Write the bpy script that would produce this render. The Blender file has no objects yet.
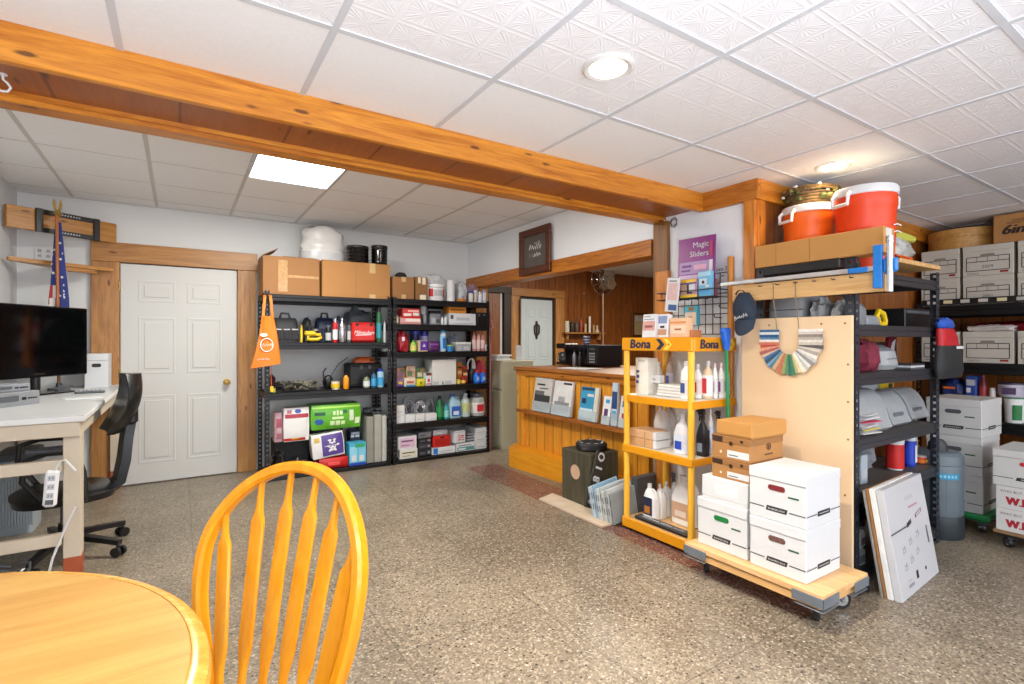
import bpy, math, random
from mathutils import Vector, Matrix, noise
PI = math.pi
SC = bpy.context.scene
COL = SC.collection
# ---------------------------------------------------------------- camera geometry: pixel rays to points in the room
FL, CX, CY, EYE, YAW = 512.0, 512.0, 341.0, 1.325, math.radians(32.95)
FW = (math.sin(YAW), math.cos(YAW)); RT = (math.cos(YAW), -math.sin(YAW))
def ray(px):
    a = (px - CX) / FL
    return FW[0] + a*RT[0], FW[1] + a*RT[1]
def on_y(px, Y):                     # x where the ray of a picture column meets the plane y = Y
    q = ray(px); return q[0] * Y / q[1]
def on_x(px, X):
    q = ray(px); return q[1] * X / q[0]
def dep(x, y): return x*FW[0] + y*FW[1]
def hz(py, x, y): return EYE - (py - CY) / FL * dep(x, y)
def on_z(px, py, z):
    q = ray(px); t = (EYE - z) / ((py - CY) / FL); return q[0]*t, q[1]*t
class Slot: pass
def sy(px0, px1, ytop, zb, Y):       # a place on a shelf that faces -y
    s = Slot(); x0, x1 = on_y(px0, Y), on_y(px1, Y)
    s.w = x1 - x0; s.loc = ((x0+x1)/2, Y, zb); s.rz = 0.0; s.h = hz(ytop, s.loc[0], Y) - zb; s.r = abs(px1-px0)/2*dep(s.loc[0], Y)/FL; return s
def sx(px0, px1, ytop, zb, X):       # a place on a shelf that faces -x
    s = Slot(); y0, y1 = on_x(px0, X), on_x(px1, X)
    s.w = y0 - y1; s.loc = (X, (y0+y1)/2, zb); s.rz = -PI/2; s.h = hz(ytop, X, s.loc[1]) - zb; s.r = abs(px1-px0)/2*dep(X, s.loc[1])/FL; return s
# ---------------------------------------------------------------- colours and materials
def lin(c):
    c /= 255.0
    return c/12.92 if c <= 0.04045 else ((c+0.055)/1.055)**2.4
def rgb(h):
    h = h.lstrip('#'); return tuple(lin(int(h[i:i+2], 16)) for i in (0, 2, 4)) + (1.0,)
class NT:
    def __init__(s, name):
        s.mat = bpy.data.materials.new(name); s.mat.use_nodes = True
        s.t = s.mat.node_tree; s.t.nodes.clear()
        s.out = s.t.nodes.new('ShaderNodeOutputMaterial')
        s.b = s.t.nodes.new('ShaderNodeBsdfPrincipled'); s.t.links.new(s.b.outputs[0], s.out.inputs[0])
    def put(s, sock, v):
        if v is None: return
        if isinstance(v, bpy.types.NodeSocket): s.t.links.new(v, sock)
        else: sock.default_value = v
    def n(s, ty, props=None, **ins):
        k = s.t.nodes.new(ty)
        for a, b in (props or {}).items(): setattr(k, a, b)
        for a, b in ins.items(): s.put(k.inputs[a.replace('_', ' ')], b)
        return k
    def m(s, op, a, b=None, c=None, clamp=False):
        k = s.t.nodes.new('ShaderNodeMath'); k.operation = op; k.use_clamp = clamp
        for i, v in enumerate((a, b, c)): s.put(k.inputs[i], v)
        return k.outputs[0]
    def mix(s, f, a, b, blend='MIX'):
        k = s.t.nodes.new('ShaderNodeMix'); k.data_type = 'RGBA'; k.blend_type = blend
        s.put(k.inputs[0], f); s.put(k.inputs[6], a); s.put(k.inputs[7], b); return k.outputs[2]
    def xyz(s, world=True):
        p = s.n('ShaderNodeNewGeometry').outputs['Position'] if world else s.n('ShaderNodeTexCoord').outputs['Object']
        q = s.n('ShaderNodeSeparateXYZ', Vector=p); return p, q.outputs[0], q.outputs[1], q.outputs[2]
    def vec(s, x, y, z):
        return s.n('ShaderNodeCombineXYZ', X=x, Y=y, Z=z).outputs[0]
    def noise(s, v, scale, detail=3.0, rough=0.5, dist=0.0):
        return s.n('ShaderNodeTexNoise', Vector=v, Scale=scale, Detail=detail, Roughness=rough, Distortion=dist).outputs['Fac']
    def ramp(s, f, stops):
        k = s.n('ShaderNodeValToRGB'); e = k.color_ramp.elements
        while len(e) < len(stops): e.new(0.5)
        for i, (p, c) in enumerate(stops): e[i].position = p; e[i].color = c
        s.put(k.inputs[0], f); return k.outputs[0]
    def bump(s, h, strength=0.3, dist=0.01):
        s.put(s.b.inputs['Normal'], s.n('ShaderNodeBump', Strength=strength, Distance=dist, Height=h).outputs[0])
    def fin(s, base=None, rough=0.5, metal=0.0, spec=0.5):
        s.put(s.b.inputs['Base Color'], base); s.put(s.b.inputs['Roughness'], rough)
        s.put(s.b.inputs['Metallic'], metal); s.put(s.b.inputs['Specular IOR Level'], spec); return s.mat
_C = {}
def C(h, rough=0.5, metal=0.0, var=0.10, scale=9.0):       # plain colour with a faint unevenness
    k = (h, rough, metal, var, scale)
    if k not in _C:
        n = NT('tone_' + h.lstrip('#')); p = n.xyz(False)[0]
        f = n.noise(p, scale, 4.0, 0.6)
        c = rgb(h); d = tuple(v*(1-var) for v in c[:3]) + (1,); l = tuple(min(1, v*(1+var)) for v in c[:3]) + (1,)
        _C[k] = n.fin(n.ramp(f, [(0.3, d), (0.7, l)]), n.m('ADD', n.m('MULTIPLY', f, 0.12), rough-0.06), metal)
    return _C[k]
def wood(name, c0, c1, axis='x', knots=True, rough=0.38, ring=1.0, world=True, plank=None, knotc='#4a1e08'):
    """boards with grain along an axis; plank = (axis across, board width) draws the joints"""
    n = NT(name); p, x, y, z = n.xyz(world)
    st = {'x': (0.08, 1, 1), 'y': (1, 0.08, 1), 'z': (1, 1, 0.08)}[axis]
    s = [n.m('MULTIPLY', a, b*9*ring) for a, b in zip((x, y, z), st)]
    if plank:
        ax = {'x': x, 'y': y, 'z': z}[plank[0]]
        cell = n.m('FLOOR', n.m('DIVIDE', ax, plank[1]))
        off = n.m('MULTIPLY', n.n('ShaderNodeTexWhiteNoise', {'noise_dimensions': '1D'}, W=cell).outputs[0], 20.0)
        s = [n.m('ADD', a, off) for a in s]
    g = n.vec(*s)
    f = n.noise(g, 2.2, 5.0, 0.62, 1.6)
    fine = n.noise(g, 14.0, 3.0, 0.6, 0.5)
    f = n.m('ADD', n.m('MULTIPLY', f, 0.75), n.m('MULTIPLY', fine, 0.25))
    col = n.ramp(f, [(0.36, rgb(c0)), (0.66, rgb(c1))])
    if knots:
        ks = {'x': (0.9, 3.2, 3.2), 'y': (3.2, 0.9, 3.2), 'z': (3.2, 3.2, 0.9)}[axis]
        kv = n.vec(*[n.m('MULTIPLY', a, b) for a, b in zip((x, y, z), ks)])
        v = n.n('ShaderNodeTexVoronoi', Vector=kv, Scale=4.0)
        wob = n.m('ADD', v.outputs['Distance'], n.m('MULTIPLY', n.noise(p, 30.0), 0.06))
        k = n.m('SUBTRACT', 1.0, n.m('SMOOTH_MIN', 1.0, n.m('MULTIPLY', n.m('MAXIMUM', n.m('SUBTRACT', wob, 0.11), 0.0), 16.0), 0.1), clamp=True)
        col = n.mix(n.m('MULTIPLY', k, 0.85), col, rgb(knotc))
    if plank:
        tone = n.n('ShaderNodeTexWhiteNoise', {'noise_dimensions': '1D'}, W=n.m('ADD', cell, 7.3)).outputs[0]
        col = n.mix(n.m('MULTIPLY', tone, 0.28), col, rgb(c0))
        fr = n.m('FRACT', n.m('DIVIDE', ax, plank[1]))
        gv = n.m('LESS_THAN', n.m('MINIMUM', fr, n.m('SUBTRACT', 1.0, fr)), 0.006/plank[1])
        col = n.mix(n.m('MULTIPLY', gv, 0.6), col, rgb(knotc))
        n.bump(n.m('SUBTRACT', 1.0, gv), 0.6, 0.006)
    return n.fin(col, n.m('ADD', n.m('MULTIPLY', f, 0.15), rough-0.07))
def emit(name, h, power):
    n = NT(name); n.put(n.b.inputs['Emission Color'], rgb(h)); n.put(n.b.inputs['Emission Strength'], power)
    return n.fin(rgb(h), 0.4)
def clear(name, h, rough=0.15, alpha=0.35):
    n = NT(name); f = n.noise(n.xyz(False)[0], 12.0)
    n.put(n.b.inputs['Alpha'], n.m('ADD', n.m('MULTIPLY', f, 0.2), alpha-0.1)); return n.fin(rgb(h), rough)
# ---------------------------------------------------------------- mesh builder
_T = {}
def text_mesh(s):
    if s not in _T:
        cu = bpy.data.curves.new('lettering', 'FONT'); cu.body = s; cu.size = 1.0; cu.resolution_u = 2
        o = bpy.data.objects.new('lettering', cu); COL.objects.link(o)
        dg = bpy.context.evaluated_depsgraph_get()
        me = bpy.data.meshes.new_from_object(o.evaluated_get(dg))
        vs = [tuple(v.co[:2]) for v in me.vertices]; fs = [tuple(p.vertices) for p in me.polygons]
        bpy.data.objects.remove(o); bpy.data.curves.remove(cu); bpy.data.meshes.remove(me)
        lo = min((v[0] for v in vs), default=0); hi = max((v[0] for v in vs), default=1)
        _T[s] = ([(a-lo, b) for a, b in vs], fs, hi-lo)
    return _T[s]
class MB:
    def __init__(s): s.v = []; s.f = []; s.i = []; s.mats = []; s.T = None
    def at(s, *a): s.T = a[0] if a else None; return s
    def add(s, vs, fs, m):
        if m not in s.mats: s.mats.append(m)
        k = s.mats.index(m); b = len(s.v)
        s.v += [tuple(s.T @ Vector(v)) for v in vs] if s.T else [tuple(v) for v in vs]
        s.f += [tuple(b+i for i in f) for f in fs]; s.i += [k]*len(fs); return s
    def box(s, x0, y0, z0, x1, y1, z1, m, b=0.0):
        if x0 > x1: x0, x1 = x1, x0
        if y0 > y1: y0, y1 = y1, y0
        if z0 > z1: z0, z1 = z1, z0
        if b <= 0:
            vs = [(x, y, z) for z in (z0, z1) for y in (y0, y1) for x in (x0, x1)]
            return s.add(vs, [(0, 2, 3, 1), (4, 5, 7, 6), (0, 1, 5, 4), (2, 6, 7, 3), (0, 4, 6, 2), (1, 3, 7, 5)], m)
        b = min(b, (x1-x0)*.45, (y1-y0)*.45, (z1-z0)*.45)
        vs, ix = [], {}
        for sx_ in (0, 1):
            for sy_ in (0, 1):
                for sz_ in (0, 1):
                    c = ((x0, x1)[sx_], (y0, y1)[sy_], (z0, z1)[sz_]); g = [b if q == 0 else -b for q in (sx_, sy_, sz_)]
                    for a in range(3):
                        p = [c[i] + (0 if i == a else g[i]) for i in range(3)]
                        ix[(sx_, sy_, sz_, a)] = len(vs); vs.append(tuple(p))
        fs = []
        for a in range(3):
            o1, o2 = [i for i in range(3) if i != a]
            for q in (0, 1):
                f = []
                for p1, p2 in ((0, 0), (1, 0), (1, 1), (0, 1)):
                    k = [0, 0, 0]; k[a] = q; k[o1] = p1; k[o2] = p2; f.append(ix[tuple(k)+(a,)])
                flip = (q == 0) != (a == 1)
                fs.append(tuple(reversed(f)) if flip else tuple(f))
                if True:
                    pass
        for a in range(3):
            o1, o2 = [i for i in range(3) if i != a]
            for p1 in (0, 1):
                for p2 in (0, 1):
                    k0 = [0, 0, 0]; k0[o1] = p1; k0[o2] = p2; k1 = list(k0); k1[a] = 1
                    fs.append((ix[tuple(k0)+(o1,)], ix[tuple(k0)+(o2,)], ix[tuple(k1)+(o2,)], ix[tuple(k1)+(o1,)]))
        for k in [(i, j, l) for i in (0, 1) for j in (0, 1) for l in (0, 1)]:
            fs.append(tuple(ix[k+(a,)] for a in range(3)))
        c = Vector(((x0+x1)/2, (y0+y1)/2, (z0+z1)/2)); out = []
        for f in fs:
            p = [Vector(vs[i]) for i in f]; nn = (p[1]-p[0]).cross(p[2]-p[0]); mid = sum(p, Vector())/len(p)
            out.append(f if nn.dot(mid-c) > 0 else tuple(reversed(f)))
        return s.add(vs, out, m)
    def cyl(s, p0, p1, r, m, r1=None, n=14, caps=True):
        p0, p1 = Vector(p0), Vector(p1); d = (p1-p0).normalized()
        u = d.orthogonal().normalized(); w = d.cross(u); r1 = r if r1 is None else r1
        vs = [p + (u*math.cos(2*PI*i/n) + w*math.sin(2*PI*i/n))*q for p, q in ((p0, r), (p1, r1)) for i in range(n)]
        fs = [(i, (i+1) % n, n+(i+1) % n, n+i) for i in range(n)]
        if caps: fs += [tuple(reversed(range(n))), tuple(range(n, 2*n))]
        return s.add(vs, fs, m)
    def lathe(s, prof, m, n=20, c=(0, 0, 0), sx_=1.0, sy_=1.0):
        vs = [(c[0]+r*sx_*math.cos(2*PI*i/n), c[1]+r*sy_*math.sin(2*PI*i/n), c[2]+z) for r, z in prof for i in range(n)]
        fs = [(k*n+i, k*n+(i+1) % n, (k+1)*n+(i+1) % n, (k+1)*n+i) for k in range(len(prof)-1) for i in range(n)]
        if prof[0][0] > 1e-5: fs.append(tuple(reversed(range(n))))
        if prof[-1][0] > 1e-5: fs.append(tuple(range((len(prof)-1)*n, len(prof)*n)))
        return s.add(vs, fs, m)
    def loft(s, secs, m, n=24):
        """stacked rounded sections (z, half width, half depth, squareness exponent[, centre x, centre y])"""
        vs = []
        for q in secs:
            z, a, b, e = q[:4]; ox, oy = (q[4], q[5]) if len(q) > 4 else (0, 0)
            for i in range(n):
                t = 2*PI*i/n; ct, st = math.cos(t), math.sin(t)
                vs.append((ox+a*math.copysign(abs(ct)**(2/e), ct), oy+b*math.copysign(abs(st)**(2/e), st), z))
        fs = [(k*n+i, k*n+(i+1) % n, (k+1)*n+(i+1) % n, (k+1)*n+i) for k in range(len(secs)-1) for i in range(n)]
        fs += [tuple(reversed(range(n))), tuple(range((len(secs)-1)*n, len(secs)*n))]
        return s.add(vs, fs, m)
    def tube(s, pts, r, m, n=8, closed=False, caps=True):
        P = [Vector(p) for p in pts]; N = len(P); R = r if isinstance(r, (list, tuple)) else [r]*N
        vs, u = [], None
        for k in range(N):
            a = P[(k-1) % N] if (closed or k > 0) else P[k]; b = P[(k+1) % N] if (closed or k < N-1) else P[k]
            d = (b-a).normalized()
            u = d.orthogonal().normalized() if u is None else (u - d*u.dot(d)).normalized()
            w = d.cross(u)
            vs += [P[k] + (u*math.cos(2*PI*i/n) + w*math.sin(2*PI*i/n))*R[k] for i in range(n)]
        L = N if closed else N-1
        fs = [(k*n+i, k*n+(i+1) % n, ((k+1) % N)*n+(i+1) % n, ((k+1) % N)*n+i) for k in range(L) for i in range(n)]
        if not closed and caps: fs += [tuple(reversed(range(n))), tuple(range((N-1)*n, N*n))]
        return s.add(vs, fs, m)
    def band(s, pts, nrm, w, t, m, closed=False):
        """a strip of width w (across, in direction nrm given per point or once) and thickness t swept through pts"""
        P = [Vector(p) for p in pts]; N = len(P); vs = []
        for k in range(N):
            a = P[(k-1) % N] if (closed or k > 0) else P[k]; b = P[(k+1) % N] if (closed or k < N-1) else P[k]
            d = (b-a).normalized(); q = Vector(nrm[k] if isinstance(nrm, list) else nrm); q = (q-d*q.dot(d)).normalized(); o = d.cross(q)
            ww = w[k] if isinstance(w, list) else w
            for g, h in ((-1, -1), (1, -1), (1, 1), (-1, 1)): vs.append(P[k] + q*ww/2*g + o*t/2*h)
        L = N if closed else N-1
        fs = [(k*4+i, k*4+(i+1) % 4, ((k+1) % N)*4+(i+1) % 4, ((k+1) % N)*4+i) for k in range(L) for i in range(4)]
        if not closed: fs += [(3, 2, 1, 0), tuple(range((N-1)*4, N*4))]
        return s.add(vs, fs, m)
    def prism(s, poly, y0, y1, m):
        n = len(poly); ar = sum(poly[i][0]*poly[(i+1) % n][1]-poly[(i+1) % n][0]*poly[i][1] for i in range(n))
        if ar < 0: poly = list(reversed(poly))
        vs = [(x, y0, z) for x, z in poly] + [(x, y1, z) for x, z in poly]
        fs = [tuple(range(n)), tuple(reversed(range(n, 2*n)))] + [(i, n+i, n+(i+1) % n, (i+1) % n) for i in range(n)]
        return s.add(vs, fs, m)
    def slab(s, poly, z0, z1, m):
        n = len(poly); ar = sum(poly[i][0]*poly[(i+1) % n][1]-poly[(i+1) % n][0]*poly[i][1] for i in range(n))
        if ar < 0: poly = list(reversed(poly))
        vs = [(x, y, z0) for x, y in poly] + [(x, y, z1) for x, y in poly]
        fs = [tuple(reversed(range(n))), tuple(range(n, 2*n))] + [(i, (i+1) % n, n+(i+1) % n, n+i) for i in range(n)]
        return s.add(vs, fs, m)
    def blob(s, c, a, b, h, m, amp=0.12, fr=2.5, seed=0, n=18, e=2.0):
        """a soft crumpled lump: base centre c, half width a, half depth b, height h, flat underneath"""
        vs, rows = [], n//2
        for k in range(rows+1):
            t = PI*k/rows; zz = -math.cos(t); rr = math.sin(t)
            if k in (0, rows): rr = 0.02
            for i in range(n):
                q = 2*PI*i/n; ct, st = math.cos(q), math.sin(q)
                d = Vector((rr*math.copysign(abs(ct)**(2/e), ct), rr*math.copysign(abs(st)**(2/e), st), math.copysign(abs(zz)**(2/e), zz)))
                g = 1 + amp*noise.noise(d*fr + Vector((seed*3.1, seed*1.7, seed)))*1.6
                z = max(0.0, (d.z*g+0.75)/1.75)
                vs.append((c[0]+d.x*a*g, c[1]+d.y*b*g, c[2]+z*h))
        fs = [(k*n+i, k*n+(i+1) % n, (k+1)*n+(i+1) % n, (k+1)*n+i) for k in range(rows) for i in range(n)]
        fs += [tuple(reversed(range(n))), tuple(range(rows*n, (rows+1)*n))]
        return s.add(vs, fs, m)
    def text(s, t, x, z, size, m, y=-0.0012, align='c', sl=0.0, wid=1.0):
        vs, fs, w = text_mesh(t); o = {'c': -w/2, 'l': 0, 'r': -w}[align]
        return s.add([(x+((a+o)*wid+sl*b)*size, y, z+b*size) for a, b in vs], fs, m)
    def pr(s, x0, z0, x1, z1, m, y=-0.0008):   # a flat printed patch on a face that looks to -y
        return s.add([(x0, y, z0), (x1, y, z0), (x1, y, z1), (x0, y, z1)], [(0, 1, 2, 3)], m)
    def ell(s, x, z, a, b, m, y=-0.001, n=20):
        return s.add([(x+a*math.cos(2*PI*i/n), y, z+b*math.sin(2*PI*i/n)) for i in range(n)], [tuple(range(n))], m)
    def scrib(s, x0, x1, z, h, m, y=-0.0016, seed=1, t=0.006):   # a line of illegible script
        r = random.Random(seed); n = max(6, int((x1-x0)/h*3.2)); pts = []
        for i in range(n+1): pts.append((x0+(x1-x0)*i/n + r.uniform(-.2, .2)*h*0.3, y, z+(h*r.uniform(.55, 1.0) if i % 2 else h*r.uniform(-.05, .2))))
        return s.band(pts, (0, 0, 1), t, 0.0006, m)
    def obj(s, name, parent=None, loc=None, rot=None, sharp=35):
        me = bpy.data.meshes.new(name); me.from_pydata(s.v, [], s.f); me.update()
        for q in s.mats: me.materials.append(q)
        me.polygons.foreach_set('material_index', s.i)
        me.polygons.foreach_set('use_smooth', [True]*len(s.f)); me.set_sharp_from_angle(angle=math.radians(sharp))
        o = bpy.data.objects.new(name, me); COL.objects.link(o)
        if parent: o.parent = parent
        if loc: o.location = loc
        if rot: o.rotation_euler = rot
        return o
def thing(name, label, cat, loc=(0, 0, 0), rz=0.0, group=None, rot=None):
    o = bpy.data.objects.new(name, None); COL.objects.link(o); o.location = loc
    o.rotation_euler = rot or (0, 0, rz); o['label'] = label; o['category'] = cat; o.empty_display_size = 0.05
    if group: o['group'] = group
    return o
def solo(m, name, label, cat, loc=(0, 0, 0), rz=0.0, group=None, rot=None, kind=None):
    o = m.obj(name); o.location = loc; o.rotation_euler = rot or (0, 0, rz)
    o['label'] = label; o['category'] = cat
    if group: o['group'] = group
    if kind: o['kind'] = kind
    return o
def struct(m, name, parent=None):
    o = m.obj(name, parent)
    if parent is None: o['kind'] = 'structure'
    return o
def part(m, name, parent, label=None, loc=None, rot=None):
    o = m.obj(name, parent, loc, rot)
    if label: o['label'] = label
    return o
def RZ(a): return Matrix.Rotation(a, 4, 'Z')
def TR(x, y, z): return Matrix.Translation((x, y, z))
def dup(root, loc, rz, label, rot=None):      # a copy of a thing with copies of its parts and sub-parts
    r = root.copy(); COL.objects.link(r); r.location = loc; r.rotation_euler = rot or (0, 0, rz); r['label'] = label
    for ch in list(root.children):
        c = ch.copy(); COL.objects.link(c); c.parent = r
        for g in list(ch.children):
            d = g.copy(); COL.objects.link(d); d.parent = c
    return r
# ================================================================ materials of the room
PINE = wood('varnished_pine', '#a65c10', '#d68e2c', 'x')
PINE_Y = wood('varnished_pine_along_y', '#a65c14', '#d18a34', 'y')
PINE_Z = wood('varnished_pine_upright', '#b5661a', '#dd9440', 'z')
SOFFIT_SHADE = wood('soffit_boards_shaded', '#8a4814', '#a85f22', 'y', plank=('x', 0.41))  # board colour darkened to carry the shade under the beam
CASING = wood('door_casing_pine', '#9a6630', '#c58f50', 'z', ring=0.9)
CASING_X = wood('door_casing_pine_level', '#9a6630', '#c08a4a', 'x', ring=0.9)
POSTW = wood('dark_post_wood', '#6e4416', '#96642a', 'z')
HEADER = wood('header_pine', '#96540f', '#cc7f28', 'y')
PANEL_X = wood('panelling_facing_front', '#74400f', '#a8642a', 'z', plank=('x', 0.145), rough=0.4)
PANEL_Y = wood('panelling_facing_left', '#74400f', '#a8642a', 'z', plank=('y', 0.145), rough=0.4)
KNOTTY = wood('knotty_counter_boards', '#d08218', '#f0ac3c', 'z', plank=('y', 0.14))
KICK = wood('counter_base_board', '#dc8e12', '#f0a526', 'y', knots=False)
TOPW = wood('counter_top_wood', '#8c4f18', '#b5702a', 'y')
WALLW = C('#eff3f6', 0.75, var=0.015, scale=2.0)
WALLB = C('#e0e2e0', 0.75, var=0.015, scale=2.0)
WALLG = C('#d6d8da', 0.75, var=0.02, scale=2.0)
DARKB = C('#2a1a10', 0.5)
def m_terrazzo():
    n = NT('terrazzo'); p, x, y, z = n.xyz()
    big = n.noise(p, 1.3, 5.0, 0.6, 0.4)
    base = n.ramp(big, [(0.3, rgb('#6e6354')), (0.5, rgb('#807463')), (0.72, rgb('#928572'))])
    pin = n.m('MULTIPLY', n.m('MULTIPLY', n.m('GREATER_THAN', x, 2.50), n.m('LESS_THAN', x, 2.86)), n.m('MULTIPLY', n.m('GREATER_THAN', y, 1.29), n.m('LESS_THAN', y, 4.75)))
    base = n.mix(pin, base, n.ramp(big, [(0.3, rgb('#63403a')), (0.7, rgb('#7a4f47'))]))
    v1 = n.n('ShaderNodeTexVoronoi', Vector=p, Scale=120.0)
    r = n.n('ShaderNodeSeparateColor', Color=v1.outputs['Color'])
    base = n.mix(n.m('MULTIPLY', n.m('GREATER_THAN', r.outputs[0], 0.82), 0.40), base, rgb('#c4b8a0'))
    base = n.mix(n.m('MULTIPLY', n.m('LESS_THAN', r.outputs[0], 0.20), 0.45), base, rgb('#382f25'))
    v2 = n.n('ShaderNodeTexVoronoi', Vector=p, Scale=42.0)
    r2 = n.n('ShaderNodeSeparateColor', Color=v2.outputs['Color'])
    sp = n.m('MULTIPLY', n.m('GREATER_THAN', r2.outputs[1], 0.55), n.m('LESS_THAN', v2.outputs['Distance'], 0.26))
    base = n.mix(n.m('MULTIPLY', sp, 0.85), base, rgb('#2d2722'))
    sl = n.m('MULTIPLY', n.m('GREATER_THAN', r2.outputs[0], 0.72), n.m('LESS_THAN', v2.outputs['Distance'], 0.22))
    base = n.mix(n.m('MULTIPLY', sl, 0.5), base, rgb('#e6dfd0'))
    def line(c, o, per):
        fr = n.m('FRACT', n.m('DIVIDE', n.m('SUBTRACT', c, o-20*per), per))
        return n.m('LESS_THAN', n.m('MINIMUM', fr, n.m('SUBTRACT', 1.0, fr)), 0.0030/per)
    seam = n.m('MAXIMUM', line(x, 0.784, 0.716), line(y, 2.08, 0.78))
    base = n.mix(n.m('MULTIPLY', seam, 0.6), base, rgb('#4e463b'))
    ro = n.m('ADD', n.m('MULTIPLY', n.noise(p, 5.0, 4.0), 0.16), 0.26)
    return n.fin(base, ro, 0.0, 0.4)
def m_tile(name, plain):
    n = NT(name); p, x, y, z = n.xyz()
    if plain:
        f = n.noise(p, 55.0, 4.0, 0.7)
        n.bump(f, 0.15, 0.003); return n.fin(n.ramp(f, [(0.3, rgb('#eeeff0')), (0.7, rgb('#f4f5f5'))]), 0.85)
    a = n.m('FRACT', n.m('DIVIDE', n.m('ADD', x, 20*0.6125-0.432), 0.6125/4)); b = n.m('FRACT', n.m('DIVIDE', n.m('ADD', y, 20*0.61-1.75+0.005), 0.61/4))
    d = n.m('MINIMUM', n.m('MINIMUM', a, n.m('SUBTRACT', 1.0, a)), n.m('MINIMUM', b, n.m('SUBTRACT', 1.0, b)))
    rim = n.m('SUBTRACT', 1.0, n.m('MULTIPLY', n.m('ABSOLUTE', n.m('SUBTRACT', d, 0.075)), 26.0), clamp=True)
    g = n.m('MINIMUM', n.m('ABSOLUTE', n.m('SUBTRACT', a, b)), n.m('ABSOLUTE', n.m('SUBTRACT', n.m('ADD', a, b), 1.0)))
    dg = n.m('MULTIPLY', n.m('SUBTRACT', 1.0, n.m('MULTIPLY', n.m('ABSOLUTE', n.m('SUBTRACT', g, 0.05)), 26.0), clamp=True), n.m('GREATER_THAN', d, 0.1))
    fan = n.m('MULTIPLY', n.m('MULTIPLY', n.m('ADD', n.m('SINE', n.m('MULTIPLY', n.m('ARCTAN2', n.m('SUBTRACT', a, 0.5), n.m('SUBTRACT', b, 0.5)), 24.0)), 1.0), 0.3), n.m('GREATER_THAN', d, 0.1))
    h = n.m('ADD', n.m('MAXIMUM', rim, dg), fan)
    n.bump(h, 0.30, 0.004); return n.fin(rgb('#f1f2f4'), 0.6)
TERR = m_terrazzo(); TILE = m_tile('ceiling_tile_smooth', True); TILEP = m_tile('ceiling_tile_embossed', False)
TBAR = C('#cfd2d6', 0.6, var=0.02); TBARD = C('#cbc8c3', 0.6, var=0.02)
# ================================================================ shell
m = MB(); m.box(-2.5, -3.2, -0.1, 8.6, 7.3, 0, TERR); struct(m, 'floor')
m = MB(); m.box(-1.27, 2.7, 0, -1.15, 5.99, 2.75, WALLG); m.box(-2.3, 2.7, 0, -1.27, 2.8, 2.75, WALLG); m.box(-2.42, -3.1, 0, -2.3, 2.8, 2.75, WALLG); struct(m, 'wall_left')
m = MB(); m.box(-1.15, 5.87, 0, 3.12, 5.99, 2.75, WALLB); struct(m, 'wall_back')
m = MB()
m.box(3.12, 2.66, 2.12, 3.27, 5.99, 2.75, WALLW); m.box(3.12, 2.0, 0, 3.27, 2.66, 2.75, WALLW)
struct(m, 'wall_counter_side')
m = MB(); m.box(3.12, 1.92, 0, 6.15, 2.0, 2.75, PANEL_X); struct(m, 'wall_panelled')
m = MB(); m.box(6.15, -3.1, 0, 6.27, 2.0, 2.75, PANEL_Y); struct(m, 'wall_right')
m = MB(); m.box(3.0, 7.1, 0, 8.5, 7.2, 2.75, PANEL_X); struct(m, 'wall_side_room_back')
m = MB(); m.box(8.4, 2.0, 0, 8.5, 7.1, 2.75, PANEL_Y); struct(m, 'wall_side_room_right')
m = MB(); m.box(3.02, 5.99, 0, 3.12, 7.1, 2.75, PANEL_Y); struct(m, 'wall_side_room_left')
m = MB(); m.box(3.27, 2.0, 2.6, 8.4, 7.1, 2.75, WALLW); struct(m, 'ceiling_side_room')
# street side behind the camera: unseen wall with one wide shop window, assumed for the light
m = MB()
m.box(-2.42, -3.1, 0, 6.27, -3.0, 0.6, WALLW); m.box(-2.42, -3.1, 2.3, 6.27, -3.0, 2.75, WALLW)
m.box(-2.42, -3.1, 0.6, -0.9, -3.0, 2.3, WALLW); m.box(5.7, -3.1, 0.6, 6.27, -3.0, 2.3, WALLW)
struct(m, 'wall_front')
m = MB()
for x0 in (-0.9, 1.27, 3.45, 5.62): m.box(x0, -3.08, 0.6, x0+0.08, -3.02, 2.3, TBAR)
m.box(-0.9, -3.08, 0.6, 5.7, -3.02, 0.66, TBAR); m.box(-0.9, -3.08, 2.24, 5.7, -3.02, 2.3, TBAR)
struct(m, 'window_1')
# front ceiling: embossed tiles, one smooth row along the beam
ZF, ZB = 2.365, 2.59
m = MB()
m.box(-2.3, -3.0, ZF, 6.15, 1.745, ZF+0.05, TILEP); m.box(-2.3, 1.745, ZF, 6.15, 2.31, ZF+0.05, TILE)
x = 0.432-0.6125*4
while x < 6.1: m.box(x-0.012, -3.0, ZF-0.004, x+0.012, 2.29, ZF+0.01, TBAR, 0); x += 0.6125
y = 1.75
while y > -3: m.box(-2.3, y-0.012, ZF-0.0035, 6.15, y+0.012, ZF+0.01, TBAR, 0); y -= 0.61
struct(m, 'ceiling')
m = MB(); m.box(-1.15, 2.7, ZB, 3.12, 5.87, ZB+0.05, TILE)
x = -0.79
while x < 3.1: m.box(x-0.013, 2.76, ZB-0.003, x+0.013, 5.87, ZB+0.01, TBARD, 0.002); x += 0.6075
for y in (3.18, 3.79, 4.40, 5.01, 5.62): m.box(-1.15, y-0.005, ZB-0.002, 3.12, y+0.006, ZB+0.01, TBARD)
m.box(-1.15, 5.85, ZB-0.012, 3.12, 5.87, ZB, TBARD); m.box(3.1, 2.76, ZB-0.012, 3.12, 5.85, ZB, TBARD)
struct(m, 'ceiling_rear')
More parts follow.
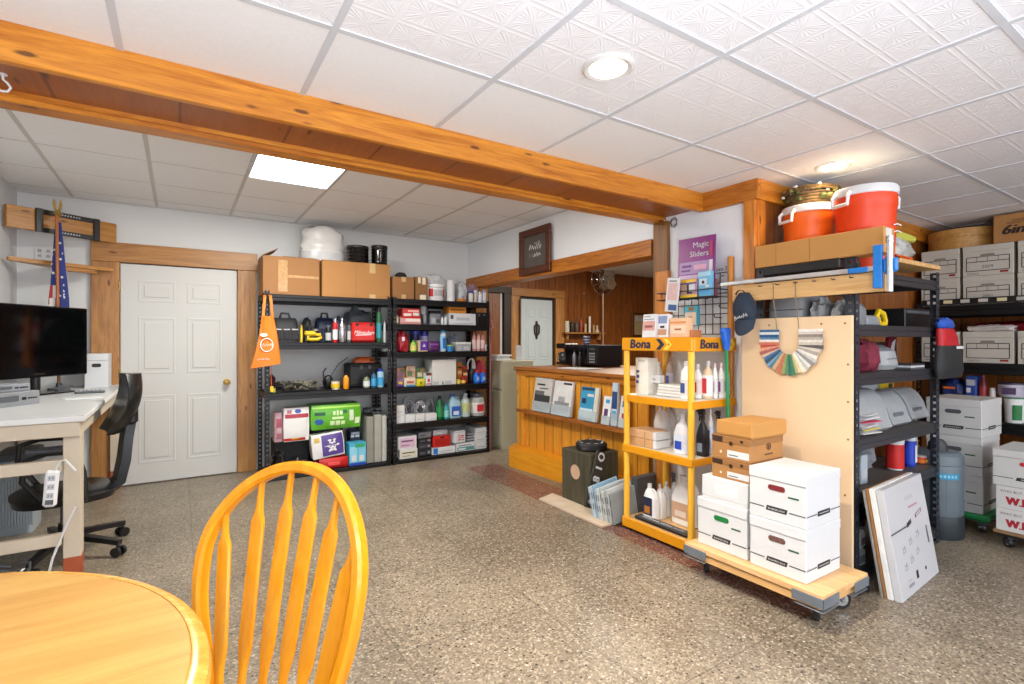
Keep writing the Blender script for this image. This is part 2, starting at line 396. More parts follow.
# boxed beam and its return along the wall
b = bpy.data.objects.new('beam', None); COL.objects.link(b); b['kind'] = 'structure'
m = MB(); m.box(-2.3, 2.29, 2.235, 3.1, 2.325, ZF+0.03, PINE, 0.003); m.obj('front_board', b)
m = MB(); m.box(-2.3, 2.325, 2.27, 3.12, 2.66, 2.31, SOFFIT_SHADE); m.obj('soffit', b)
m = MB(); m.box(-2.3, 2.66, 2.232, 3.12, 2.76, 2.63, PINE, 0.004); m.box(-2.3, 2.645, 2.25, 3.12, 2.66, 2.29, PINE, 0.003); m.obj('rear_board', b)
m = MB(); m.box(3.085, 1.885, 2.235, 3.12, 2.29, ZF, PINE_Y, 0.003); m.box(3.12, 1.885, 2.235, 6.15, 1.92, ZF, PINE, 0.003); struct(m, 'trim_1')
# wood posts and the header over the counter opening
m = MB(); m.box(3.085, on_x(667, 3.085), 1.045, 3.2, on_x(653, 3.085), 2.235, POSTW, 0.004); m.box(3.075, on_x(667.5, 3.075), 0, 3.12, on_x(655, 3.075), hz(270, 3.03, 2.6), PINE_Z, 0.004); struct(m, 'pillar_1')
m = MB(); m.box(3.085, 1.905, 0, 3.12, 1.985, 2.235, PINE_Z, 0.003); m.box(3.12, 1.90, 0, 3.2, 1.92, 2.235, PINE_Z, 0.003); struct(m, 'pillar_2')
m = MB(); m.box(3.095, 2.775, 1.995, 3.29, 5.87, 2.125, HEADER, 0.003); struct(m, 'trim_2')
m = MB(); m.box(3.1, 5.60, 0, 3.27, 5.87, 1.995, CASING, 0.003); struct(m, 'trim_3')
# six-panel door in the back wall
def panel_door(m, x0, x1, z0, z1, y, mt, dirn=-1):
    w = x1-x0; h = z1-z0; m.box(x0, y, z0, x1, y+0.035, z1, mt, 0.003)
    for cx0, cx1 in ((0.14, 0.45), (0.55, 0.86)):
        for q0, q1 in ((0.09, 0.40), (0.50, 0.76), (0.83, 0.93)):
            a0, a1, c0, c1 = x0+cx0*w, x0+cx1*w, z0+q0*h, z0+q1*h
            for s, e in (((a0, c0), (a1, c0+0.018)), ((a0, c1-0.018), (a1, c1)), ((a0, c0+0.018), (a0+0.018, c1-0.018)), ((a1-0.018, c0+0.018), (a1, c1-0.018))):
                m.box(s[0], y-0.004, s[1], e[0], y, e[1], mt, 0.003)
            m.box(a0+0.045, y-0.007, c0+0.045, a1-0.045, y, c1-0.045, mt, 0.006)
DOORW = C('#cfcec9', 0.42, var=0.012, scale=2)
BRASS = C('#c8a860', 0.22, 0.9)
d = bpy.data.objects.new('door_1', None); COL.objects.link(d); d['kind'] = 'structure'
m = MB(); panel_door(m, -0.455, 0.475, 0.01, 2.03, 5.832, DOORW); m.obj('door_leaf', d)
kx, kz = on_y(227, 5.8), hz(382, 0.42, 5.8)
m = MB(); m.cyl((kx, 5.832, kz), (kx, 5.822, kz), 0.032, BRASS, n=18); m.cyl((kx, 5.822, kz), (kx, 5.79, kz), 0.012, BRASS); m.at(TR(kx, 5.775, kz) @ Matrix.Rotation(PI/2, 4, 'X')); m.lathe([(0.012, -0.024), (0.026, -0.012), (0.029, 0), (0.024, 0.012), (0.0, 0.018)], BRASS, 16); m.at(); m.obj('door_knob', d)
m = MB()
for z in (0.28, 1.03, 1.82): m.cyl((-0.462, 5.826, z-0.04), (-0.462, 5.826, z+0.04), 0.008, BRASS, n=8)
m.obj('hinges', d)
m = MB(); m.box(-0.665, 5.825, 0, -0.46, 5.87, 2.04, CASING, 0.004); m.box(0.485, 5.825, 0, 0.655, 5.87, 2.04, CASING, 0.004)
m.box(-0.665, 5.815, 2.04, 0.665, 5.87, 2.215, CASING_X, 0.004); m.box(-0.455, 5.835, 2.03, 0.485, 5.87, 2.04, DARKB); m.obj('door_casing', d)
# the side room seen over the counter: open door, dark doorway
BLUED = C('#c3d0d6', 0.45, var=0.02)
d = bpy.data.objects.new('door_2', None); COL.objects.link(d); d['kind'] = 'structure'
m = MB(); m.at(TR(5.40, 7.05, 0) @ RZ(math.radians(6)) @ TR(-0.70, 0, 0)); panel_door(m, 0, 0.70, 0.01, 2.02, 0.0, BLUED); m.at(); m.obj('door_leaf', d)
m = MB(); m.box(4.55, 7.04, 0, 4.73, 7.1, 2.07, CASING, 0.004); m.box(5.47, 7.04, 0, 5.66, 7.1, 2.07, CASING, 0.004); m.box(4.55, 7.03, 2.07, 5.66, 7.1, 2.2, CASING_X, 0.004); m.obj('door_casing', d)
m = MB(); m.box(4.73, 7.085, 0, 5.47, 7.099, 2.07, DARKB); m.obj('gap_shade', d)  # dark sheet painting the shade of the gap behind the leaf
hx, hy = 5.03, 7.0
m = MB(); m.tube([(hx, hy, 1.62), (hx+0.05, hy-.01, 1.58), (hx+0.05, hy-.01, 1.46), (hx, hy, 1.40), (hx-0.05, hy-.01, 1.46), (hx-0.05, hy-.01, 1.58)], 0.012, DARKB, closed=True); m.box(hx-0.02, hy-0.01, 1.36, hx+0.02, hy+0.012, 1.66, DARKB, 0.005)
m.obj('door_knocker', d)
d = bpy.data.objects.new('door_3', None); COL.objects.link(d); d['kind'] = 'structure'
m = MB(); m.box(4.06, 7.02, 0, 4.12, 7.1, 2.2, DARKB, 0.004); m.box(4.40, 7.02, 0, 4.53, 7.1, 2.2, DARKB, 0.004); m.box(4.06, 7.01, 2.1, 4.53, 7.1, 2.2, DARKB, 0.004); m.obj('door_casing', d)
m = MB(); m.box(4.12, 7.06, 0.02, 4.34, 7.09, 2.1, PANEL_X, 0.003); m.box(4.34, 7.05, 0.02, 4.38, 7.09, 2.1, C('#cfd2d2', 0.5), 0.003); m.obj('door_leaf', d)
# lamps in the ceilings
GLOW = emit('lamp_glow', '#fff6e4', 9.0); PANELGLOW = emit('panel_glow', '#ffffff', 7.0); WARMGLOW = emit('warm_lamp_glow', '#ffe6c0', 9.0)
RIM = C('#d6d4d0', 0.35)
for k, (x, y, g, lab) in enumerate(((1.363, 1.433, GLOW, 'round recessed ceiling light nearest the camera, above open floor'), (3.256, 1.516, WARMGLOW, 'round recessed ceiling light above the orange coolers'))):
    t = thing('recessed_ceiling_light', lab, 'ceiling light', (x, y, ZF), group='recessed ceiling lights')
    m = MB(); m.lathe([(0.072, 0.0), (0.098, 0.0), (0.098, -0.006), (0.088, -0.012), (0.072, -0.008), (0.072, 0.0)], RIM, 32); part(m, 'trim_ring', t)
    m = MB(); m.lathe([(0.072, -0.002), (0.04, -0.006), (0.0, -0.007)], g, 32); part(m, 'diffuser', t)
t = thing('light_panel', 'square fluorescent panel set in the rear ceiling behind the beam', 'ceiling light', (0.727, 4.095, ZB))
m = MB(); m.box(-0.285, -0.285, -0.006, 0.285, 0.285, -0.002, PANELGLOW); part(m, 'diffuser', t)
m = MB()
for a in ((-0.3, -0.3, 0.3, -0.285), (-0.3, 0.285, 0.3, 0.3), (-0.3, -0.285, -0.285, 0.285), (0.285, -0.285, 0.3, 0.285)): m.box(a[0], a[1], -0.012, a[2], a[3], 0, TBAR)
part(m, 'frame', t)
# ================================================================ counter
t = thing('counter', 'knotty pine reception counter with plank front and brochure ledge', 'counter', (0, 0, 0))
CXF = 3.12
m = MB(); m.box(CXF, 2.82, 0, CXF+0.05, 4.64, 1.0, KNOTTY); part(m, 'front_panel', t)
m = MB(); m.box(CXF-0.02, 4.55, 0, CXF+0.07, 4.68, 1.0, KNOTTY, 0.004); part(m, 'corner_post', t)
m = MB(); m.box(CXF+0.07, 4.61, 0, 4.2, 4.67, 1.0, PANEL_X); part(m, 'end_panel', t)
m = MB(); m.box(CXF-0.05, 2.81, 1.01, 4.3, 4.71, 1.045, TOPW, 0.008); m.box(CXF-0.03, 2.81, 0.955, CXF, 4.69, 1.01, HEADER, 0.004); part(m, 'top', t)
m = MB(); m.box(CXF-0.12, 2.815, 0.575, CXF, 4.55, 0.60, TOPW, 0.004); m.box(CXF-0.12, 2.815, 0.60, CXF-0.105, 4.55, 0.612, TOPW, 0.003); part(m, 'brochure_ledge', t)
m = MB(); m.slab([(CXF, 2.82), (CXF-0.05, 2.82), (CXF-0.19, 4.42), (CXF-0.19, 4.58), (CXF-0.02, 4.72), (CXF+0.05, 4.72), (CXF+0.05, 4.685), (CXF-0.022, 4.685), (CXF-0.022, 4.5), (CXF, 4.5)], 0, 0.2, KICK); part(m, 'base_board', t)
# ================================================================ camera, light, picture settings
cam = bpy.data.cameras.new('camera'); co = bpy.data.objects.new('camera', cam); COL.objects.link(co)
cam.lens = 18.0; cam.sensor_width = 36.0; cam.shift_y = -1.0/1024; cam.clip_start = 0.05
co.location = (0, 0, EYE); co.rotation_euler = (PI/2, 0, -YAW); SC.camera = co
w = bpy.data.worlds.new('daylight'); SC.world = w; w.use_nodes = True
bg = w.node_tree.nodes['Background']; bg.inputs[0].default_value = rgb('#dfeaff'); bg.inputs[1].default_value = 1.2
def area(name, loc, rot, sx, sy_, power, h, shape='RECTANGLE', spread=PI):
    l = bpy.data.lights.new(name, 'AREA'); l.shape = shape; l.size = sx; l.size_y = sy_; l.energy = power; l.color = rgb(h)[:3]; l.spread = spread
    o = bpy.data.objects.new(name, l); COL.objects.link(o); o.location = loc; o.rotation_euler = rot; return o
area('window_fill', (2.4, -2.95, 1.45), (PI/2, 0, 0), 6.4, 1.6, 140, '#f3f5fb')  # added fill light set in the assumed window behind the camera
area('recessed_lamp_near', (1.363, 1.433, ZF-0.02), (0, 0, 0), 0.14, 0.14, 33, '#fff3e2', 'DISK', 2.3)
area('recessed_lamp_coolers', (3.256, 1.516, ZF-0.02), (0, 0, 0), 0.14, 0.14, 4, '#ffdcae', 'DISK', 2.3)
for xx, yy in ((0.1, -0.4), (2.4, -0.5)): area('fill_behind_camera', (xx, yy, ZF-0.02), (0, 0, 0), 0.14, 0.14, 12, '#fff2dc', 'DISK')  # added downlights without fixtures, out of view, to fill the front room
area('ceiling_fill', (0.1, -0.8, 1.1), (PI, 0, 0), 0.6, 0.6, 185, '#e4ebfb')  # added upward fill behind the camera to brighten the ceiling
area('panel_lamp', (0.727, 4.095, ZB-0.02), (0, 0, 0), 0.56, 0.56, 54, '#fffdf4')
area('fill_behind_beam', (1.75, 3.2, ZB-0.02), (0, 0, 0), 0.56, 0.56, 14, '#fffdf8')  # added fill hidden by the beam, no fixture modelled there
area('side_room_fill', (5.2, 5.0, 2.55), (0, 0, 0), 0.6, 0.6, 85, '#fff4e2')  # unseen area light added to brighten the side room
vs = SC.view_settings; vs.view_transform = 'Standard'; vs.look = 'None'; vs.exposure = 0.0; vs.gamma = 1.0; vs.use_curve_mapping = False
SC.cycles.use_denoising = True; SC.cycles.max_bounces = 8; SC.cycles.sample_clamp_indirect = 6.0
# ================================================================ kit of goods
KRAFT = C('#96683a', 0.7, var=0.05, scale=5); KRAFT2 = C('#ac7a44', 0.7, var=0.05, scale=5); KRAFTD = C('#8d6236', 0.7, var=0.05)
KORANGE = C('#c08a48', 0.65, var=0.04, scale=4)
TAPE = C('#c8a878', 0.2, var=0.05); CLTAPE = C('#b9946a', 0.1, var=0.2, scale=30)
WHITE = C('#d9dbdc', 0.55, var=0.02); WHITEG = C('#dcdcda', 0.5, var=0.03); PLW = C('#f0f0ee', 0.3, var=0.02)
BLACK = C('#141416', 0.4); BLACKM = C('#1c1c1e', 0.65); STEELB = C('#0e0f11', 0.4, 0.2, var=0.15); DECKB = C('#1b1c1e', 0.5); STEELG = C('#4a4f58', 0.4, 0.4)
GREY = C('#8d9196', 0.5); GREYL = C('#b9bcbf', 0.5); GREYD = C('#55595e', 0.5); INK = C('#2a2a2c', 0.6)
RED = C('#c8201c', 0.4); REDD = C('#8f1a18', 0.5); BLUE = C('#1f55b5', 0.35); NAVY = C('#1b2744', 0.6); TEAL = C('#2f8f9a', 0.35)
CYAN = C('#3f9fd0', 0.4); GREEN = C('#2f8a3c', 0.4); GREEND = C('#1f5a32', 0.35); LIME = C('#76b82a', 0.45); YELLOW = C('#e8c31a', 0.4)
ORANGE = C('#e8701a', 0.45); PURPLE = C('#5a3a8a', 0.4); PINK = C('#d88a9a', 0.5); CREAM = C('#e6dcc0', 0.6); SILVER = C('#c8cacc', 0.25, 0.9); CHROME = C('#d8dadc', 0.12, 1.0)
RUBBER = C('#202022', 0.7); MAROON = C('#7a2438', 0.8, var=0.2, scale=30)
CLEARB = clear('clear_plastic', '#d5e2e6', 0.1, 0.45); CLEARBAG = clear('clear_bag', '#e6e8ea', 0.2, 0.55); CLEARBLUE = clear('clear_blue_liquid', '#7fb4d4', 0.1, 0.75)
def box_item(name, label, cat, s, d, mat, prints=(), group=None, b=0.004, rz=0.0, dx=0.0, dy=0.0, lid=None, gap=0.0025, loc=None):
    """a packed box in a slot s; prints = (x0, z0, x1, z1, material) as fractions of the front, or ('t', text, x, z, size, material)"""
    w, h = s.w-2*gap, s.h
    m = MB(); m.box(-w/2, 0, 0, w/2, d, h, mat, b)
    draw(m, prints, w, h)
    if lid:
        t = thing(name, label, cat, shift(s, dx, dy), s.rz+rz, group); part(m, 'body', t)
        k = MB(); k.box(-w/2-0.004, -0.004, h-lid[0], w/2+0.004, d+0.004, h+0.004, lid[1], 0.003); part(k, 'lid', t); return t
    return solo(m, name, label, cat, shift(s, dx, dy), s.rz+rz, group)
def draw(m, prints, w, h, y=-0.0012):
    for i, p in enumerate(prints):
        yy = y - 0.0004*i
        if p[0] == 't': m.text(p[1], -w/2+p[2]*w, p[3]*h, p[4]*h, p[5], yy, wid=p[6] if len(p) > 6 else 1.0, sl=p[7] if len(p) > 7 else 0.0)
        elif p[0] == 'e': m.ell(-w/2+p[1]*w, p[2]*h, p[3]*w, p[4]*h, p[5], yy)
        else: m.pr(-w/2+p[0]*w, p[1]*h, -w/2+p[2]*w, p[3]*h, p[4], yy)
def shift(s, dx, dy):
    c, n = math.cos(s.rz), math.sin(s.rz)
    return (s.loc[0]+dx*c-dy*n, s.loc[1]+dx*n+dy*c, s.loc[2])
def carton(name, label, s, d, mat=KRAFT, group=None, flaps=False, seam=None, tape=TAPE, rz=0.0, dy=0.0, prints=()):
    w, h = s.w-0.006, s.h; t = thing(name, label, 'cardboard box', shift(s, 0, dy), s.rz+rz, group)
    m = MB(); m.box(-w/2, 0, 0, w/2, d, h-0.004, mat, 0.004)
    if seam: m.box(-w/2+seam*w-0.0015, -0.0015, 0.002, -w/2+seam*w+0.0015, 0.0, h-0.006, KRAFTD)
    draw(m, prints, w, h); part(m, 'body', t)
    m = MB(); g = 0.002
    if flaps:
        m.at(TR(-w/2, 0, h-0.004) @ Matrix.Rotation(-0.5, 4, 'Y')); m.box(0.002, 0.01, 0, w*0.3, d-0.01, 0.004, mat, 0.001)
        m.at(TR(0, 0, h-0.004) @ Matrix.Rotation(0.16, 4, 'X')); m.box(-w*0.12, 0.004, 0.0, w*0.46, d*0.48, 0.004, mat, 0.001); m.at()
        part(m, 'flap', t)
    else:
        m.box(-w/2+0.002, 0.002, h-0.004, w/2-0.002, d/2-g, h, mat, 0.001); m.box(-w/2+0.002, d/2+g, h-0.004, w/2-0.002, d-0.002, h, mat, 0.001); part(m, 'flap', t)
    if tape:
        m = MB()
        if flaps:
            m.box(-w*0.24, -0.0025, h*0.08, -w*0.08, -0.0005, h*0.9, CLTAPE); m.box(-w*0.08, -0.002, h*0.45, w*0.48, -0.0005, h*0.52, CLTAPE)
        elif seam:
            m.box(-w/2+seam*w+w*0.2, -0.002, h*0.72, -w/2+seam*w+w*0.29, -0.0005, h, tape); m.box(-w/2+seam*w+w*0.2, -0.002, 0.003, -w/2+seam*w+w*0.29, -0.0005, h*0.12, tape)
        else:
            m.box(-0.025, -0.002, h*0.78, 0.025, -0.0005, h, tape); m.box(-0.025, -0.002, 0.003, 0.025, -0.0005, h*0.2, tape); m.box(-0.025, 0, h, 0.025, d, h+0.001, tape)
        part(m, 'packing_tape', t)
    return t
def bottle(name, label, cat, s, mat, cap, lab=None, kind='round', r=None, group=None, dy=0.0, dx=0.0, labz=(0.12, 0.55), mark=None, capname='cap'):
    """round bottle standing in a slot; kind: round, can, jar, squat"""
    h = s.h; r = r or min(s.w/2-0.003, s.r*1.04)
    t = thing(name, label, cat, shift(s, dx, dy+r), s.rz, group)
    m = MB()
    if kind == 'can':
        m.lathe([(r*0.92, 0), (r, 0.006), (r, h*0.80), (r*0.8, h*0.86), (r*0.55, h*0.88)], mat); part(m, 'body', t)
        m = MB(); m.lathe([(r*0.78, h*0.845), (r*0.8, h*0.86), (r*0.8, h*0.98), (r*0.7, h), (0, h)], cap); part(m, capname, t)
    elif kind == 'jar':
        m.lathe([(r*0.9, 0), (r, 0.006), (r, h*0.74), (r*0.9, h*0.8), (r*0.8, h*0.82)], mat); part(m, 'body', t)
        m = MB(); m.lathe([(r*0.84, h*0.82), (r*0.86, h*0.83), (r*0.86, h*0.99), (r*0.8, h), (0, h)], cap); part(m, capname, t)
    elif kind == 'tub':
        m.lathe([(r*0.86, 0), (r*0.9, 0.005), (r, h*0.86)], mat); part(m, 'body', t)
        m = MB(); m.lathe([(r*1.0, h*0.86), (r*1.05, h*0.87), (r*1.05, h*0.98), (r*0.98, h), (0, h)], cap); part(m, capname, t)
    else:
        m.lathe([(r*0.9, 0), (r, 0.008), (r, h*0.62), (r*0.86, h*0.72), (r*0.4, h*0.84), (r*0.36, h*0.87)], mat); part(m, 'body', t)
        m = MB(); m.lathe([(r*0.42, h*0.86), (r*0.44, h*0.87), (r*0.42, h*0.99), (r*0.36, h), (0, h)], cap); part(m, capname, t)
    if lab:
        m = MB(); m.lathe([(r+0.0008, h*labz[0]), (r+0.0016, h*labz[0]), (r+0.0016, h*labz[1]), (r+0.0008, h*labz[1])], lab)
        if mark:
            m.pr(-r*0.5, h*(labz[0]+0.06), r*0.5, h*(labz[1]-0.08), mark, -r-0.0024)
        part(m, 'paper_label', t)
    return t
def jug(name, label, s, mat, cap, lab=None, d=None, group=None, dy=0.0, mark=None, hdl=True, cat='jug', rz=0.0, labz=(0.1, 0.5)):
    w, h = s.w-0.006, s.h; d = d or w*0.75; t = thing(name, label, cat, shift(s, 0, dy+d/2), s.rz+rz, group)
    m = MB(); a, b = w/2, d/2
    m.loft([(0, a*0.9, b*0.9, 5), (h*0.03, a, b, 5), (h*0.55, a, b, 5), (h*0.66, a*0.92, b*0.92, 4), (h*0.78, a*0.62, b*0.7, 3, -a*0.2, 0), (h*0.88, a*0.28, a*0.28, 2, -a*0.3, 0), (h*0.9, a*0.26, a*0.26, 2, -a*0.3, 0)], mat)
    part(m, 'body', t)
    if hdl:
        m = MB(); m.tube([(a*0.0, 0, h*0.82), (a*0.35, 0, h*0.86), (a*0.72, 0, h*0.8), (a*0.86, 0, h*0.68), (a*0.84, 0, h*0.56)], w*0.075, mat, 8); part(m, 'handle', t)
    m = MB(); m.cyl((-a*0.3, 0, h*0.88), (-a*0.3, 0, h), a*0.3, cap, a*0.28); part(m, 'cap', t)
    if lab:
        m = MB(); m.box(-a*0.8, -b-0.0016, h*labz[0], a*0.8, -b, h*labz[1], lab, 0.0006)
        if mark: m.pr(-a*0.5, h*(labz[0]+0.05), a*0.45, h*(labz[0]+labz[1])/2, mark, -b-0.0022)
        part(m, 'paper_label', t)
    return t
def sprayer(name, label, s, mat, head, lab=None, group=None, dy=0.0, mark=None, rz=0.0, up=True):
    w, h = s.w-0.006, s.h; a = w/2; t = thing(name, label, 'spray bottle', shift(s, 0, dy+a), s.rz+rz, group)
    m = MB(); m.loft([(0, a*0.95, a*0.7, 3), (h*0.03, a, a*0.75, 3), (h*0.45, a, a*0.75, 3), (h*0.6, a*0.7, a*0.6, 2.5), (h*0.72, a*0.3, a*0.3, 2), (h*0.78, a*0.3, a*0.3, 2)], mat); part(m, 'body', t)
    m = MB(); m.cyl((0, 0, h*0.77), (0, 0, h*0.85), a*0.36, head); m.box(-a*0.9, -a*0.28, h*0.86, a*0.45, a*0.28, h, head, 0.006)
    m.box(-a*0.75, -a*0.12, h*0.72, -a*0.5, a*0.12, h*0.87, head, 0.003); m.cyl((-a*0.9, 0, h*0.94), (-a*1.15, 0, h*0.94), a*0.2, head); m.cyl((0, 0, h*0.84), (0, 0, h*0.88), a*0.25, head); part(m, 'trigger', t)
    if lab:
        m = MB(); m.loft([(h*0.06, a+0.001, a*0.75+0.001, 3), (h*0.42, a+0.001, a*0.75+0.001, 3)], lab)
        if mark: m.pr(-a*0.5, h*0.1, a*0.5, h*0.28, mark, -a*0.75-0.004)
        part(m, 'paper_label', t)
    return t
def lump(name, label, cat, s, d, mat, amp=0.14, fr=2.6, seed=1, e=2.6, extra=None, group=None, kind=None, dy=0.0, pr=()):
    m = MB(); m.blob((0, d/2, 0), s.w/2/(1+amp*0.5), d/2, s.h, mat, amp, fr, seed, 22, e)
    if extra: extra(m, s.w, d, s.h)
    for p in pr: m.pr(-s.w/2+p[0]*s.w, p[1]*s.h, -s.w/2+p[2]*s.w, p[3]*s.h, p[4], -0.012)
    return solo(m, name, label, cat, shift(s, 0, dy), s.rz, group, kind=kind)
def bag_pack(name, label, s, d, mat, prints=(), group=None, rx=0.0, rz=0.0, dy=0.0, cat='pack', rot=None, loc=None):
    """a soft shrink-wrapped pack: puffy box with printed front"""
    w, h = s.w-0.006, s.h; m = MB(); n = 10
    vs = []; fs = []
    def pt(u, v, q):   # q: -1 front, 1 back
        bul = 0.5*d*(0.80+0.20*(1-abs(2*u-1)**3)*(1-abs(2*v-1)**3))
        return ((u-0.5)*w*(0.96+0.04*math.sin(v*PI)), d/2+q*bul, v*h)
    for q in (-1, 1):
        b0 = len(vs)
        for j in range(n+1):
            for i in range(n+1): vs.append(pt(i/n, j/n, q))
        for j in range(n):
            for i in range(n):
                f = (b0+j*(n+1)+i, b0+j*(n+1)+i+1, b0+(j+1)*(n+1)+i+1, b0+(j+1)*(n+1)+i); fs.append(f if q < 0 else tuple(reversed(f)))
    N = (n+1)**2; rim = [i for i in range(n+1)] + [k*(n+1)+n for k in range(1, n+1)] + [n*(n+1)+i for i in range(n-1, -1, -1)] + [k*(n+1) for k in range(n-1, 0, -1)]
    for a, b_ in zip(rim, rim[1:]+rim[:1]): fs.append((b_, a, a+N, b_+N))
    m.add(vs, fs, mat)
    for p in prints:
        if p[0] == 't':
            tv, tf, tw = text_mesh(p[1]); wd = p[6] if len(p) > 6 else 1.0
            pts = []
            for a, b_ in tv:
                u = p[2]+(a-tw/2)*wd*p[4]*h/w; v = p[3]+b_*p[4]; c = pt(min(1, max(0, u)), min(1, max(0, v)), -1); pts.append((c[0], c[1]-0.003, c[2]))
            m.add(pts, tf, p[5])
        else:
            k = 6; pts = []; ff = []
            for j in range(k+1):
                for i in range(k+1):
                    if p[0] == 'e':
                        rr = j/k; aa = 2*PI*i/k; u = p[1]+p[3]*rr*math.cos(aa); v = p[2]+p[4]*rr*math.sin(aa)
                    else: u = p[0]+(p[2]-p[0])*i/k; v = p[1]+(p[3]-p[1])*j/k
                    c = pt(u, v, -1); pts.append((c[0], c[1]-0.0018, c[2]))
            for j in range(k):
                for i in range(k):
                    f = (j*(k+1)+i, j*(k+1)+i+1, (j+1)*(k+1)+i+1, (j+1)*(k+1)+i); ff.append(f if p[0] != 'e' else tuple(reversed(f)))
            m.add(pts, ff, p[-1])
    return solo(m, name, label, cat, loc or shift(s, 0, dy), s.rz+rz, group, rot=rot)
def bankers_box(name, label, loc, rz, w, d, h, slot=INK, mat=WHITE, group=None, year=None, style='logo', lidmat=None, rot=None):
    """lidded archive box: w along x, front to -y; parts body, lid, handle slot"""
    t = thing(name, label, 'storage box', loc, rz, group, rot)
    m = MB(); z1 = h-0.002; k = 0.994
    m.box(-w/2*k, 0.004, 0, w/2*k, d-0.004, z1, mat, 0.003)
    y = 0.0028
    if style == 'logo':
        for a, bq in ((-w*0.49, -w*0.22), (w*0.22, w*0.49)): m.pr(a, h*0.228, bq, h*0.25, GREYD, y)
        m.prism([(-w*0.19, h*0.19), (w*0.17, h*0.19), (w*0.19, h*0.285), (-w*0.17, h*0.285)], y, 0.004, INK)
        m.text('BANKERS BOX', 0, h*0.217, h*0.052, WHITEG, y-0.0012, wid=1.0)
        m.pr(w*0.2, h*0.52, w*0.38, h*0.555, GREEND, y); m.pr(-w*0.42, h*0.48, w*0.42, h*0.484, WHITEG, y); m.pr(-w*0.42, h*0.37, w*0.42, h*0.374, WHITEG, y)
        xr = w/2*k+0.001   # the same mark on the right-hand side
        for z0, z9, y0, y9, mm, o in ((0.19, 0.285, d*0.32, d*0.68, INK, 0.0), (0.229, 0.245, d*0.36, d*0.64, GREYL, 0.0006), (0.228, 0.25, d*0.02, d*0.30, GREYD, 0.0), (0.228, 0.25, d*0.70, d*0.98, GREYD, 0.0)):
            m.add([(xr+o, y0, h*z0), (xr+o, y9, h*z0), (xr+o, y9, h*z9), (xr+o, y0, h*z9)], [(0, 1, 2, 3)], mm)
    elif style == 'form':
        fr = 0.0025*1.2
        for z in (0.16, 0.46, 0.62): m.pr(-w*0.42, h*z-fr, w*0.42, h*z+fr, INK, y)
        for x in (-0.42, 0.42): m.pr(w*x-fr, h*0.16, w*x+fr, h*0.62, INK, y)
        for x in (-0.21, 0.0, 0.21): m.pr(w*x-fr/2, h*0.46, w*x+fr/2, h*0.62, INK, y)
        m.text('103323', -w*0.4, h*0.045, h*0.085, INK, y, 'l', wid=1.25); m.pr(w*0.24, h*0.06, w*0.4, h*0.125, REDD, y)
        if year: m.text(year, 0, h*0.24, h*0.15, GREYD, y)
    part(m, 'body', t)
    m = MB(); lh = h*0.2; q = 0.0
    m.box(-w/2, -0.002, h-lh, w/2, d+0.002, h, lidmat or mat, 0.004)
    for x in (-0.3, 0.22): m.box(w*x, d*0.06, h, w*(x+0.1), d*0.07, h+0.0008, GREYL)
    part(m, 'lid', t)
    m = MB(); zz = h*0.66; a = w*0.145; rr = h*0.055
    pts = [(x*1.0, z) for x, z in [(a*math.copysign(1, math.cos(g))*0.7+rr*math.cos(g), zz+rr*math.sin(g)) for g in [2*PI*i/28 for i in range(28)]]]
    m.prism(pts, 0.0016, 0.0035, slot); part(m, 'handle_slot', t)
    return t
def shelf_unit(name, label, loc, rz, W, D, H, levels, post=STEELB, shelf=STEELB, deck=DECKB, group=None, holes=True, legs=None, bt=0.06, wide=0.04, deckmat=None):
    t = thing(name, label, 'shelving unit', loc, rz, group)
    for i, (px, py) in enumerate(((0, 0), (W, 0), (W, D), (0, D))):
        m = MB(); sx_ = 1 if px == 0 else -1; sy_ = 1 if py == 0 else -1; th = 0.0022
        def flange(along):
            pitch = 0.044; z = 0.0; a0, a1, a2, a3 = 0.0, wide*0.33, wide*0.67, wide
            def bx(u0, u1, z0, z1):
                if along == 'x': m.box(px+sx_*u0, py, z0, px+sx_*u1, py+sy_*th, z1, post)
                else: m.box(px, py+sy_*u0, z0, px+sx_*th, py+sy_*u1, z1, post)
            bx(a0, a1, 0, H); bx(a2, a3, 0, H)
            while z < H:
                bx(a1, a2, z, min(H, z+pitch-0.016)); z += pitch
        flange('x'); flange('y'); part(m, 'post', t)
    for z in levels:
        bt_ = bt; bt = min(bt, z-0.0015); m = MB(); m.box(0.012, 0.012, z-0.012, W-0.012, D-0.012, z, deckmat or deck); s = part(m, 'shelf', t)
        for y0, sg in ((0.004, 1), (D-0.004, -1)):
            m = MB(); m.box(0.02, y0, z-bt*0.45, W-0.02, y0+sg*0.012, z+0.004, shelf, 0.003); m.box(0.02, y0, z-bt, W-0.02, y0+sg*0.022, z-bt*0.45, shelf, 0.003); part(m, 'beam', s)
        for x0, sg in ((0.004, 1), (W-0.004, -1)):
            m = MB(); m.box(x0, 0.026, z-bt*0.8, x0+sg*0.012, D-0.026, z+0.003, shelf, 0.002); part(m, 'side_beam', s)
        bt = bt_
    return t
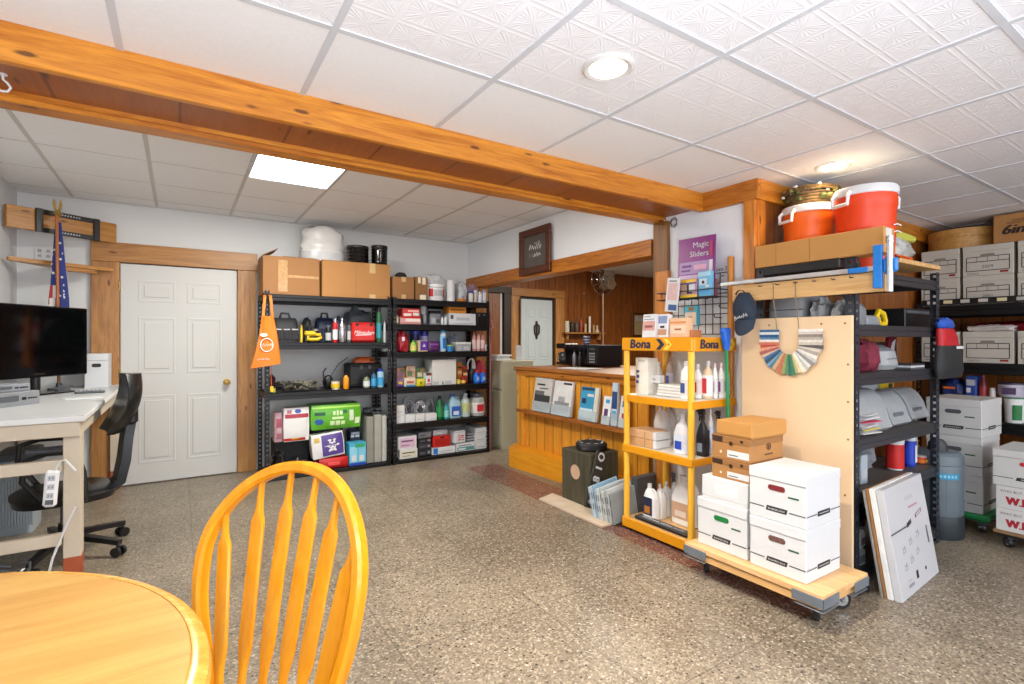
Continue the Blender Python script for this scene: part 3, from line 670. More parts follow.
def caster(m, x, y, z_top, r, frame=STEELG, tyre=RUBBER, hub=SILVER, ang=0.0):
    """swivel caster hanging from z_top to the floor"""
    old = m.T; m.at((old or Matrix()) @ TR(x, y, 0) @ RZ(ang))
    m.box(-0.03, -0.03, z_top-0.004, 0.03, 0.03, z_top, frame); m.cyl((0, 0, z_top-0.016), (0, 0, z_top-0.004), 0.02, frame)
    for s in (-1, 1): m.prism([(-0.016, z_top-0.014), (0.016, z_top-0.014), (0.02, r-0.006), (0.006, r-0.012)], s*0.019-0.0015, s*0.019+0.0015, frame)
    m.cyl((0.012, -0.021, r), (0.012, 0.021, r), 0.005, hub)
    m.at(m.T @ TR(0.012, 0, r) @ Matrix.Rotation(PI/2, 4, 'X')); m.lathe([(r*0.6, -0.013), (r*0.94, -0.013), (r, -0.006), (r, 0.006), (r*0.94, 0.013), (r*0.6, 0.013)], tyre, 20); m.lathe([(0.004, -0.014), (r*0.62, -0.014), (r*0.62, 0.014), (0.004, 0.014)], hub, 20)
    m.at(old)
# ================================================================ round table and windsor chair
TTOP = wood('butcher_block_top', '#c08d45', '#d2a65a', 'x', rough=0.36, knots=False, ring=0.45)
TRIM = wood('honey_table_edge', '#d09038', '#e8b458', 'x', knots=False, rough=0.25)
HONEY = wood('honey_chair_wood', '#d9890c', '#e8a222', 'z', knots=False, rough=0.24, world=False, ring=0.6)
t = thing('round_table', 'round butcher-block dining table with honey wooden rim', 'table', (-0.646, 1.131, 0), 0.25)
m = MB(); m.lathe([(0.0, 0.722), (0.664, 0.722), (0.664, 0.752), (0.661, 0.7545), (0.0, 0.7545)], TTOP, 72); part(m, 'tabletop', t)
m = MB(); m.lathe([(0.6645, 0.706), (0.676, 0.702), (0.691, 0.714), (0.696, 0.728), (0.692, 0.742), (0.682, 0.750), (0.670, 0.7535), (0.6645, 0.7535), (0.6645, 0.706)], TRIM, 72); part(m, 'rim', t)
m = MB(); m.lathe([(0.0, 0.70), (0.2, 0.70), (0.2, 0.722), (0, 0.722)], TRIM, 24); m.lathe([(0.09, 0.16), (0.1, 0.22), (0.07, 0.3), (0.055, 0.4), (0.075, 0.55), (0.06, 0.62), (0.09, 0.70)], TRIM, 24); part(m, 'pedestal', t)
for k in range(4):
    m = MB(); a = k*PI/2+PI/4+0.6; c, s = math.cos(a), math.sin(a)
    m.band([(c*r, s*r, z) for r, z in ((0.06, 0.22), (0.14, 0.2), (0.24, 0.11), (0.34, 0.04), (0.36, 0.035))], (-s, c, 0), 0.06, 0.06, TRIM); m.box(c*0.35-0.02, s*0.35-0.02, 0, c*0.35+0.02, s*0.35+0.02, 0.02, BLACK); part(m, 'foot', t)
TH, TI, W0, W1, VC, VH, ST, SB, KB = -0.99, 0.206, 0.16, 0.248, 0.33, 0.563, 0.085, 0.058, 0.767
t = thing('windsor_chair', 'honey-yellow bow-back wooden chair pulled up to the round table', 'chair', (0.170, 1.306, 0), TH)
def bk(u, v): return Vector((u, math.sin(TI)*v-KB*u*u, 0.455+math.cos(TI)*v))
bn = (0, math.cos(TI), -math.sin(TI))
hp = [(-W0+(W0-W1)*math.sin(i/8*PI/2)*1.0, VC*i/8) for i in range(8)] + [(-W1*math.cos(PI*i/36), VC+(VH-VC)*math.sin(PI*i/36)) for i in range(37)] + [(W0+(W1-W0)*math.sin(i/8*PI/2), VC*i/8) for i in range(7, -1, -1)]
m = MB(); pts = [bk(*p) for p in hp]; n = len(pts); secs = []
for k in range(n):          # rounded rectangular section swept round the bow
    a, b = pts[max(0, k-1)], pts[min(n-1, k+1)]; d = (b-a).normalized(); q = Vector(bn); o = d.cross(q)
    secs.append([pts[k] + q*g*0.018 + o*h*0.0145 for g, h in ((-1, -.55), (-.6, -1), (.6, -1), (1, -.55), (1, .55), (.6, 1), (-.6, 1), (-1, .55))])
m.add([p for s in secs for p in s], [(k*8+i, k*8+(i+1) % 8, (k+1)*8+(i+1) % 8, (k+1)*8+i) for k in range(n-1) for i in range(8)] + [tuple(range(7, -1, -1)), tuple(range((n-1)*8, n*8))], HONEY)
part(m, 'bow', t)
for i in range(6):
    ut = ST*(i-2.5); vt = VC+(VH-VC)*math.sqrt(1-(ut/W1)**2); ub = SB*(i-2.5)
    m = MB(); A, B = bk(ub, 0.0), bk(ut, vt-0.008); L = (B-A).length; d = (B-A).normalized(); sd = Vector((1, 0, 0)); sd = (sd-d*sd.dot(d)).normalized(); fd = d.cross(sd)
    prof = [(0, .0085, .0085), (.14, .009, .008), (.185, .011, .009), (.22, .0165, .008), (.27, .0215, .007), (.5, .022, .007), (.78, .021, .0075), (.815, .0185, .0085), (.845, .010, .009), (.88, .0075, .0075), (1, .0065, .0065)]
    vs = []
    for q, a, b in prof:
        for k in range(10):
            g = 2*PI*k/10; e = 0.6
            vs.append(A + d*L*q + sd*a*math.copysign(abs(math.cos(g))**e, math.cos(g)) + fd*b*math.copysign(abs(math.sin(g))**e, math.sin(g)))
    m.add(vs, [(r*10+k, r*10+(k+1) % 10, (r+1)*10+(k+1) % 10, (r+1)*10+k) for r in range(len(prof)-1) for k in range(10)] + [tuple(range(9, -1, -1)), tuple(range((len(prof)-1)*10, len(prof)*10))], HONEY)
    part(m, 'spindle', t)
m = MB(); m.loft([(0.425, 0.17, 0.16, 2.6, 0, -0.18), (0.43, 0.205, 0.195, 2.8, 0, -0.19), (0.45, 0.215, 0.21, 2.8, 0, -0.19), (0.46, 0.205, 0.2, 2.8, 0, -0.19), (0.453, 0.14, 0.14, 2.4, 0, -0.2)], HONEY, 36); part(m, 'seat', t)
legs = {}
for sx_ in (-1, 1):
    for y0, y1 in ((-0.06, 0.01), (-0.33, -0.38)):
        A, B = Vector((sx_*0.13, y0, 0.43)), Vector((sx_*0.19, y1, 0)); m = MB(); P = lambda f: A+(B-A)*f; legs[(sx_, y1 < 0)] = P(0.6)
        m.tube([P(f) for f in (0, .12, .18, .3, .5, .56, .62, .8, 1)], [.013, .017, .013, .02, .021, .015, .02, .016, .012], HONEY, 10); part(m, 'leg', t)
m = MB(); L, R_ = (legs[(-1, True)]+legs[(-1, False)])/2, (legs[(1, True)]+legs[(1, False)])/2
m.tube([L, (L+R_)/2, R_], [.008, .012, .008], HONEY, 8)
for s in (-1, 1): m.tube([legs[(s, True)], legs[(s, False)]], .009, HONEY, 8)
part(m, 'stretcher', t)
# ================================================================ workbench desk along the left wall
DZ, DX1, DY0 = 0.93, -0.43, 3.54
LAM = C('#c9cbcb', 0.35, var=0.03); LAMW = C('#e4e4e0', 0.4, var=0.02); CREAMP = C('#cdbfa8', 0.5, var=0.05)
t = thing('workbench_desk', 'tall cream-painted wooden bench desk with grey laminate top', 'desk', (0, 0, 0))
m = MB(); m.box(-1.14, DY0, DZ-0.004, DX1, 5.86, DZ, LAM, 0.001); m.box(-1.14, DY0-0.002, DZ-0.034, DX1+0.002, 5.86, DZ-0.004, LAMW, 0.003); part(m, 'top', t)
m = MB(); m.box(-1.13, DY0+0.02, DZ-0.115, DX1-0.02, DY0+0.06, DZ-0.036, CREAMP, 0.004); m.box(DX1-0.06, DY0+0.06, DZ-0.115, DX1-0.022, 5.85, DZ-0.036, CREAMP, 0.004); part(m, 'apron', t)
for x0, y0 in ((DX1-0.096, DY0+0.02), (DX1-0.096, 5.74), (-1.13, DY0+0.02), (-1.13, 5.74)):
    m = MB(); m.box(x0, y0+0.04, 0.16, x0+0.076, y0+0.13, DZ-0.1, CREAMP, 0.004); m.box(x0, y0+0.04, 0, x0+0.076, y0+0.13, 0.16, C('#a8502c', 0.6), 0.004); part(m, 'leg', t)
for z in (0.665, 0.275):
    m = MB(); m.box(-1.13, DY0+0.022, z-0.032, DX1-0.098, DY0+0.06, z+0.032, CREAMP, 0.004); part(m, 'front_rail', t)
# things on the desk
GLOSSB = C('#0b0b0d', 0.12, var=0.0); SCREEN = C('#060708', 0.08, var=0.0)
TW, TVH = 0.80, 0.535
ta = math.atan2(0.8, 0.6); rx, ry = -0.64, 5.425
t = thing('television', 'large flat black television on the desk corner under the wall bracket', 'television', (rx-0.6*TW/2, ry-0.8*TW/2, DZ), ta)
zb = 0.125
m = MB(); m.box(-TW/2, -0.005, zb, TW/2, 0.028, zb+TVH, GLOSSB, 0.008); m.box(-0.22, 0.028, zb+0.1, 0.28, 0.085, zb+TVH-0.1, BLACKM, 0.01); part(m, 'housing', t)
m = MB(); m.box(-TW/2+0.03, -0.0065, zb+0.055, TW/2-0.03, -0.004, zb+TVH-0.03, SCREEN); part(m, 'screen', t)
m = MB(); m.text('SAMSUNG', 0, zb+0.02, 0.017, SILVER, -0.0066); part(m, 'lettering', t)
m = MB(); m.cyl((0, 0.03, 0.012), (0, 0.03, zb+0.03), 0.03, BLACK); m.loft([(0, 0.22, 0.12, 4), (0.008, 0.22, 0.12, 4), (0.014, 0.2, 0.105, 4)], GLOSSB); part(m, 'stand', t)
def boxy(name, label, cat, x, y, z, w, d, h, rz, mat, extra=None, b=0.004, group=None):
    m = MB(); m.box(-w/2, -d/2, 0, w/2, d/2, h, mat, b)
    if extra: extra(m, w, d, h)
    return solo(m, name, label, cat, (x, y, z), rz, group)
def dvdface(m, w, d, h):
    m.box(-w*0.4, -d/2-0.002, h*0.35, w*0.05, -d/2, h*0.75, GREYD); m.box(w*0.12, -d/2-0.003, h*0.4, w*0.2, -d/2, h*0.6, BLACK)
    for i in range(4): m.cyl((w*(0.26+0.05*i), -d/2-0.003, h*0.5), (w*(0.26+0.05*i), -d/2, h*0.5), 0.005, BLACK)
SILV = C('#9da0a3', 0.4, 0.4)
ex, ey = -0.955, 4.32
boxy('video_recorder', 'silver video recorder on the desk beside the television', 'media player', ex, ey, DZ, 0.3, 0.3, 0.085, 0.95, SILV, dvdface)
boxy('disc_player', 'thin grey disc player lying on top of the silver video recorder', 'media player', ex-0.01, ey+0.01, DZ+0.0855, 0.26, 0.24, 0.045, 0.95, GREY, dvdface)
x, y = on_y(24, 4.75), 4.75
m = MB(); m.box(-0.04, -0.03, 0, 0.04, 0.03, 0.05, BLACK, 0.006); m.box(-0.035, -0.02, 0.05, 0.01, 0.02, 0.08, BLACKM, 0.005); m.cyl((0.02, -0.03, 0.03), (0.02, -0.05, 0.03), 0.012, GREYD)
solo(m, 'desk_gadget', 'small black gadget on the desk between disc player and television stand', 'gadget', (x, y, DZ), 0.6)
x, y = on_y(90, 5.0), 5.0
m = MB(); m.box(-0.09, -0.024, 0, 0.09, 0.024, 0.018, GREYD, 0.006); m.box(-0.08, -0.018, 0.018, 0.08, 0.018, 0.021, GREYL, 0.001)
for i in range(6):
    for j in (-0.009, 0.006): m.box(-0.07+0.024*i, j-0.004, 0.021, -0.056+0.024*i, j+0.004, 0.024, BLACK)
solo(m, 'remote_control', 'grey remote control on the desk in front of the white box', 'remote', (x, y, DZ), 0.1)
x0, x1 = on_y(87, 5.5), on_y(111, 5.5); w_ = x1-x0
bankers_box('file_box', 'white lidded file box at the back of the desk by the door casing', ((x0+x1)/2-0.02, 5.52, DZ), 0.0, w_, 0.26, hz(354, x0, 5.5)-DZ, BLACK, WHITE, style='plain')
m = MB(); m.box(-0.1, -0.08, 0, 0.1, 0.08, 0.003, WHITE); solo(m, 'paper_sheet', 'loose white sheet of paper near the right edge of the desk', 'paper', (on_y(82, 4.6), 4.6, DZ), 0.3)
# corner board with the bracket, corner shelf, outlet
CB = wood('corner_board', '#9a6524', '#c48a42', 'x', world=False)
dg_ = math.atan2(0.547, 0.837)
def diag(px): # on the diagonal line across the corner
    q = ray(px); bx, by = -0.49, 5.845; k = (q[0]*by-q[1]*bx)/(q[0]*0.547-q[1]*0.837); return bx-0.837*k, by-0.547*k, k
xl, yl, kl = diag(8.5); z0, z1 = hz(232, *diag(60)[:2]), hz(215, *diag(60)[:2])
BL = 0.76; z1 = hz(207, *diag(20)[:2]); z0 = hz(229, *diag(20)[:2])
m = MB(); m.box(-BL, -0.02, z0, 0, 0.02, z1, CB, 0.004)
solo(m, 'mounting_board', 'stained wooden board across the corner high above the television', 'board', (-0.49, 5.82, 0), dg_)
t = thing('television_bracket', 'empty black metal wall bracket on the corner board', 'bracket', (-0.49-0.837*0.36, 5.82-0.547*0.36, 0), dg_)
zm = (z0+z1)/2; hh = (z1-z0)*0.5
m = MB()
for zz in (zm+hh*0.85, zm-hh*0.85): m = MB(); m.box(-0.2, -0.032, zz-0.02, 0.2, -0.021, zz+0.02, BLACK, 0.002); part(m, 'rail', t)
for s in (-1, 1): m = MB(); m.box(s*0.2-0.025, -0.04, zm-hh*1.1, s*0.2+0.02, -0.021, zm+hh*1.1, BLACK, 0.002); part(m, 'side_plate', t)
m = MB()
for i in range(7):
    for zz in (zm+hh*0.85, zm-hh*0.85): m.cyl((-0.05+0.02*i, -0.033, zz), (-0.05+0.02*i, -0.031, zz), 0.006, GREYL, n=8)
part(m, 'slots', t)
zc = hz(263.5, *diag(50)[:2])
m = MB(); m.slab([(-0.72, -0.03), (0.0, -0.03), (0.0, 0.0), (-0.3, 0.24), (-0.72, 0.0)], zc-0.015, zc+0.015, CB)
m.box(-0.42, -0.02, zc-0.05, -0.12, 0.005, zc-0.0155, CB, 0.003)
solo(m, 'corner_shelf', 'thin brown corner shelf below the bracket board', 'shelf', (-0.515, 5.80, 0), dg_)
ox, oz = on_y(44, 5.865), hz(253.5, on_y(44, 5.865), 5.865)
m = MB(); m.box(-0.06, -0.006, -0.06, 0.06, 0, 0.06, WHITEG, 0.003)
for dx in (-0.028, 0.028):
    for dz in (-0.022, 0.022): m.box(dx-0.014, -0.008, dz-0.014, dx+0.014, -0.005, dz+0.014, GREYL, 0.003); m.box(dx-0.006, -0.009, dz-0.006, dx-0.003, -0.006, dz+0.006, INK); m.box(dx+0.003, -0.009, dz-0.006, dx+0.006, -0.006, dz+0.006, INK)
solo(m, 'outlet', 'double wall outlet beneath the bracket board in the corner', 'outlet', (ox, 5.868, oz))
# flag on its pole
fx, fy = on_y(57.5, 5.45), 5.45
FLB, FLR, FLW = C('#25357a', 0.75), C('#b02a2c', 0.75), C('#e4e0d8', 0.75)
t = thing('flag', 'furled stars and stripes flag on a wooden pole behind the television', 'flag', (fx, fy, DZ))
zt = hz(199, fx, fy)-DZ; zf = hz(222, fx, fy)-DZ; ze = hz(309, fx, fy)-DZ
m = MB(); m.tube([(0.015, -0.045, 0.02), (0, -0.03, zt-0.14)], 0.011, C('#a8622c', 0.4), 10); m.lathe([(0.07, 0), (0.07, 0.02), (0.02, 0.03), (0.018, 0.06)], GREYD, 16, c=(0.015, -0.045, 0)); part(m, 'pole', t)
m = MB(); m.lathe([(0.016, zt-0.15), (0.02, zt-0.13), (0.03, zt-0.12), (0.022, zt-0.1), (0.014, zt-0.085)], BRASS, 12)
for s in (-1, 1): m.prism([(s*0.004, zt-0.09), (s*0.012, zt-0.02), (s*0.026, zt), (s*0.03, zt-0.05), (s*0.022, zt-0.085)], -0.006, 0.006, BRASS)
part(m, 'finial', t)
m = MB(); n = 26; rows = 16; vs = []; fs = {0: [], 1: [], 2: []}
for j in range(rows+1):
    f = j/rows; z = zf+(ze-0.12-zf)*f; wd = 0.016+0.040*min(1, f*1.3)
    for i in range(n):
        a = 2*PI*i/n; r = wd*(1+0.22*math.sin(5*a+f*2.0)); vs.append((r*1.0*math.cos(a)+0.005, 0.55*r*math.sin(a), z))
for j in range(rows):
    for i in range(n):
        a = 2*PI*i/n; f = j/rows
        left = math.cos(a) < -0.25
        k = 0 if f < 0.62 or (not left and f < 0.82) else (1 if int((i + j*0.8)/2.5) % 2 else 2)
        fs[k].append((j*n+i, j*n+(i+1) % n, (j+1)*n+(i+1) % n, (j+1)*n+i))
for k, mt in ((0, FLB), (1, FLR), (2, FLW)): m.add(vs, fs[k], mt)
random.seed(4)
for q in range(26):
    f = random.uniform(0.18, 0.78); i = random.uniform(0.52, 0.98)*2*PI; wd = 0.016+0.040*min(1, f*1.3); r = wd*(1+0.22*math.sin(5*i+f*2.0))+0.003
    if f > 0.6 and math.cos(i) < -0.2: continue
    c = Vector((r*math.cos(i)+0.005, 0.55*r*math.sin(i), zf+(ze-0.12-zf)*f)); u = Vector((-math.sin(i), 0.55*math.cos(i), 0)).normalized(); st = []
    for k in range(10):
        g = PI/2+k*PI/5; rr = 0.013 if k % 2 == 0 else 0.0055; st.append(c+u*rr*math.cos(g)+Vector((0, 0, rr*math.sin(g))))
    m.add(st, [tuple(range(10))], FLW)
part(m, 'cloth', t)
# hook on the beam
m = MB(); m.tube([(0, 0, 0.0), (0, 0, -0.02), (0.012, 0, -0.03), (0.02, 0, -0.045), (0.012, 0, -0.06), (-0.005, 0, -0.062), (-0.016, 0, -0.052)], 0.004, WHITE, 8); m.lathe([(0.012, -0.004), (0.012, 0)], WHITE, 12)
solo(m, 'ceiling_hook', 'white screw hook under the left end of the beam', 'hook', (on_y(3, 2.5), 2.50, 2.2705))
# under the desk
PLG = C('#a9b4bc', 0.5)
bw0, bw1 = on_y(-6, 4.75), on_y(36, 4.75)
t = thing('plastic_bin', 'grey ribbed plastic bin standing under the bench desk', 'bin', ((bw0+bw1)/2-0.01, 4.93, 0))
w_ = (bw1-bw0); hb = hz(452, bw1, 4.75)
m = MB(); m.loft([(0, w_*0.44, 0.15, 8), (hb-0.05, w_*0.48, 0.17, 8)], PLG, 40)
for i in range(14): m.box(-w_*0.45+i*w_*0.9/13-0.006, -0.178, 0.06, -w_*0.45+i*w_*0.9/13+0.006, -0.16, hb-0.06, PLG, 0.003)
part(m, 'body', t)
m = MB(); m.loft([(hb-0.05, w_*0.5, 0.185, 8), (hb-0.01, w_*0.5, 0.185, 8), (hb, w_*0.47, 0.17, 8)], GREYD, 40); part(m, 'lid', t)
# wire basket with cables on the floor
m = MB(); random.seed(8)
for k in range(7):
    a = random.uniform(0, 6); r = random.uniform(0.08, 0.15)
    m.tube([(r*math.cos(a+g*0.5)*1.2, r*math.sin(a+g*0.5)*0.8, 0.03+0.05*k*0.3+0.02*math.sin(g*1.3+k)) for g in range(13)], 0.007, SILVER if k % 2 else GREYD, 6)
solo(m, 'cable_coil', 'tangle of silver and grey cables on the floor under the desk', 'cables', (on_y(22, 3.72)-0.12, 3.66, 0))
# power strip hanging on the front rail
t = thing('power_strip', 'white power strip hanging by its cord on the desk rail', 'power strip', (on_y(52, 3.5), 3.527, 0.0))
zt = hz(470, on_y(52, 3.5), 3.5); zl = hz(507, on_y(52, 3.5), 3.5)
m = MB(); m.at(TR(-0.045, 0, 0) @ Matrix.Rotation(0.07, 4, 'Y')); m.box(-0.028, -0.03, zl, 0.028, 0, zt, PLW, 0.012)
for i in range(3):
    z = zt-0.04-0.045*i; m.box(-0.014, -0.032, z-0.014, 0.014, -0.029, z+0.014, GREYL, 0.003)
    for dx in (-0.006, 0.006): m.box(dx-0.0015, -0.033, z-0.005, dx+0.0015, -0.031, z+0.005, INK)
m.box(-0.016, -0.033, zl+0.015, 0.016, -0.03, zl+0.04, GREYD, 0.002); m.at(); part(m, 'body', t)
m = MB(); m.tube([(0.09, -0.008, zt-0.02), (0.05, -0.02, zt+0.045), (0.03, -0.022, zt+0.035), (0.012, -0.018, zt-0.005)], 0.006, WHITEG, 8)
m.tube([(0.09, -0.008, 0.45), (0.05, -0.015, 0.35), (0.0, -0.014, 0.2), (-0.03, -0.012, 0.05), (-0.04, -0.012, 0.012)], 0.006, WHITEG, 8)
part(m, 'cord', t)
# office chair
LEATHER = C('#0f1012', 0.32, var=0.12, scale=20); MESHB = C('#22262b', 0.45)
t = thing('office_chair', 'black swivel office chair pushed under the bench desk', 'chair', (-0.60, 4.16, 0), -PI/2+0.22)
m = MB(); m.loft([(0.35, 0.2, 0.2, 3), (0.36, 0.24, 0.24, 3), (0.40, 0.25, 0.25, 3), (0.42, 0.22, 0.22, 3)], LEATHER, 32); part(m, 'seat', t)
m = MB(); vs = []; rows = 14; n = 12                     # padded back, gently curved
for j in range(rows+1):
    f = j/rows; z = 0.74+0.37*f; w = 0.24*(0.72+0.28*math.sin(PI*min(1, f*1.1+0.12)))*(1 if f < .8 else 1-(f-.8)*1.6); yb = 0.25+0.10*f+0.045*math.sin(PI*f)
    for i in range(n):
        a = 2*PI*i/n; vs.append((w*math.cos(a), yb+0.042*math.sin(a)-0.06*math.cos(a)**2, z))
m.add(vs, [(j*n+i, j*n+(i+1) % n, (j+1)*n+(i+1) % n, (j+1)*n+i) for j in range(rows) for i in range(n)] + [tuple(range(n-1, -1, -1)), tuple(range(rows*n, rows*n+n))], LEATHER)
m.box(-0.1, 0.29, 0.78, 0.1, 0.36, 0.92, BLACK, 0.02); bkr = part(m, 'backrest', t)
m = MB(); m.band([(0, 0.1, 0.355), (0, 0.2, 0.36), (0, 0.27, 0.42), (0, 0.295, 0.55), (0, 0.31, 0.7), (0, 0.335, 0.84)], (1, 0, 0), [0.1, 0.12, 0.17, 0.19, 0.17, 0.12], 0.05, MESHB); part(m, 'back_support', t)
for s in (-1, 1):
    m = MB(); m.tube([(s*0.2, 0.08, 0.37), (s*0.3, 0.07, 0.40), (s*0.31, 0.06, 0.56), (s*0.3, 0.03, 0.68), (s*0.3, -0.1, 0.69), (s*0.3, -0.19, 0.66), (s*0.31, -0.2, 0.55), (s*0.28, -0.12, 0.42), (s*0.2, -0.08, 0.37)], 0.016, BLACK, 8)
    m.box(s*0.3-0.035, -0.19, 0.695, s*0.3+0.035, 0.06, 0.725, GREYD, 0.012); part(m, 'armrest', t)
m = MB(); m.cyl((0, 0, 0.09), (0, 0, 0.2), 0.032, BLACK); m.cyl((0, 0, 0.2), (0, 0, 0.34), 0.02, GREYD); m.box(-0.1, -0.1, 0.335, 0.1, 0.13, 0.372, BLACK, 0.01); part(m, 'gas_lift', t)
for k in range(5):
    a = k*2*PI/5+0.75; c, s = math.cos(a), math.sin(a); m = MB()
    m.band([(c*r, s*r, z) for r, z in ((0.02, 0.115), (0.1, 0.115), (0.24, 0.10), (0.35, 0.085))], (-s, c, 0), [0.05, 0.05, 0.04, 0.034], 0.03, BLACK); lg = part(m, 'base_arm', t)
    m = MB(); cx, cy = c*0.34, s*0.34
    for q in (-1, 1):
        m.cyl((cx-s*q*0.012, cy+c*q*0.012, 0.03), (cx-s*q*0.03, cy+c*q*0.03, 0.03), 0.03, BLACK, n=16)
    m.cyl((cx, cy, 0.04), (cx, cy, 0.09), 0.01, STEELG); m.box(cx-0.012, cy-0.012, 0.05, cx+0.012, cy+0.012, 0.066, BLACK, 0.004); part(m, 'caster', lg)
# ================================================================ two black steel shelving units against the back wall
YF = 5.27
U1, U2 = (0.665, 1.885), (1.905, 3.095)
Z1 = [0.032, 0.826, 1.305, 1.764]; Z2 = [0.032, 0.424, 0.818, 1.20, 1.505, 1.776]
shelf_unit('shelving_unit', 'black steel shelving unit with tools beside the white door', (U1[0], YF, 0), 0, U1[1]-U1[0], 0.52, 1.80, Z1, group='black steel shelving units on the back wall')
shelf_unit('shelving_unit', 'black steel shelving unit crammed with bottles, left of the filing cabinet', (U2[0], YF, 0), 0, U2[1]-U2[0], 0.52, 1.80, Z2, group='black steel shelving units on the back wall')
e = 0.006
T1, A1, B1, C1 = Z1[3]+e, Z1[2]+e, Z1[1]+e, Z1[0]+e
Y = 5.32
# ---- left unit, top
s = sy(262.5, 320, 256, T1, Y); s.h = 2.14-T1; carton('cardboard_box', 'brown carton with shiny tape and torn open flaps on top of the left unit', s, 0.36, KRAFT, flaps=True)
s = sy(322, 390.5, 258, T1, Y); s.h = 2.14-T1; carton('cardboard_box', 'wide plain carton with a centre seam on top of the left unit', s, 0.40, KRAFT2, seam=0.48)
s = sy(304, 348, 222, 2.143, Y+0.16); s.h = 0.39
t = thing('wrapped_bundle', 'white plastic-wrapped bundle standing on the cartons, close to the ceiling', 'bundle', shift(s, 0, 0.02))
m = MB(); vs = []; n = 26; R_ = 13
for j in range(R_+1):
    f = j/R_; rr = 0.222*(0.86+0.11*abs(math.sin(f*9.5))+0.05*math.sin(4*f)) * (1 if f < 0.94 else 0.86)
    for i in range(n):
        a = 2*PI*i/n; g = 1+0.10*noise.noise(Vector((3*math.cos(a), 3*math.sin(a), f*9)))+0.03*noise.noise(Vector((7*math.cos(a), 7*math.sin(a), f*16))); vs.append((rr*g*math.cos(a), 0.15+0.6*rr*g*math.sin(a), f*0.37+0.015*math.sin(3*a)*f))
m.add(vs, [(j*n+i, j*n+(i+1) % n, (j+1)*n+(i+1) % n, (j+1)*n+i) for j in range(R_) for i in range(n)] + [tuple(range(n-1, -1, -1)), tuple(range(R_*n, R_*n+n))], C('#e8e8e4', 0.25, var=0.04)); part(m, 'wrapped_stack', t)
m = MB(); m.loft([(0.0, 0.232, 0.142, 2.4, 0, 0.15), (0.11, 0.232, 0.142, 2.4, 0, 0.15)], CLEARBAG, 26); part(m, 'clear_wrap', t)
for (p0, p1, lab) in ((349.5, 372, 'black ribbed round container on the carton next to the white bundle'), (374, 390, 'smaller black ribbed round container at the right end of the wide carton')):
    s = sy(p0, p1, 245, 2.143, Y+0.01); r = s.w/2
    t = thing('round_container', lab, 'container', shift(s, 0, r))
    m = MB(); m.lathe([(r*0.9, 0)] + [(r*(0.94 if i % 2 else 1.0), s.h*0.85*(i+0.5)/9) for i in range(9)] + [(r*0.95, s.h*0.86)], GLOSSB, 24); part(m, 'body', t)
    m = MB(); m.lathe([(r*0.98, s.h*0.86), (r, s.h*0.9), (r*0.96, s.h), (0, s.h)], BLACK, 24); part(m, 'lid', t)
# ---- left unit, tool shelf
def toolbag(name, label, s, d, mat, trim, hdl=True):
    t = thing(name, label, 'tool bag', shift(s, 0, 0), s.rz); w, h = s.w-0.006, s.h*0.84
    m = MB(); m.loft([(0, w/2, d/2, 6, 0, d/2), (h*0.6, w/2*0.98, d/2*0.95, 5, 0, d/2), (h*0.92, w/2*0.9, d/2*0.6, 4, 0, d/2), (h, w/2*0.84, d/2*0.35, 3, 0, d/2)], mat, 28); part(m, 'body', t)
    m = MB()
    for q in (-0.32, 0.0, 0.32): m.box(w*(q-0.12), -0.006, h*0.1, w*(q+0.12), 0.012, h*0.5, mat, 0.004); m.box(w*(q-0.12), -0.008, h*0.5, w*(q+0.12), 0.012, h*0.55, trim, 0.002)
    part(m, 'pockets', t)
    if hdl:
        m = MB(); m.tube([(-w*0.2, d/2, h*0.97), (-w*0.14, d/2, s.h), (w*0.14, d/2, s.h), (w*0.2, d/2, h*0.97)], 0.012, BLACK, 8); part(m, 'handle', t)
toolbag('tool_bag', 'black tool bag on the left unit behind the hanging orange bag', sy(273, 300, 313, A1, Y), 0.22, BLACKM, GREYL)
s = sy(304, 324, 327, A1, Y+0.03); w, h = s.w-0.01, s.h
t = thing('hand_drill', 'yellow and black power tool with looped grip beside the black tool bag', 'power tool', shift(s, 0, 0.05))
m = MB(); m.tube([(-w*0.42, 0, h*0.2), (w*0.25, 0, h*0.2), (w*0.42, 0, h*0.3), (w*0.38, 0, h*0.52), (-w*0.2, 0, h*0.5), (-w*0.3, 0, h*0.28)], 0.017, YELLOW, 8, closed=True); m.box(-w*0.45, -0.03, h*0.45, w*0.15, 0.03, h*0.75, YELLOW, 0.012); part(m, 'body', t)
m = MB(); m.cyl((-w*0.2, 0, h*0.75), (-w*0.2, 0, h), 0.022, BLACK); m.cyl((-w*0.4, 0, 0.001), (-w*0.4, 0, h*0.45), 0.018, BLACK); part(m, 'motor', t)
m = MB(); m.lathe([(0.042, h*0.76), (0.04, h*0.84), (0.02, h*0.92), (0, h*0.93)], SILVER, 16, c=(w*0.14, 0, 0)); part(m, 'dome', t)
s = sy(317, 336, 313, A1, Y+0.20); toolbag('tool_bag', 'dark navy tool bag behind the silver canister', s, 0.2, NAVY, BLACK)
bottle('spray_can', 'red and silver can between yellow tool and silver canister', 'can', sy(333, 338.5, 319, A1, Y), RED, SILVER, WHITEG, kind='can')
bottle('canister', 'slim silver metal canister left of the red tool case', 'canister', sy(339, 347, 318, A1, Y), SILVER, CHROME, None)
bottle('spray_can', 'small black can in front of the navy tool bag', 'can', sy(326, 332, 325, A1, Y), BLACK, GREYD, GREYL, kind='can')
s = sy(352, 376, 321, A1, Y); w, h = s.w-0.006, s.h*0.93
t = thing('tool_case', 'bright red tool case with white script lettering and black grip', 'tool case', shift(s, 0, 0))
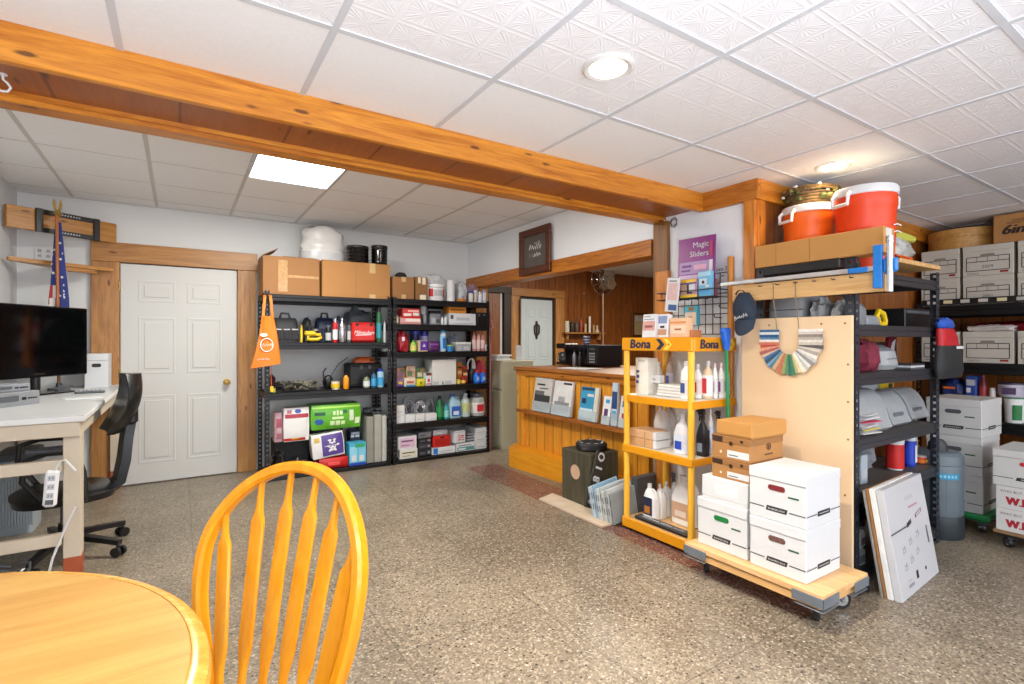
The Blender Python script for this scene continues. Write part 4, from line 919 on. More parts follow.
m = MB(); m.box(-w/2, 0, 0, w/2, 0.11, h, RED, 0.018); m.box(-w*0.42, -0.004, h*0.08, w*0.42, 0.01, h*0.9, RED, 0.01); part(m, 'body', t)
m = MB(); m.text('Milwaukee', 0, h*0.42, 0.052, PLW, -0.0062, sl=0.25, wid=0.95); m.band([(-w*0.36, -0.0055, h*0.36), (w*0.3, -0.0055, h*0.39)], (0, 0, 1), 0.008, 0.001, PLW); part(m, 'lettering', t)
m = MB(); m.tube([(-w*0.16, 0.055, h-0.004), (-w*0.13, 0.055, h*1.07), (w*0.13, 0.055, h*1.07), (w*0.16, 0.055, h-0.004)], 0.009, BLACK, 8); part(m, 'handle', t)
for q in (-1, 1):
    m = MB(); m.box(q*w*0.3-0.015, -0.008, h*0.82, q*w*0.3+0.015, 0.0, h*0.96, BLACK, 0.003); part(m, 'latch', t)
bottle('spray_can', 'tall dark green can right of the red tool case', 'can', sy(377, 382.5, 307, A1, Y), GREEND, BLACK, TEAL, kind='can')
bottle('caulk_tube', 'slim grey tube at the right end of the tool shelf', 'tube', sy(383.5, 386.8, 318, A1, Y), GREYL, GREYD, None)
s = sy(303, 313, 318, A1, Y+0.22); lump('grey_bundle', 'dark grey bundle at the back between the two tool bags', 'bundle', s, 0.15, C('#33383c', 0.6), 0.2, 3, 31)
s = sy(335.5, 343, 316, A1, Y+0.2); bottle('dark_canister', 'dark blue canister at the back behind the red and silver can', 'canister', s, C('#1c2c5c', 0.4), BLACK, C('#4a5a8a', .4))
s = sy(347.5, 351.7, 322, A1, Y+0.02); bottle('spray_can', 'slim dark grey can squeezed in left of the red tool case', 'can', s, GREYD, BLACK, GREYL, kind='can')
s = sy(300.3, 303.2, 322, A1, Y-0.02); bottle('yellow_tube', 'thin yellow tube against the right side of the black tool bag', 'tube', s, YELLOW, BLACK, None)
lump('folded_tarp', 'crumpled grey tarp at the back of the tool shelf under the wide carton', 'tarp', sy(343, 376, 309, A1, Y+0.2), 0.2, C('#4d5459', 0.6), 0.22, 3.5, 5)
# ---- left unit, chain shelf
m = MB(); random.seed(11); s = sy(277, 323, 377, B1, Y)
CAMO = [C('#2a2a22', 0.8, var=0.4, scale=60), C('#5a5648', 0.8, var=0.4, scale=60), C('#1b1b1a', 0.7), C('#7d7866', 0.8, var=0.4, scale=50)]
for k in range(16):
    x = random.uniform(-s.w/2+0.06, s.w/2-0.06); pts = []
    for g in range(12): pts.append((max(-s.w/2, min(s.w/2, x+0.11*math.cos(g*1.4+k)*random.uniform(.4, 1))), 0.13+0.1*math.sin(g*1.3+k*2), 0.015+abs(0.06*math.sin(g*0.9+k))*1.3*(0.5+0.5*random.random())))
    m.tube(pts, 0.0125, CAMO[k % 4], 6)
solo(m, 'strap_heap', 'tangled heap of dark camouflage straps on the middle of the left unit', 'straps', shift(s, 0, 0))
lump('cloth_bundle', 'dark maroon rag at the left end above the white towels', 'rag', sy(270, 276.5, 375, B1, Y+0.24), 0.16, C('#4a1f26', 0.9, var=0.3, scale=40), 0.2, 3, 7)
s = sy(324, 335.5, 367, B1, Y+0.12); w, h = s.w, s.h
t = thing('pump_gun', 'black grease gun with a thin upright wire on the straps shelf', 'grease gun', shift(s, 0, 0.06))
m = MB(); m.blob((0, 0, 0), w*0.45, 0.05, h*0.62, BLACK, 0.2, 3, 3); m.tube([(-w*0.4, 0, h*0.3), (-w*0.45, 0, h*0.75), (-w*0.2, 0, h*0.95)], 0.007, BLACK, 6); part(m, 'body', t)
m = MB(); m.tube([(0.02, 0, h*0.55), (0.10, 0, h*1.1), (0.2, 0, h*1.42)], 0.005, GREYD, 6); part(m, 'wire', t)
bottle('tin', 'small cream tin with yellow band in front of the black pump', 'tin', sy(331, 342, 380, B1, Y), CREAM, GREYD, YELLOW, kind='tub', r=0.042, labz=(0.2, 0.6))
bottle('glue_bottle', 'orange bottle with black cap in front of the black case', 'bottle', sy(343.5, 350, 373, B1, Y), C('#e8961a', 0.35), BLACK, None)
s = sy(347, 383, 363, B1, Y+0.17)
t = thing('equipment_case', 'black equipment case with an orange tool lying on it', 'case', shift(s, 0, 0))
m = MB(); m.box(-s.w/2+0.01, 0, 0, s.w/2-0.01, 0.18, s.h, BLACKM, 0.015); m.box(-s.w/2+0.03, -0.006, s.h*0.1, s.w/2-0.03, 0.01, s.h*0.88, BLACK, 0.01); part(m, 'body', t)
m = MB(); m.box(-0.06, -0.012, s.h*0.75, -0.03, 0, s.h*0.9, GREYD, 0.003); m.box(0.03, -0.012, s.h*0.75, 0.06, 0, s.h*0.9, GREYD, 0.003); part(m, 'latches', t)
s2 = sy(355, 377, 357, B1+s.h+0.002, Y+0.18)
m = MB(); m.loft([(0, s2.w/2, 0.05, 4), (s2.h*0.5, s2.w/2, 0.05, 4), (s2.h*0.85, s2.w/2*0.8, 0.04, 3), (s2.h, s2.w/2*0.6, 0.03, 3)], C('#c85a1a', 0.45)); m.box(s2.w*0.2, -0.055, s2.h*0.2, s2.w*0.42, -0.045, s2.h*0.6, BLACK, 0.003)
solo(m, 'sander', 'flat orange tool lying on the black equipment case', 'power tool', shift(s2, 0, 0.07))
bottle('small_bottle', 'small pale bottle with dark cap left of the blue bottles', 'bottle', sy(364, 371, 375, B1, Y), C('#7f8a6a', 0.35), BLACK, WHITEG)
bottle('dark_bottle', 'teal blue bottle behind the blue-capped spray can', 'bottle', sy(371.8, 377.5, 371, B1, Y), C('#2a5a80', 0.3), NAVY, CYAN)
bottle('spray_can', 'pale can with bright blue cap at the right end of the straps shelf', 'can', sy(378, 384.8, 369, B1, Y), C('#9ac0d8', 0.3), C('#1f3fae', 0.35), CYAN, kind='can')
s = sy(270.5, 276, 388, B1, Y); box_item('small_box', 'tiny yellow and green box at the front left of the straps shelf', 'box', s, 0.05, C('#8a9a3a', 0.5), [(0.15, 0.2, 0.85, 0.6, YELLOW), (0.2, 0.7, 0.8, 0.85, WHITE)])
GPK = C('#d6eeb4', 0.4)
# ---- left unit, bottom
s = sy(289, 311, 447, C1, Y-0.02); t = thing('wheel', 'black rubber wheel lying at the bottom of the left unit', 'wheel', shift(s, 0, 0.13))
m = MB(); r = s.w/2*0.9; m.lathe([(r*0.5, 0), (r*0.93, 0), (r, 0.03), (r, 0.07), (r*0.9, 0.1), (r*0.5, 0.105)], RUBBER, 28); part(m, 'tyre', t)
m = MB(); m.lathe([(0, 0.01), (r*0.5, 0.01), (r*0.5, 0.105), (r*0.3, 0.12), (0.02, 0.14), (0, 0.14)], BLACK, 28); part(m, 'hub', t)
lump('black_bag', 'crumpled black plastic bag at the lower left of the left unit', 'bag', sy(271, 287, 453, C1, Y-0.025), 0.16, GLOSSB, 0.25, 3.4, 9)
TOWEL = C('#ecebe8', 0.4, var=0.04); 
s = sy(283.5, 310, 408, 0.345, Y+0.02)
bag_pack('towel_pack', 'white shrink-wrapped pack with red bands left of the green package', s, 0.2, TOWEL, [(0.05, 0.70, 0.97, 0.82, C('#b03a4a', 0.4)), (0.0, 0.02, 0.85, 0.1, RED), (0.3, 0.06, 0.6, 0.1, YELLOW), ('e', 0.55, 0.90, 0.14, 0.07, C('#3a5aa8', 0.4)), (0.12, 0.84, 0.3, 0.94, C('#c06a78', 0.4))])
s = sy(274.5, 283, 413, 0.345, Y+0.06); bag_pack('towel_pack', 'narrow pink and white wrapped pack beside the door side post', s, 0.18, C('#c9a5ac', 0.4, var=0.2, scale=30), [(0.2, 0.5, 0.9, 0.8, C('#a8505f', 0.4)), (0.2, 0.1, 0.9, 0.3, C('#b06a78', 0.4))])
m = MB(); s = sy(274, 309, 440, C1, Y+0.22); m.box(-s.w/2, 0, 0, s.w/2, 0.22, 0.303, BLACKM, 0.01); solo(m, 'crate', 'low black crate under the white towel pack', 'crate', shift(s, 0, 0))
s = sy(319, 349, 458, C1, Y); bag_pack('red_package', 'red plastic package lying flat beneath the purple paper rolls', s, 0.2, RED, [(0.3, 0.3, 0.7, 0.65, C('#e8504a', 0.4))]); zr = C1+s.h
s = sy(313, 346, 427, zr+0.016, Y-0.005); s.h = 0.24; bag_pack('paper_roll_pack', 'purple and white paper roll pack resting askew on the red package', s, 0.15, TOWEL, [(0.3, 0.06, 0.97, 0.94, C('#5b4594', 0.35)), ('e', 0.62, 0.48, 0.24, 0.3, TOWEL), ('e', 0.62, 0.5, 0.13, 0.1, C('#6a5aa0', 0.4)), (0.08, 0.68, 0.24, 0.88, C('#d8b84a', 0.4))], dy=0.0, rot=(0, -0.10, 0))
s = sy(349, 366.5, 443, C1, Y); box_item('wipes_box', 'aqua blue box with white panels at the bottom of the left unit', 'box', s, 0.16, C('#46b0d4', 0.35), [(0.0, 0.0, 1.0, 0.12, C('#2548b0', 0.4)), (0.05, 0.15, 0.47, 0.85, C('#8fd0e4', 0.4)), (0.53, 0.15, 0.95, 0.85, C('#7cc6de', 0.4)), (0.35, 0.8, 0.9, 0.97, C('#3aa06a', 0.4)), (0.15, 0.2, 0.4, 0.45, WHITE), (0.6, 0.2, 0.85, 0.45, WHITE)]); zb_ = C1+s.h
s = sy(350, 360.5, 431, C1, Y+0.17); box_item('navy_box', 'navy box with white squares behind the aqua box', 'box', s, 0.16, C('#232c50', 0.45), [(0.06, 0.80, 0.4, 0.88, WHITEG), (0.5, 0.80, 0.9, 0.88, WHITEG), (0.1, 0.9, 0.9, 0.96, GREYL)])
zg = zr+0.016+0.24+0.038
m = MB(); s = sy(313, 343, 427, C1, Y+0.2); m.box(-s.w/2, 0, 0, s.w/2, 0.2, zg-C1-0.003, BLACKM, 0.008); solo(m, 'black_box', 'tall black box at the back under the green package', 'box', shift(s, 0, 0))
s = sy(311, 362, 400, zg, Y-0.01); s.h = 0.245
bag_pack('tissue_pack', 'big bright green wrapped tissue pack on the bottom of the left unit', s, 0.30, C('#5fb02c', 0.3, var=0.08), [(0.01, 0.86, 0.99, 0.93, C('#a8d85a', 0.3)), (0.07, 0.58, 0.27, 0.72, C('#1c5a3a', 0.4)), ('e', 0.15, 0.33, 0.09, 0.13, C('#2a5aa8', 0.4)), (0.42, 0.58, 0.47, 0.74, GPK), (0.49, 0.56, 0.53, 0.76, GPK), (0.55, 0.58, 0.61, 0.74, GPK), (0.40, 0.40, 0.63, 0.50, GPK), (0.36, 0.16, 0.45, 0.34, GPK), (0.47, 0.14, 0.56, 0.34, GPK), (0.58, 0.16, 0.66, 0.32, GPK), ('e', 0.66, 0.70, 0.05, 0.09, C('#2a6a4a', 0.4)), (0.75, 0.3, 0.84, 0.75, C('#e0ecd0', 0.4)), (0.87, 0.16, 0.97, 0.42, C('#e0ecd0', 0.4))])
# (folded grey boards at the right)
for i, (p0, p1, top) in enumerate(((366.5, 374, 417), (374.3, 382, 415), (382.3, 387, 416))):
    s = sy(p0, p1, top, C1, Y+0.02); m = MB(); m.box(-s.w/2+0.002, 0, 0, s.w/2-0.002, 0.34, s.h, C(('#8f8d82', '#a5a398', '#c5c4bb')[i], 0.6), 0.004)
    solo(m, 'board_sheet', ('dark grey folded board standing next to the aqua box', 'mid-grey folded board standing between two others', 'pale folded board standing against the right post of the left unit')[i], 'board', shift(s, 0, 0))
m = MB(); random.seed(3); s = sy(365, 386, 405, C1, Y); zt = hz(416, s.loc[0], Y+0.02)+0.016
for k in range(7): m.tube([(random.uniform(-.08, .08)+0.04*math.cos(g*1.1+k), 0.12+0.07*math.sin(g*1.2+k), zt+0.006+abs(0.05*math.sin(g*0.8+k*1.3))) for g in range(11)], 0.009, BLACK if k % 3 else GREYD, 6)
solo(m, 'cable_bundle', 'black cables heaped on the grey boards of the left unit', 'cables', (s.loc[0], Y, 0))
# ---- orange bag hanging from the post
OB = C('#e07818', 0.55, var=0.06)
s = sy(250, 281, 316, 0.98, 5.19); w = s.w; h = hz(316, s.loc[0], 5.19)-hz(366, s.loc[0], 5.19); zb_ = hz(366, s.loc[0], 5.19)
t = thing('hanging_bag', 'orange shopping bag hanging on the left post of the tool shelves', 'bag', (s.loc[0], 5.20, zb_))
m = MB(); vs = []; n = 24
for j in range(11):
    f = j/10; hw = w*(0.5-0.30*f**0.9)
    for i in range(n):
        a = 2*PI*i/n; fold = 0.006*math.sin(5*a+f*2)*(0.4+f); vs.append((hw*math.cos(a)+0.012*math.sin(f*3)+w*0.06*f, -0.005+0.036*math.sin(a)*(1-0.5*f)+fold, h*f+0.02*math.cos(a*1.0)*(1-f)))
m.add(vs, [(j*n+i, j*n+(i+1) % n, (j+1)*n+(i+1) % n, (j+1)*n+i) for j in range(10) for i in range(n)] + [tuple(range(n-1, -1, -1)), tuple(range(10*n, 11*n))], OB); part(m, 'bag_body', t)
m = MB(); zl = h*0.42
m.tube([(0.005+w*0.2*math.cos(2*PI*i/24), -0.043, zl+h*0.13*math.sin(2*PI*i/24)) for i in range(24)], 0.004, PLW, 6, closed=True)
m.ell(-0.02, zl+h*0.2, 0.03, 0.016, PLW, -0.044); m.scrib(-0.05, 0.05, zl-0.012, 0.03, PLW, -0.0465, 3, 0.005); m.scrib(-w*0.28, w*0.1, h*0.12, 0.02, PLW, -0.047, 4, 0.004)
part(m, 'printed_logo', t)
zp = hz(297, s.loc[0], 5.2)-zb_
for q in (-1, 1):
    m = MB(); m.band([(w*0.07+q*0.04, -0.006+q*0.006, h*0.98), (w*0.07+q*0.032, -0.004, (h+zp)/2), (w*0.07+q*0.024, 0.0, zp), (w*0.07+q*0.024, 0.03, zp+0.02), (w*0.07+q*0.024, 0.066, zp+0.02)], (1, 0, 0), 0.024, 0.003, OB); part(m, 'strap', t)
m = MB(); s = sy(269, 271, 372, 0.9, 5.26); m.tube([(0.012, 0, 0.9), (0.01, 0.0, 1.02), (0.012, 0.004, 1.1)], 0.003, ORANGE, 6); m.box(0, -0.006, 0.845, 0.03, 0.006, 0.9, YELLOW, 0.004)
solo(m, 'hanging_lanyard', 'orange lanyard with a yellow tag dangling below the orange bag', 'lanyard', (s.loc[0], 5.262, 0))
# ---- right unit, top
T2, L5, L4, L3, L2, L1 = Z2[5]+e, Z2[4]+e, Z2[3]+e, Z2[2]+e, Z2[1]+e, Z2[0]+e
s = sy(392.5, 414.5, 277, T2, Y); carton('cardboard_box', 'small plain carton at the left end on top of the right unit', s, 0.3, KRAFT); zz = T2+s.h
s = sy(397, 408, 272, zz+0.003, Y+0.08); lump('black_cloth', 'black bundle lying on the small plain carton', 'bundle', s, 0.12, BLACKM, 0.2, 3, 2)
s = sy(415.2, 428, 277, T2, Y+0.02); carton('cardboard_box', 'narrow darker carton with pale tape ends, left of the white pail', s, 0.25, KRAFTD, tape=None, prints=[(0.2, 0.72, 0.42, 0.98, CREAM), (0.55, 0.68, 0.82, 0.98, CREAM), (0.35, 0.02, 0.85, 0.22, CREAM)])
s = sy(428.5, 448, 284, T2, Y+0.02); r = s.w/2-0.004
t = thing('pail', 'white pail with red labels and a plastic bag bulging from its top', 'pail', shift(s, 0, r))
m = MB(); m.lathe([(r*0.88, 0), (r*0.9, 0.004), (r, s.h*0.93), (r*1.03, s.h*0.94), (r*1.03, s.h), (r*0.95, s.h)], PLW, 28)
part(m, 'body', t); m = MB()
for a0 in (-2.55, -0.95):
    pp = [(1.0, 0)]; vs = []
    for i in range(7):
        a = a0+0.48*i/6-0.0; 
        for z in (s.h*0.25, s.h*0.72): rr = r*(0.9+0.1*z/s.h)+0.0015; vs.append((rr*math.cos(a), rr*math.sin(a), z))
    m.add(vs, [(2*i, 2*i+2, 2*i+3, 2*i+1) for i in range(6)], RED)
vs = []
for i in range(9):
    a = -2.0+0.95*i/8
    for z in (s.h*0.3, s.h*0.66): rr = r*(0.9+0.1*z/s.h)+0.0012; vs.append((rr*math.cos(a), rr*math.sin(a), z))
m.add(vs, [(2*i, 2*i+2, 2*i+3, 2*i+1) for i in range(8)], GREYL); part(m, 'printed_labels', t)
m = MB(); m.blob((0, 0, s.h*0.98), r*1.0, r*0.9, 0.125, CLEARBAG, 0.2, 3.2, 6); part(m, 'plastic_bag', t)
m = MB(); m.tube([(r*1.02*math.cos(a), r*1.02*math.sin(a)-0.004, s.h*0.9-0.02*math.sin(-a)) for a in [-PI+PI*i/12 for i in range(13)]], 0.003, SILVER, 6); part(m, 'bail_handle', t)
s = sy(448.6, 456.3, 280, T2, Y); r = s.w/2-0.003; t = thing('paper_towel_roll', 'upright white paper towel roll on top of the right unit', 'paper roll', shift(s, 0, r))
m = MB(); m.lathe([(0.02, 0), (r, 0), (r, s.h), (0.02, s.h), (0.02, 0.0)], WHITE, 22); part(m, 'roll', t)
m = MB(); m.lathe([(0.016, 0.001), (0.02, 0.001), (0.02, s.h-0.001), (0.016, s.h-0.001), (0.016, 0.001)], KRAFT, 14); part(m, 'core', t)
lump('clear_bag', 'silvery clear plastic bag standing right of the paper towel roll', 'bag', sy(457, 469, 281, T2, Y+0.03), 0.16, C('#b9bcc0', 0.25, var=0.12, scale=20), 0.26, 3, 4)
for i, (p0, p1, tp, c, cp, lab) in enumerate(((469.5, 474, 291, '#d8d6d0', BLUE, 'small white jar with blue lid on top of the right unit'), (474.4, 478.4, 290, '#b9b2a8', WHITE, 'small beige jar between two white jars on the top shelf'), (478.8, 482.6, 292, '#e2e4e8', SILVER, 'small clear jar near the right end of the top shelf'), (483, 487, 290, '#c8ccd8', C('#8fa0c8', .4), 'small pale blue jar at the very end of the top shelf'))):
    bottle('jar', lab, 'jar', sy(p0, p1, tp, T2, Y), C(c, 0.3), cp, None, kind='jar', group='small jars on the right unit top')
s = sy(466, 482, 285, T2, Y+0.13); lump('pink_bag', 'mauve plastic bag behind the small jars on the top shelf', 'bag', s, 0.12, C('#9a7f8c', 0.5, var=0.2, scale=25), 0.25, 3, 12)
m = MB(); s = sy(458, 466, 296, T2, Y-0.03); m.box(-s.w/2, 0, 0, s.w/2, 0.04, 0.035, C('#b9762a', 0.5), 0.006); solo(m, 'tape_box', 'flat orange-brown pack in front of the silvery bag', 'pack', shift(s, 0, 0))
# ---- right unit, second shelf from the top
s = sy(400, 421, 317, L5, Y); box_item('striped_carton', 'lower white and red striped carton on the second shelf', 'box', s, 0.2, C('#d6a09a', 0.5), [(0.0, 0.0, 1.0, 0.25, C('#c8887f', .5)), (0.25, 0.35, 0.98, 0.75, C('#eddcd6', .5)), (0.02, 0.82, 1, 1, RED)]); z9 = L5+s.h
s = sy(402.5, 420, 308.5, z9+0.002, Y+0.01); box_item('striped_carton', 'upper red and white carton stacked at the left of the second shelf', 'box', s, 0.18, C('#c83a34', 0.5), [(0.05, 0.1, 0.5, 0.4, C('#f0d8d4', .5)), (0.6, 0.15, 0.95, 0.5, WHITE), (0.3, 0.6, 0.95, 0.8, C('#e8b0a8', .5))])
s = sy(393.5, 399.5, 312, L5, Y); bottle('green_bottle', 'pale green bottle against the left post of the second shelf', 'bottle', s, C('#9aa88a', 0.4), GREEND, CREAM)
s = sy(421.5, 429.5, 305, L5, Y+0.06); m = MB(); w, h = s.w, s.h
m.box(-w*0.45, 0, h*0.5, w*0.2, 0.07, h, GREYL, 0.02); m.box(-w*0.2, 0.01, 0, w*0.25, 0.06, h*0.6, GREY, 0.015); m.box(w*0.1, 0.015, h*0.55, w*0.48, 0.055, h*0.85, GREYD, 0.01); solo(m, 'heat_gun', 'pale grey hand tool right of the red cartons', 'power tool', shift(s, 0, 0))
s = sy(430, 441, 311, L5, Y+0.1); box_item('tool_box', 'grey plastic box with dark lid at the middle of the second shelf', 'box', s, 0.12, GREY, [(0.1, 0.1, 0.5, 0.5, GREYL), (0.55, 0.15, 0.9, 0.4, GREYD)], lid=(0.03, BLACK))
for p0, p1, lab in ((441.4, 444.2, 'left of two tiny white bottles on the second shelf'), (444.5, 447.3, 'right of two tiny white bottles on the second shelf')): bottle('dropper_bottle', lab, 'bottle', sy(p0, p1, 316, L5, Y), WHITE, GREYL, None)
s = sy(449.5, 476, 313.5, L5, Y); box_item('parts_box', 'long white box with grey print on the second shelf', 'box', s, 0.2, WHITE, [(0.03, 0.5, 0.14, 0.85, GREYD), (0.05, 0.1, 0.9, 0.16, GREYL), (0.25, 0.4, 0.75, 0.65, GREYL)]); z9 = L5+s.h
s = sy(448.5, 466.5, 306.5, z9+0.002, Y+0.02); box_item('blade_box', 'flat orange box lying on the long white box', 'box', s, 0.15, C('#d88a2a', 0.5), [(0.1, 0.4, 0.9, 0.6, C('#8a4a14', .5))])
s = sy(476.8, 487, 312.5, L5, Y); box_item('black_box', 'small black box at the right end of the second shelf', 'box', s, 0.14, BLACK, [(0.1, 0.7, 0.3, 0.9, GREYD), (0.6, 0.75, 0.85, 0.9, GREYD)])
# ---- right unit, third shelf
s = sy(397.5, 411, 332, L4, Y); lump('red_shoe', 'dark red crumpled package at the left of the third shelf', 'package', s, 0.16, C('#a31a2a', 0.4, var=0.15, scale=25), 0.2, 2.6, 14, pr=[(0.3, 0.55, 0.5, 0.75, WHITE)])
bottle('lime_bottle', 'lime green squat bottle right of the red package', 'bottle', sy(411.3, 417.6, 340, L4, Y), C('#8cc04a', 0.4), C('#4aa03a', .4), C('#d8d070', .4))
bottle('blue_can', 'dark blue lidded tub behind the lime bottle', 'tub', sy(412, 421.5, 331, L4, Y+0.14), C('#262a66', 0.4), C('#3a4ac0', .4), None, kind='tub')
bottle('blue_can', 'royal blue lidded tub behind the purple box', 'tub', sy(421.8, 430, 331, L4, Y+0.14), C('#3438a8', 0.4), C('#2a3080', .4), C('#b8b8e0', .4), kind='tub', labz=(0.4, 0.75))
s = sy(418.3, 428, 340.5, L4, Y); box_item('coffee_box', 'cream box with purple square in the middle left of the third shelf', 'box', s, 0.1, C('#c8b490', 0.5), [(0.2, 0.12, 0.98, 0.95, C('#5a2f9a', .4)), (0.45, 0.45, 0.75, 0.55, WHITE), (0.55, 0.55, 0.65, 0.7, WHITE)])
s = sy(428.5, 440.5, 341, L4, Y); bag_pack('snack_bag', 'dark purple bag left of the blue-capped spray can', s, 0.1, C('#4a1f5a', 0.4), [(0.15, 0.6, 0.85, 0.75, C('#8a4aa0', .4)), (0.2, 0.3, 0.7, 0.36, C('#7a3a8a', .4))])
bottle('spray_can', 'tall white and blue spray can with cyan cap on the third shelf', 'can', sy(441, 447.4, 329.5, L4, Y), C('#d0e4f0', 0.3), C('#2aa8d8', .35), C('#8fc8e8', .3), kind='can', mark=C('#2a6ab8', .4), labz=(0.08, 0.7))
bottle('cleaning_tub', 'small blue and lime tub right of the tall spray can', 'tub', sy(448, 454.5, 345, L4, Y-0.02), C('#2a88c8', 0.35), C('#b8d84a', .4), None, kind='tub')
lump('grey_bag', 'grey plastic bag with dark folds behind the blue tub', 'bag', sy(449, 462, 335, L4, Y+0.17), 0.12, C('#8a90a0', 0.4, var=0.3, scale=25), 0.25, 3, 21)
s = sy(456, 471, 342.5, L4, Y); box_item('storage_tub', 'translucent grey storage tub on the third shelf', 'tub', s, 0.14, C('#a4a8aa', 0.3, var=0.06), [(0.1, 0.12, 0.35, 0.6, GREYL), (0.5, 0.15, 0.9, 0.55, C('#c4c6c6', .4))], lid=(0.02, WHITEG))
for p0, p1, lab, c in ((473, 477, 'left of three pink bottles on the third shelf', '#c88a86'), (477.3, 481.2, 'middle of three pink bottles on the third shelf', '#d8a49a'), (481.5, 485.4, 'right of three pink bottles on the third shelf', '#b97a78')): bottle('pink_bottle', lab, 'bottle', sy(p0, p1, 331, L4, Y+0.02), C(c, 0.4), C('#a05a58', .4), C('#e4c8c4', .4), group='pink bottles on the third shelf')
bottle('white_bottle', 'small white bottle at the right end of the third shelf', 'bottle', sy(485.8, 488.5, 343, L4, Y-0.01), WHITE, GREYL, None)
# ---- right unit, fourth shelf
FL_ = [C('#b07a5a', .5, var=.3, scale=50), C('#c9a58a', .5, var=.3, scale=50), C('#8a6a9a', .5, var=.25, scale=50), C('#5a7a4a', .5, var=.3, scale=50), C('#d8c8b0', .5, var=.25, scale=50)]
for i, (p0, p1, tp, c, lab, zo) in enumerate(((396.5, 404, 379, FL_[2], 'purple patterned packet at the lower left of the fourth shelf', 0), (404.3, 416.3, 378, FL_[4], 'pale patterned packet in front of the stacked packets', 0))):
    bag_pack('packet', lab, sy(p0, p1, tp, L3, Y), 0.08, c, [(0.1, 0.0, 0.95, 0.2, (PURPLE, CYAN)[i]), (0.2, 0.4, 0.8, 0.65, (YELLOW, C('#b8604a', .5))[i])])
for i, (p0, p1, tp, c, lab) in enumerate(((397, 406, 368, FL_[0], 'tall brown patterned packet at the back left of the fourth shelf'), (406.3, 416, 366, FL_[1], 'tall floral packet behind the pale packet'), (416.3, 426, 368, FL_[3], 'tall packet with green print behind the yellow packet'))):
    bag_pack('packet', lab, sy(p0, p1, tp, L3, Y+0.1), 0.08, c, [(0.1, 0.5, 0.6, 0.75, FL_[(i+2) % 5]), (0.4, 0.78, 0.95, 0.92, FL_[(i+3) % 5])])
bag_pack('packet', 'bright yellow packet on the fourth shelf', sy(416.6, 425.3, 379, L3, Y), 0.07, C('#d8cc1a', 0.4), [(0.35, 0.35, 0.65, 0.55, C('#5a5a10', .5)), (0.1, 0.8, 0.9, 0.9, C('#e8e06a', .4))])
s = sy(425.8, 431.7, 373, L3, Y); box_item('small_box', 'white box with red print left of the tall white box', 'box', s, 0.08, C('#d8e0e0', .5), [(0.3, 0.3, 0.7, 0.55, C('#c83a4a', .5)), (0.0, 0.8, 1, 1, C('#6a2f1f', .5)), (0.1, 0.1, 0.9, 0.2, C('#c8606a', .5))])
s = sy(432.3, 456.5, 359.5, L3, Y); m = MB(); w, h = s.w-0.004, s.h; m.box(-w/2, 0, 0, w/2, 0.22, h, C('#dcdcd6', 0.5, var=.02), 0.004); draw(m, [(0.02, 0.03, 0.25, 0.14, GREYL), (0.5, 0.03, 0.8, 0.16, GREYL), (0.4, 0.02, 0.46, 0.14, C('#5a7a4a', .5))], w, h)
solo(m, 'white_carton', 'tall plain white carton in the middle of the fourth shelf', 'box', shift(s, 0, 0), 0)
for p0, p1, tp, c, k, lab in ((457.2, 461.6, 378, '#d8b81a', BLACK, 'yellow tin right of the tall white carton'), (462, 466.4, 377, '#8a2a1a', RED, 'dark red tin next to the yellow tin')): bottle('tin', lab, 'tin', sy(p0, p1, tp, L3, Y), C(c, .4), k, C('#e8c860', .4), kind='tub')
for p0, p1, tp, c, lab in ((457.2, 462.2, 362, '#c87a2a', 'orange and brown box behind the yellow tin'), (462.6, 468, 366, '#a83a2a', 'red box behind the dark red tin')): box_item('small_box', lab, 'box', sy(p0, p1, tp, L3, Y+0.09), 0.08, C(c, .5), [(0.1, 0.45, 0.9, 0.6, C('#e8c890', .5)), (0.1, 0.7, 0.9, 0.8, C('#3a2a1a', .5))])
s = sy(469.2, 477, 358, L3, Y+0.06); w, h = s.w, s.h; t = thing('headset', 'black headset with a white looped band on the fourth shelf', 'headset', shift(s, 0, 0.05))
m = MB(); m.tube([(w*0.45*math.cos(a), 0, h*0.66+h*0.3*math.sin(a)) for a in [-0.35+(PI+0.7)*i/18 for i in range(19)]], 0.011, WHITEG, 8); part(m, 'band', t)
m = MB(); m.blob((0, 0, 0), w*0.36, 0.045, h*0.62, BLACK, 0.15, 3, 2); part(m, 'ear_cups', t)
m = MB(); m.cyl((0, -0.04, h*0.58), (0, -0.04, h*0.86), 0.012, GREYL); part(m, 'microphone', t)
for p0, p1, lab in ((475, 480.8, 'left of two bright blue bottles on the fourth shelf'), (481.1, 486.9, 'right of two bright blue bottles on the fourth shelf')): bottle('blue_bottle', lab, 'bottle', sy(p0, p1, 370.5, L3, Y-0.02), C('#1f5fd0', 0.3), RED, C('#2a7ae8', .35), mark=C('#9ac0f0', .4), group='blue bottles on the fourth shelf', labz=(0.15, 0.6))
lump('red_cloth', 'red bundle behind the two blue bottles', 'bundle', sy(476, 487.5, 361, L3, Y+0.11), 0.12, C('#a82030', .6, var=.15, scale=25), 0.2, 3, 17)
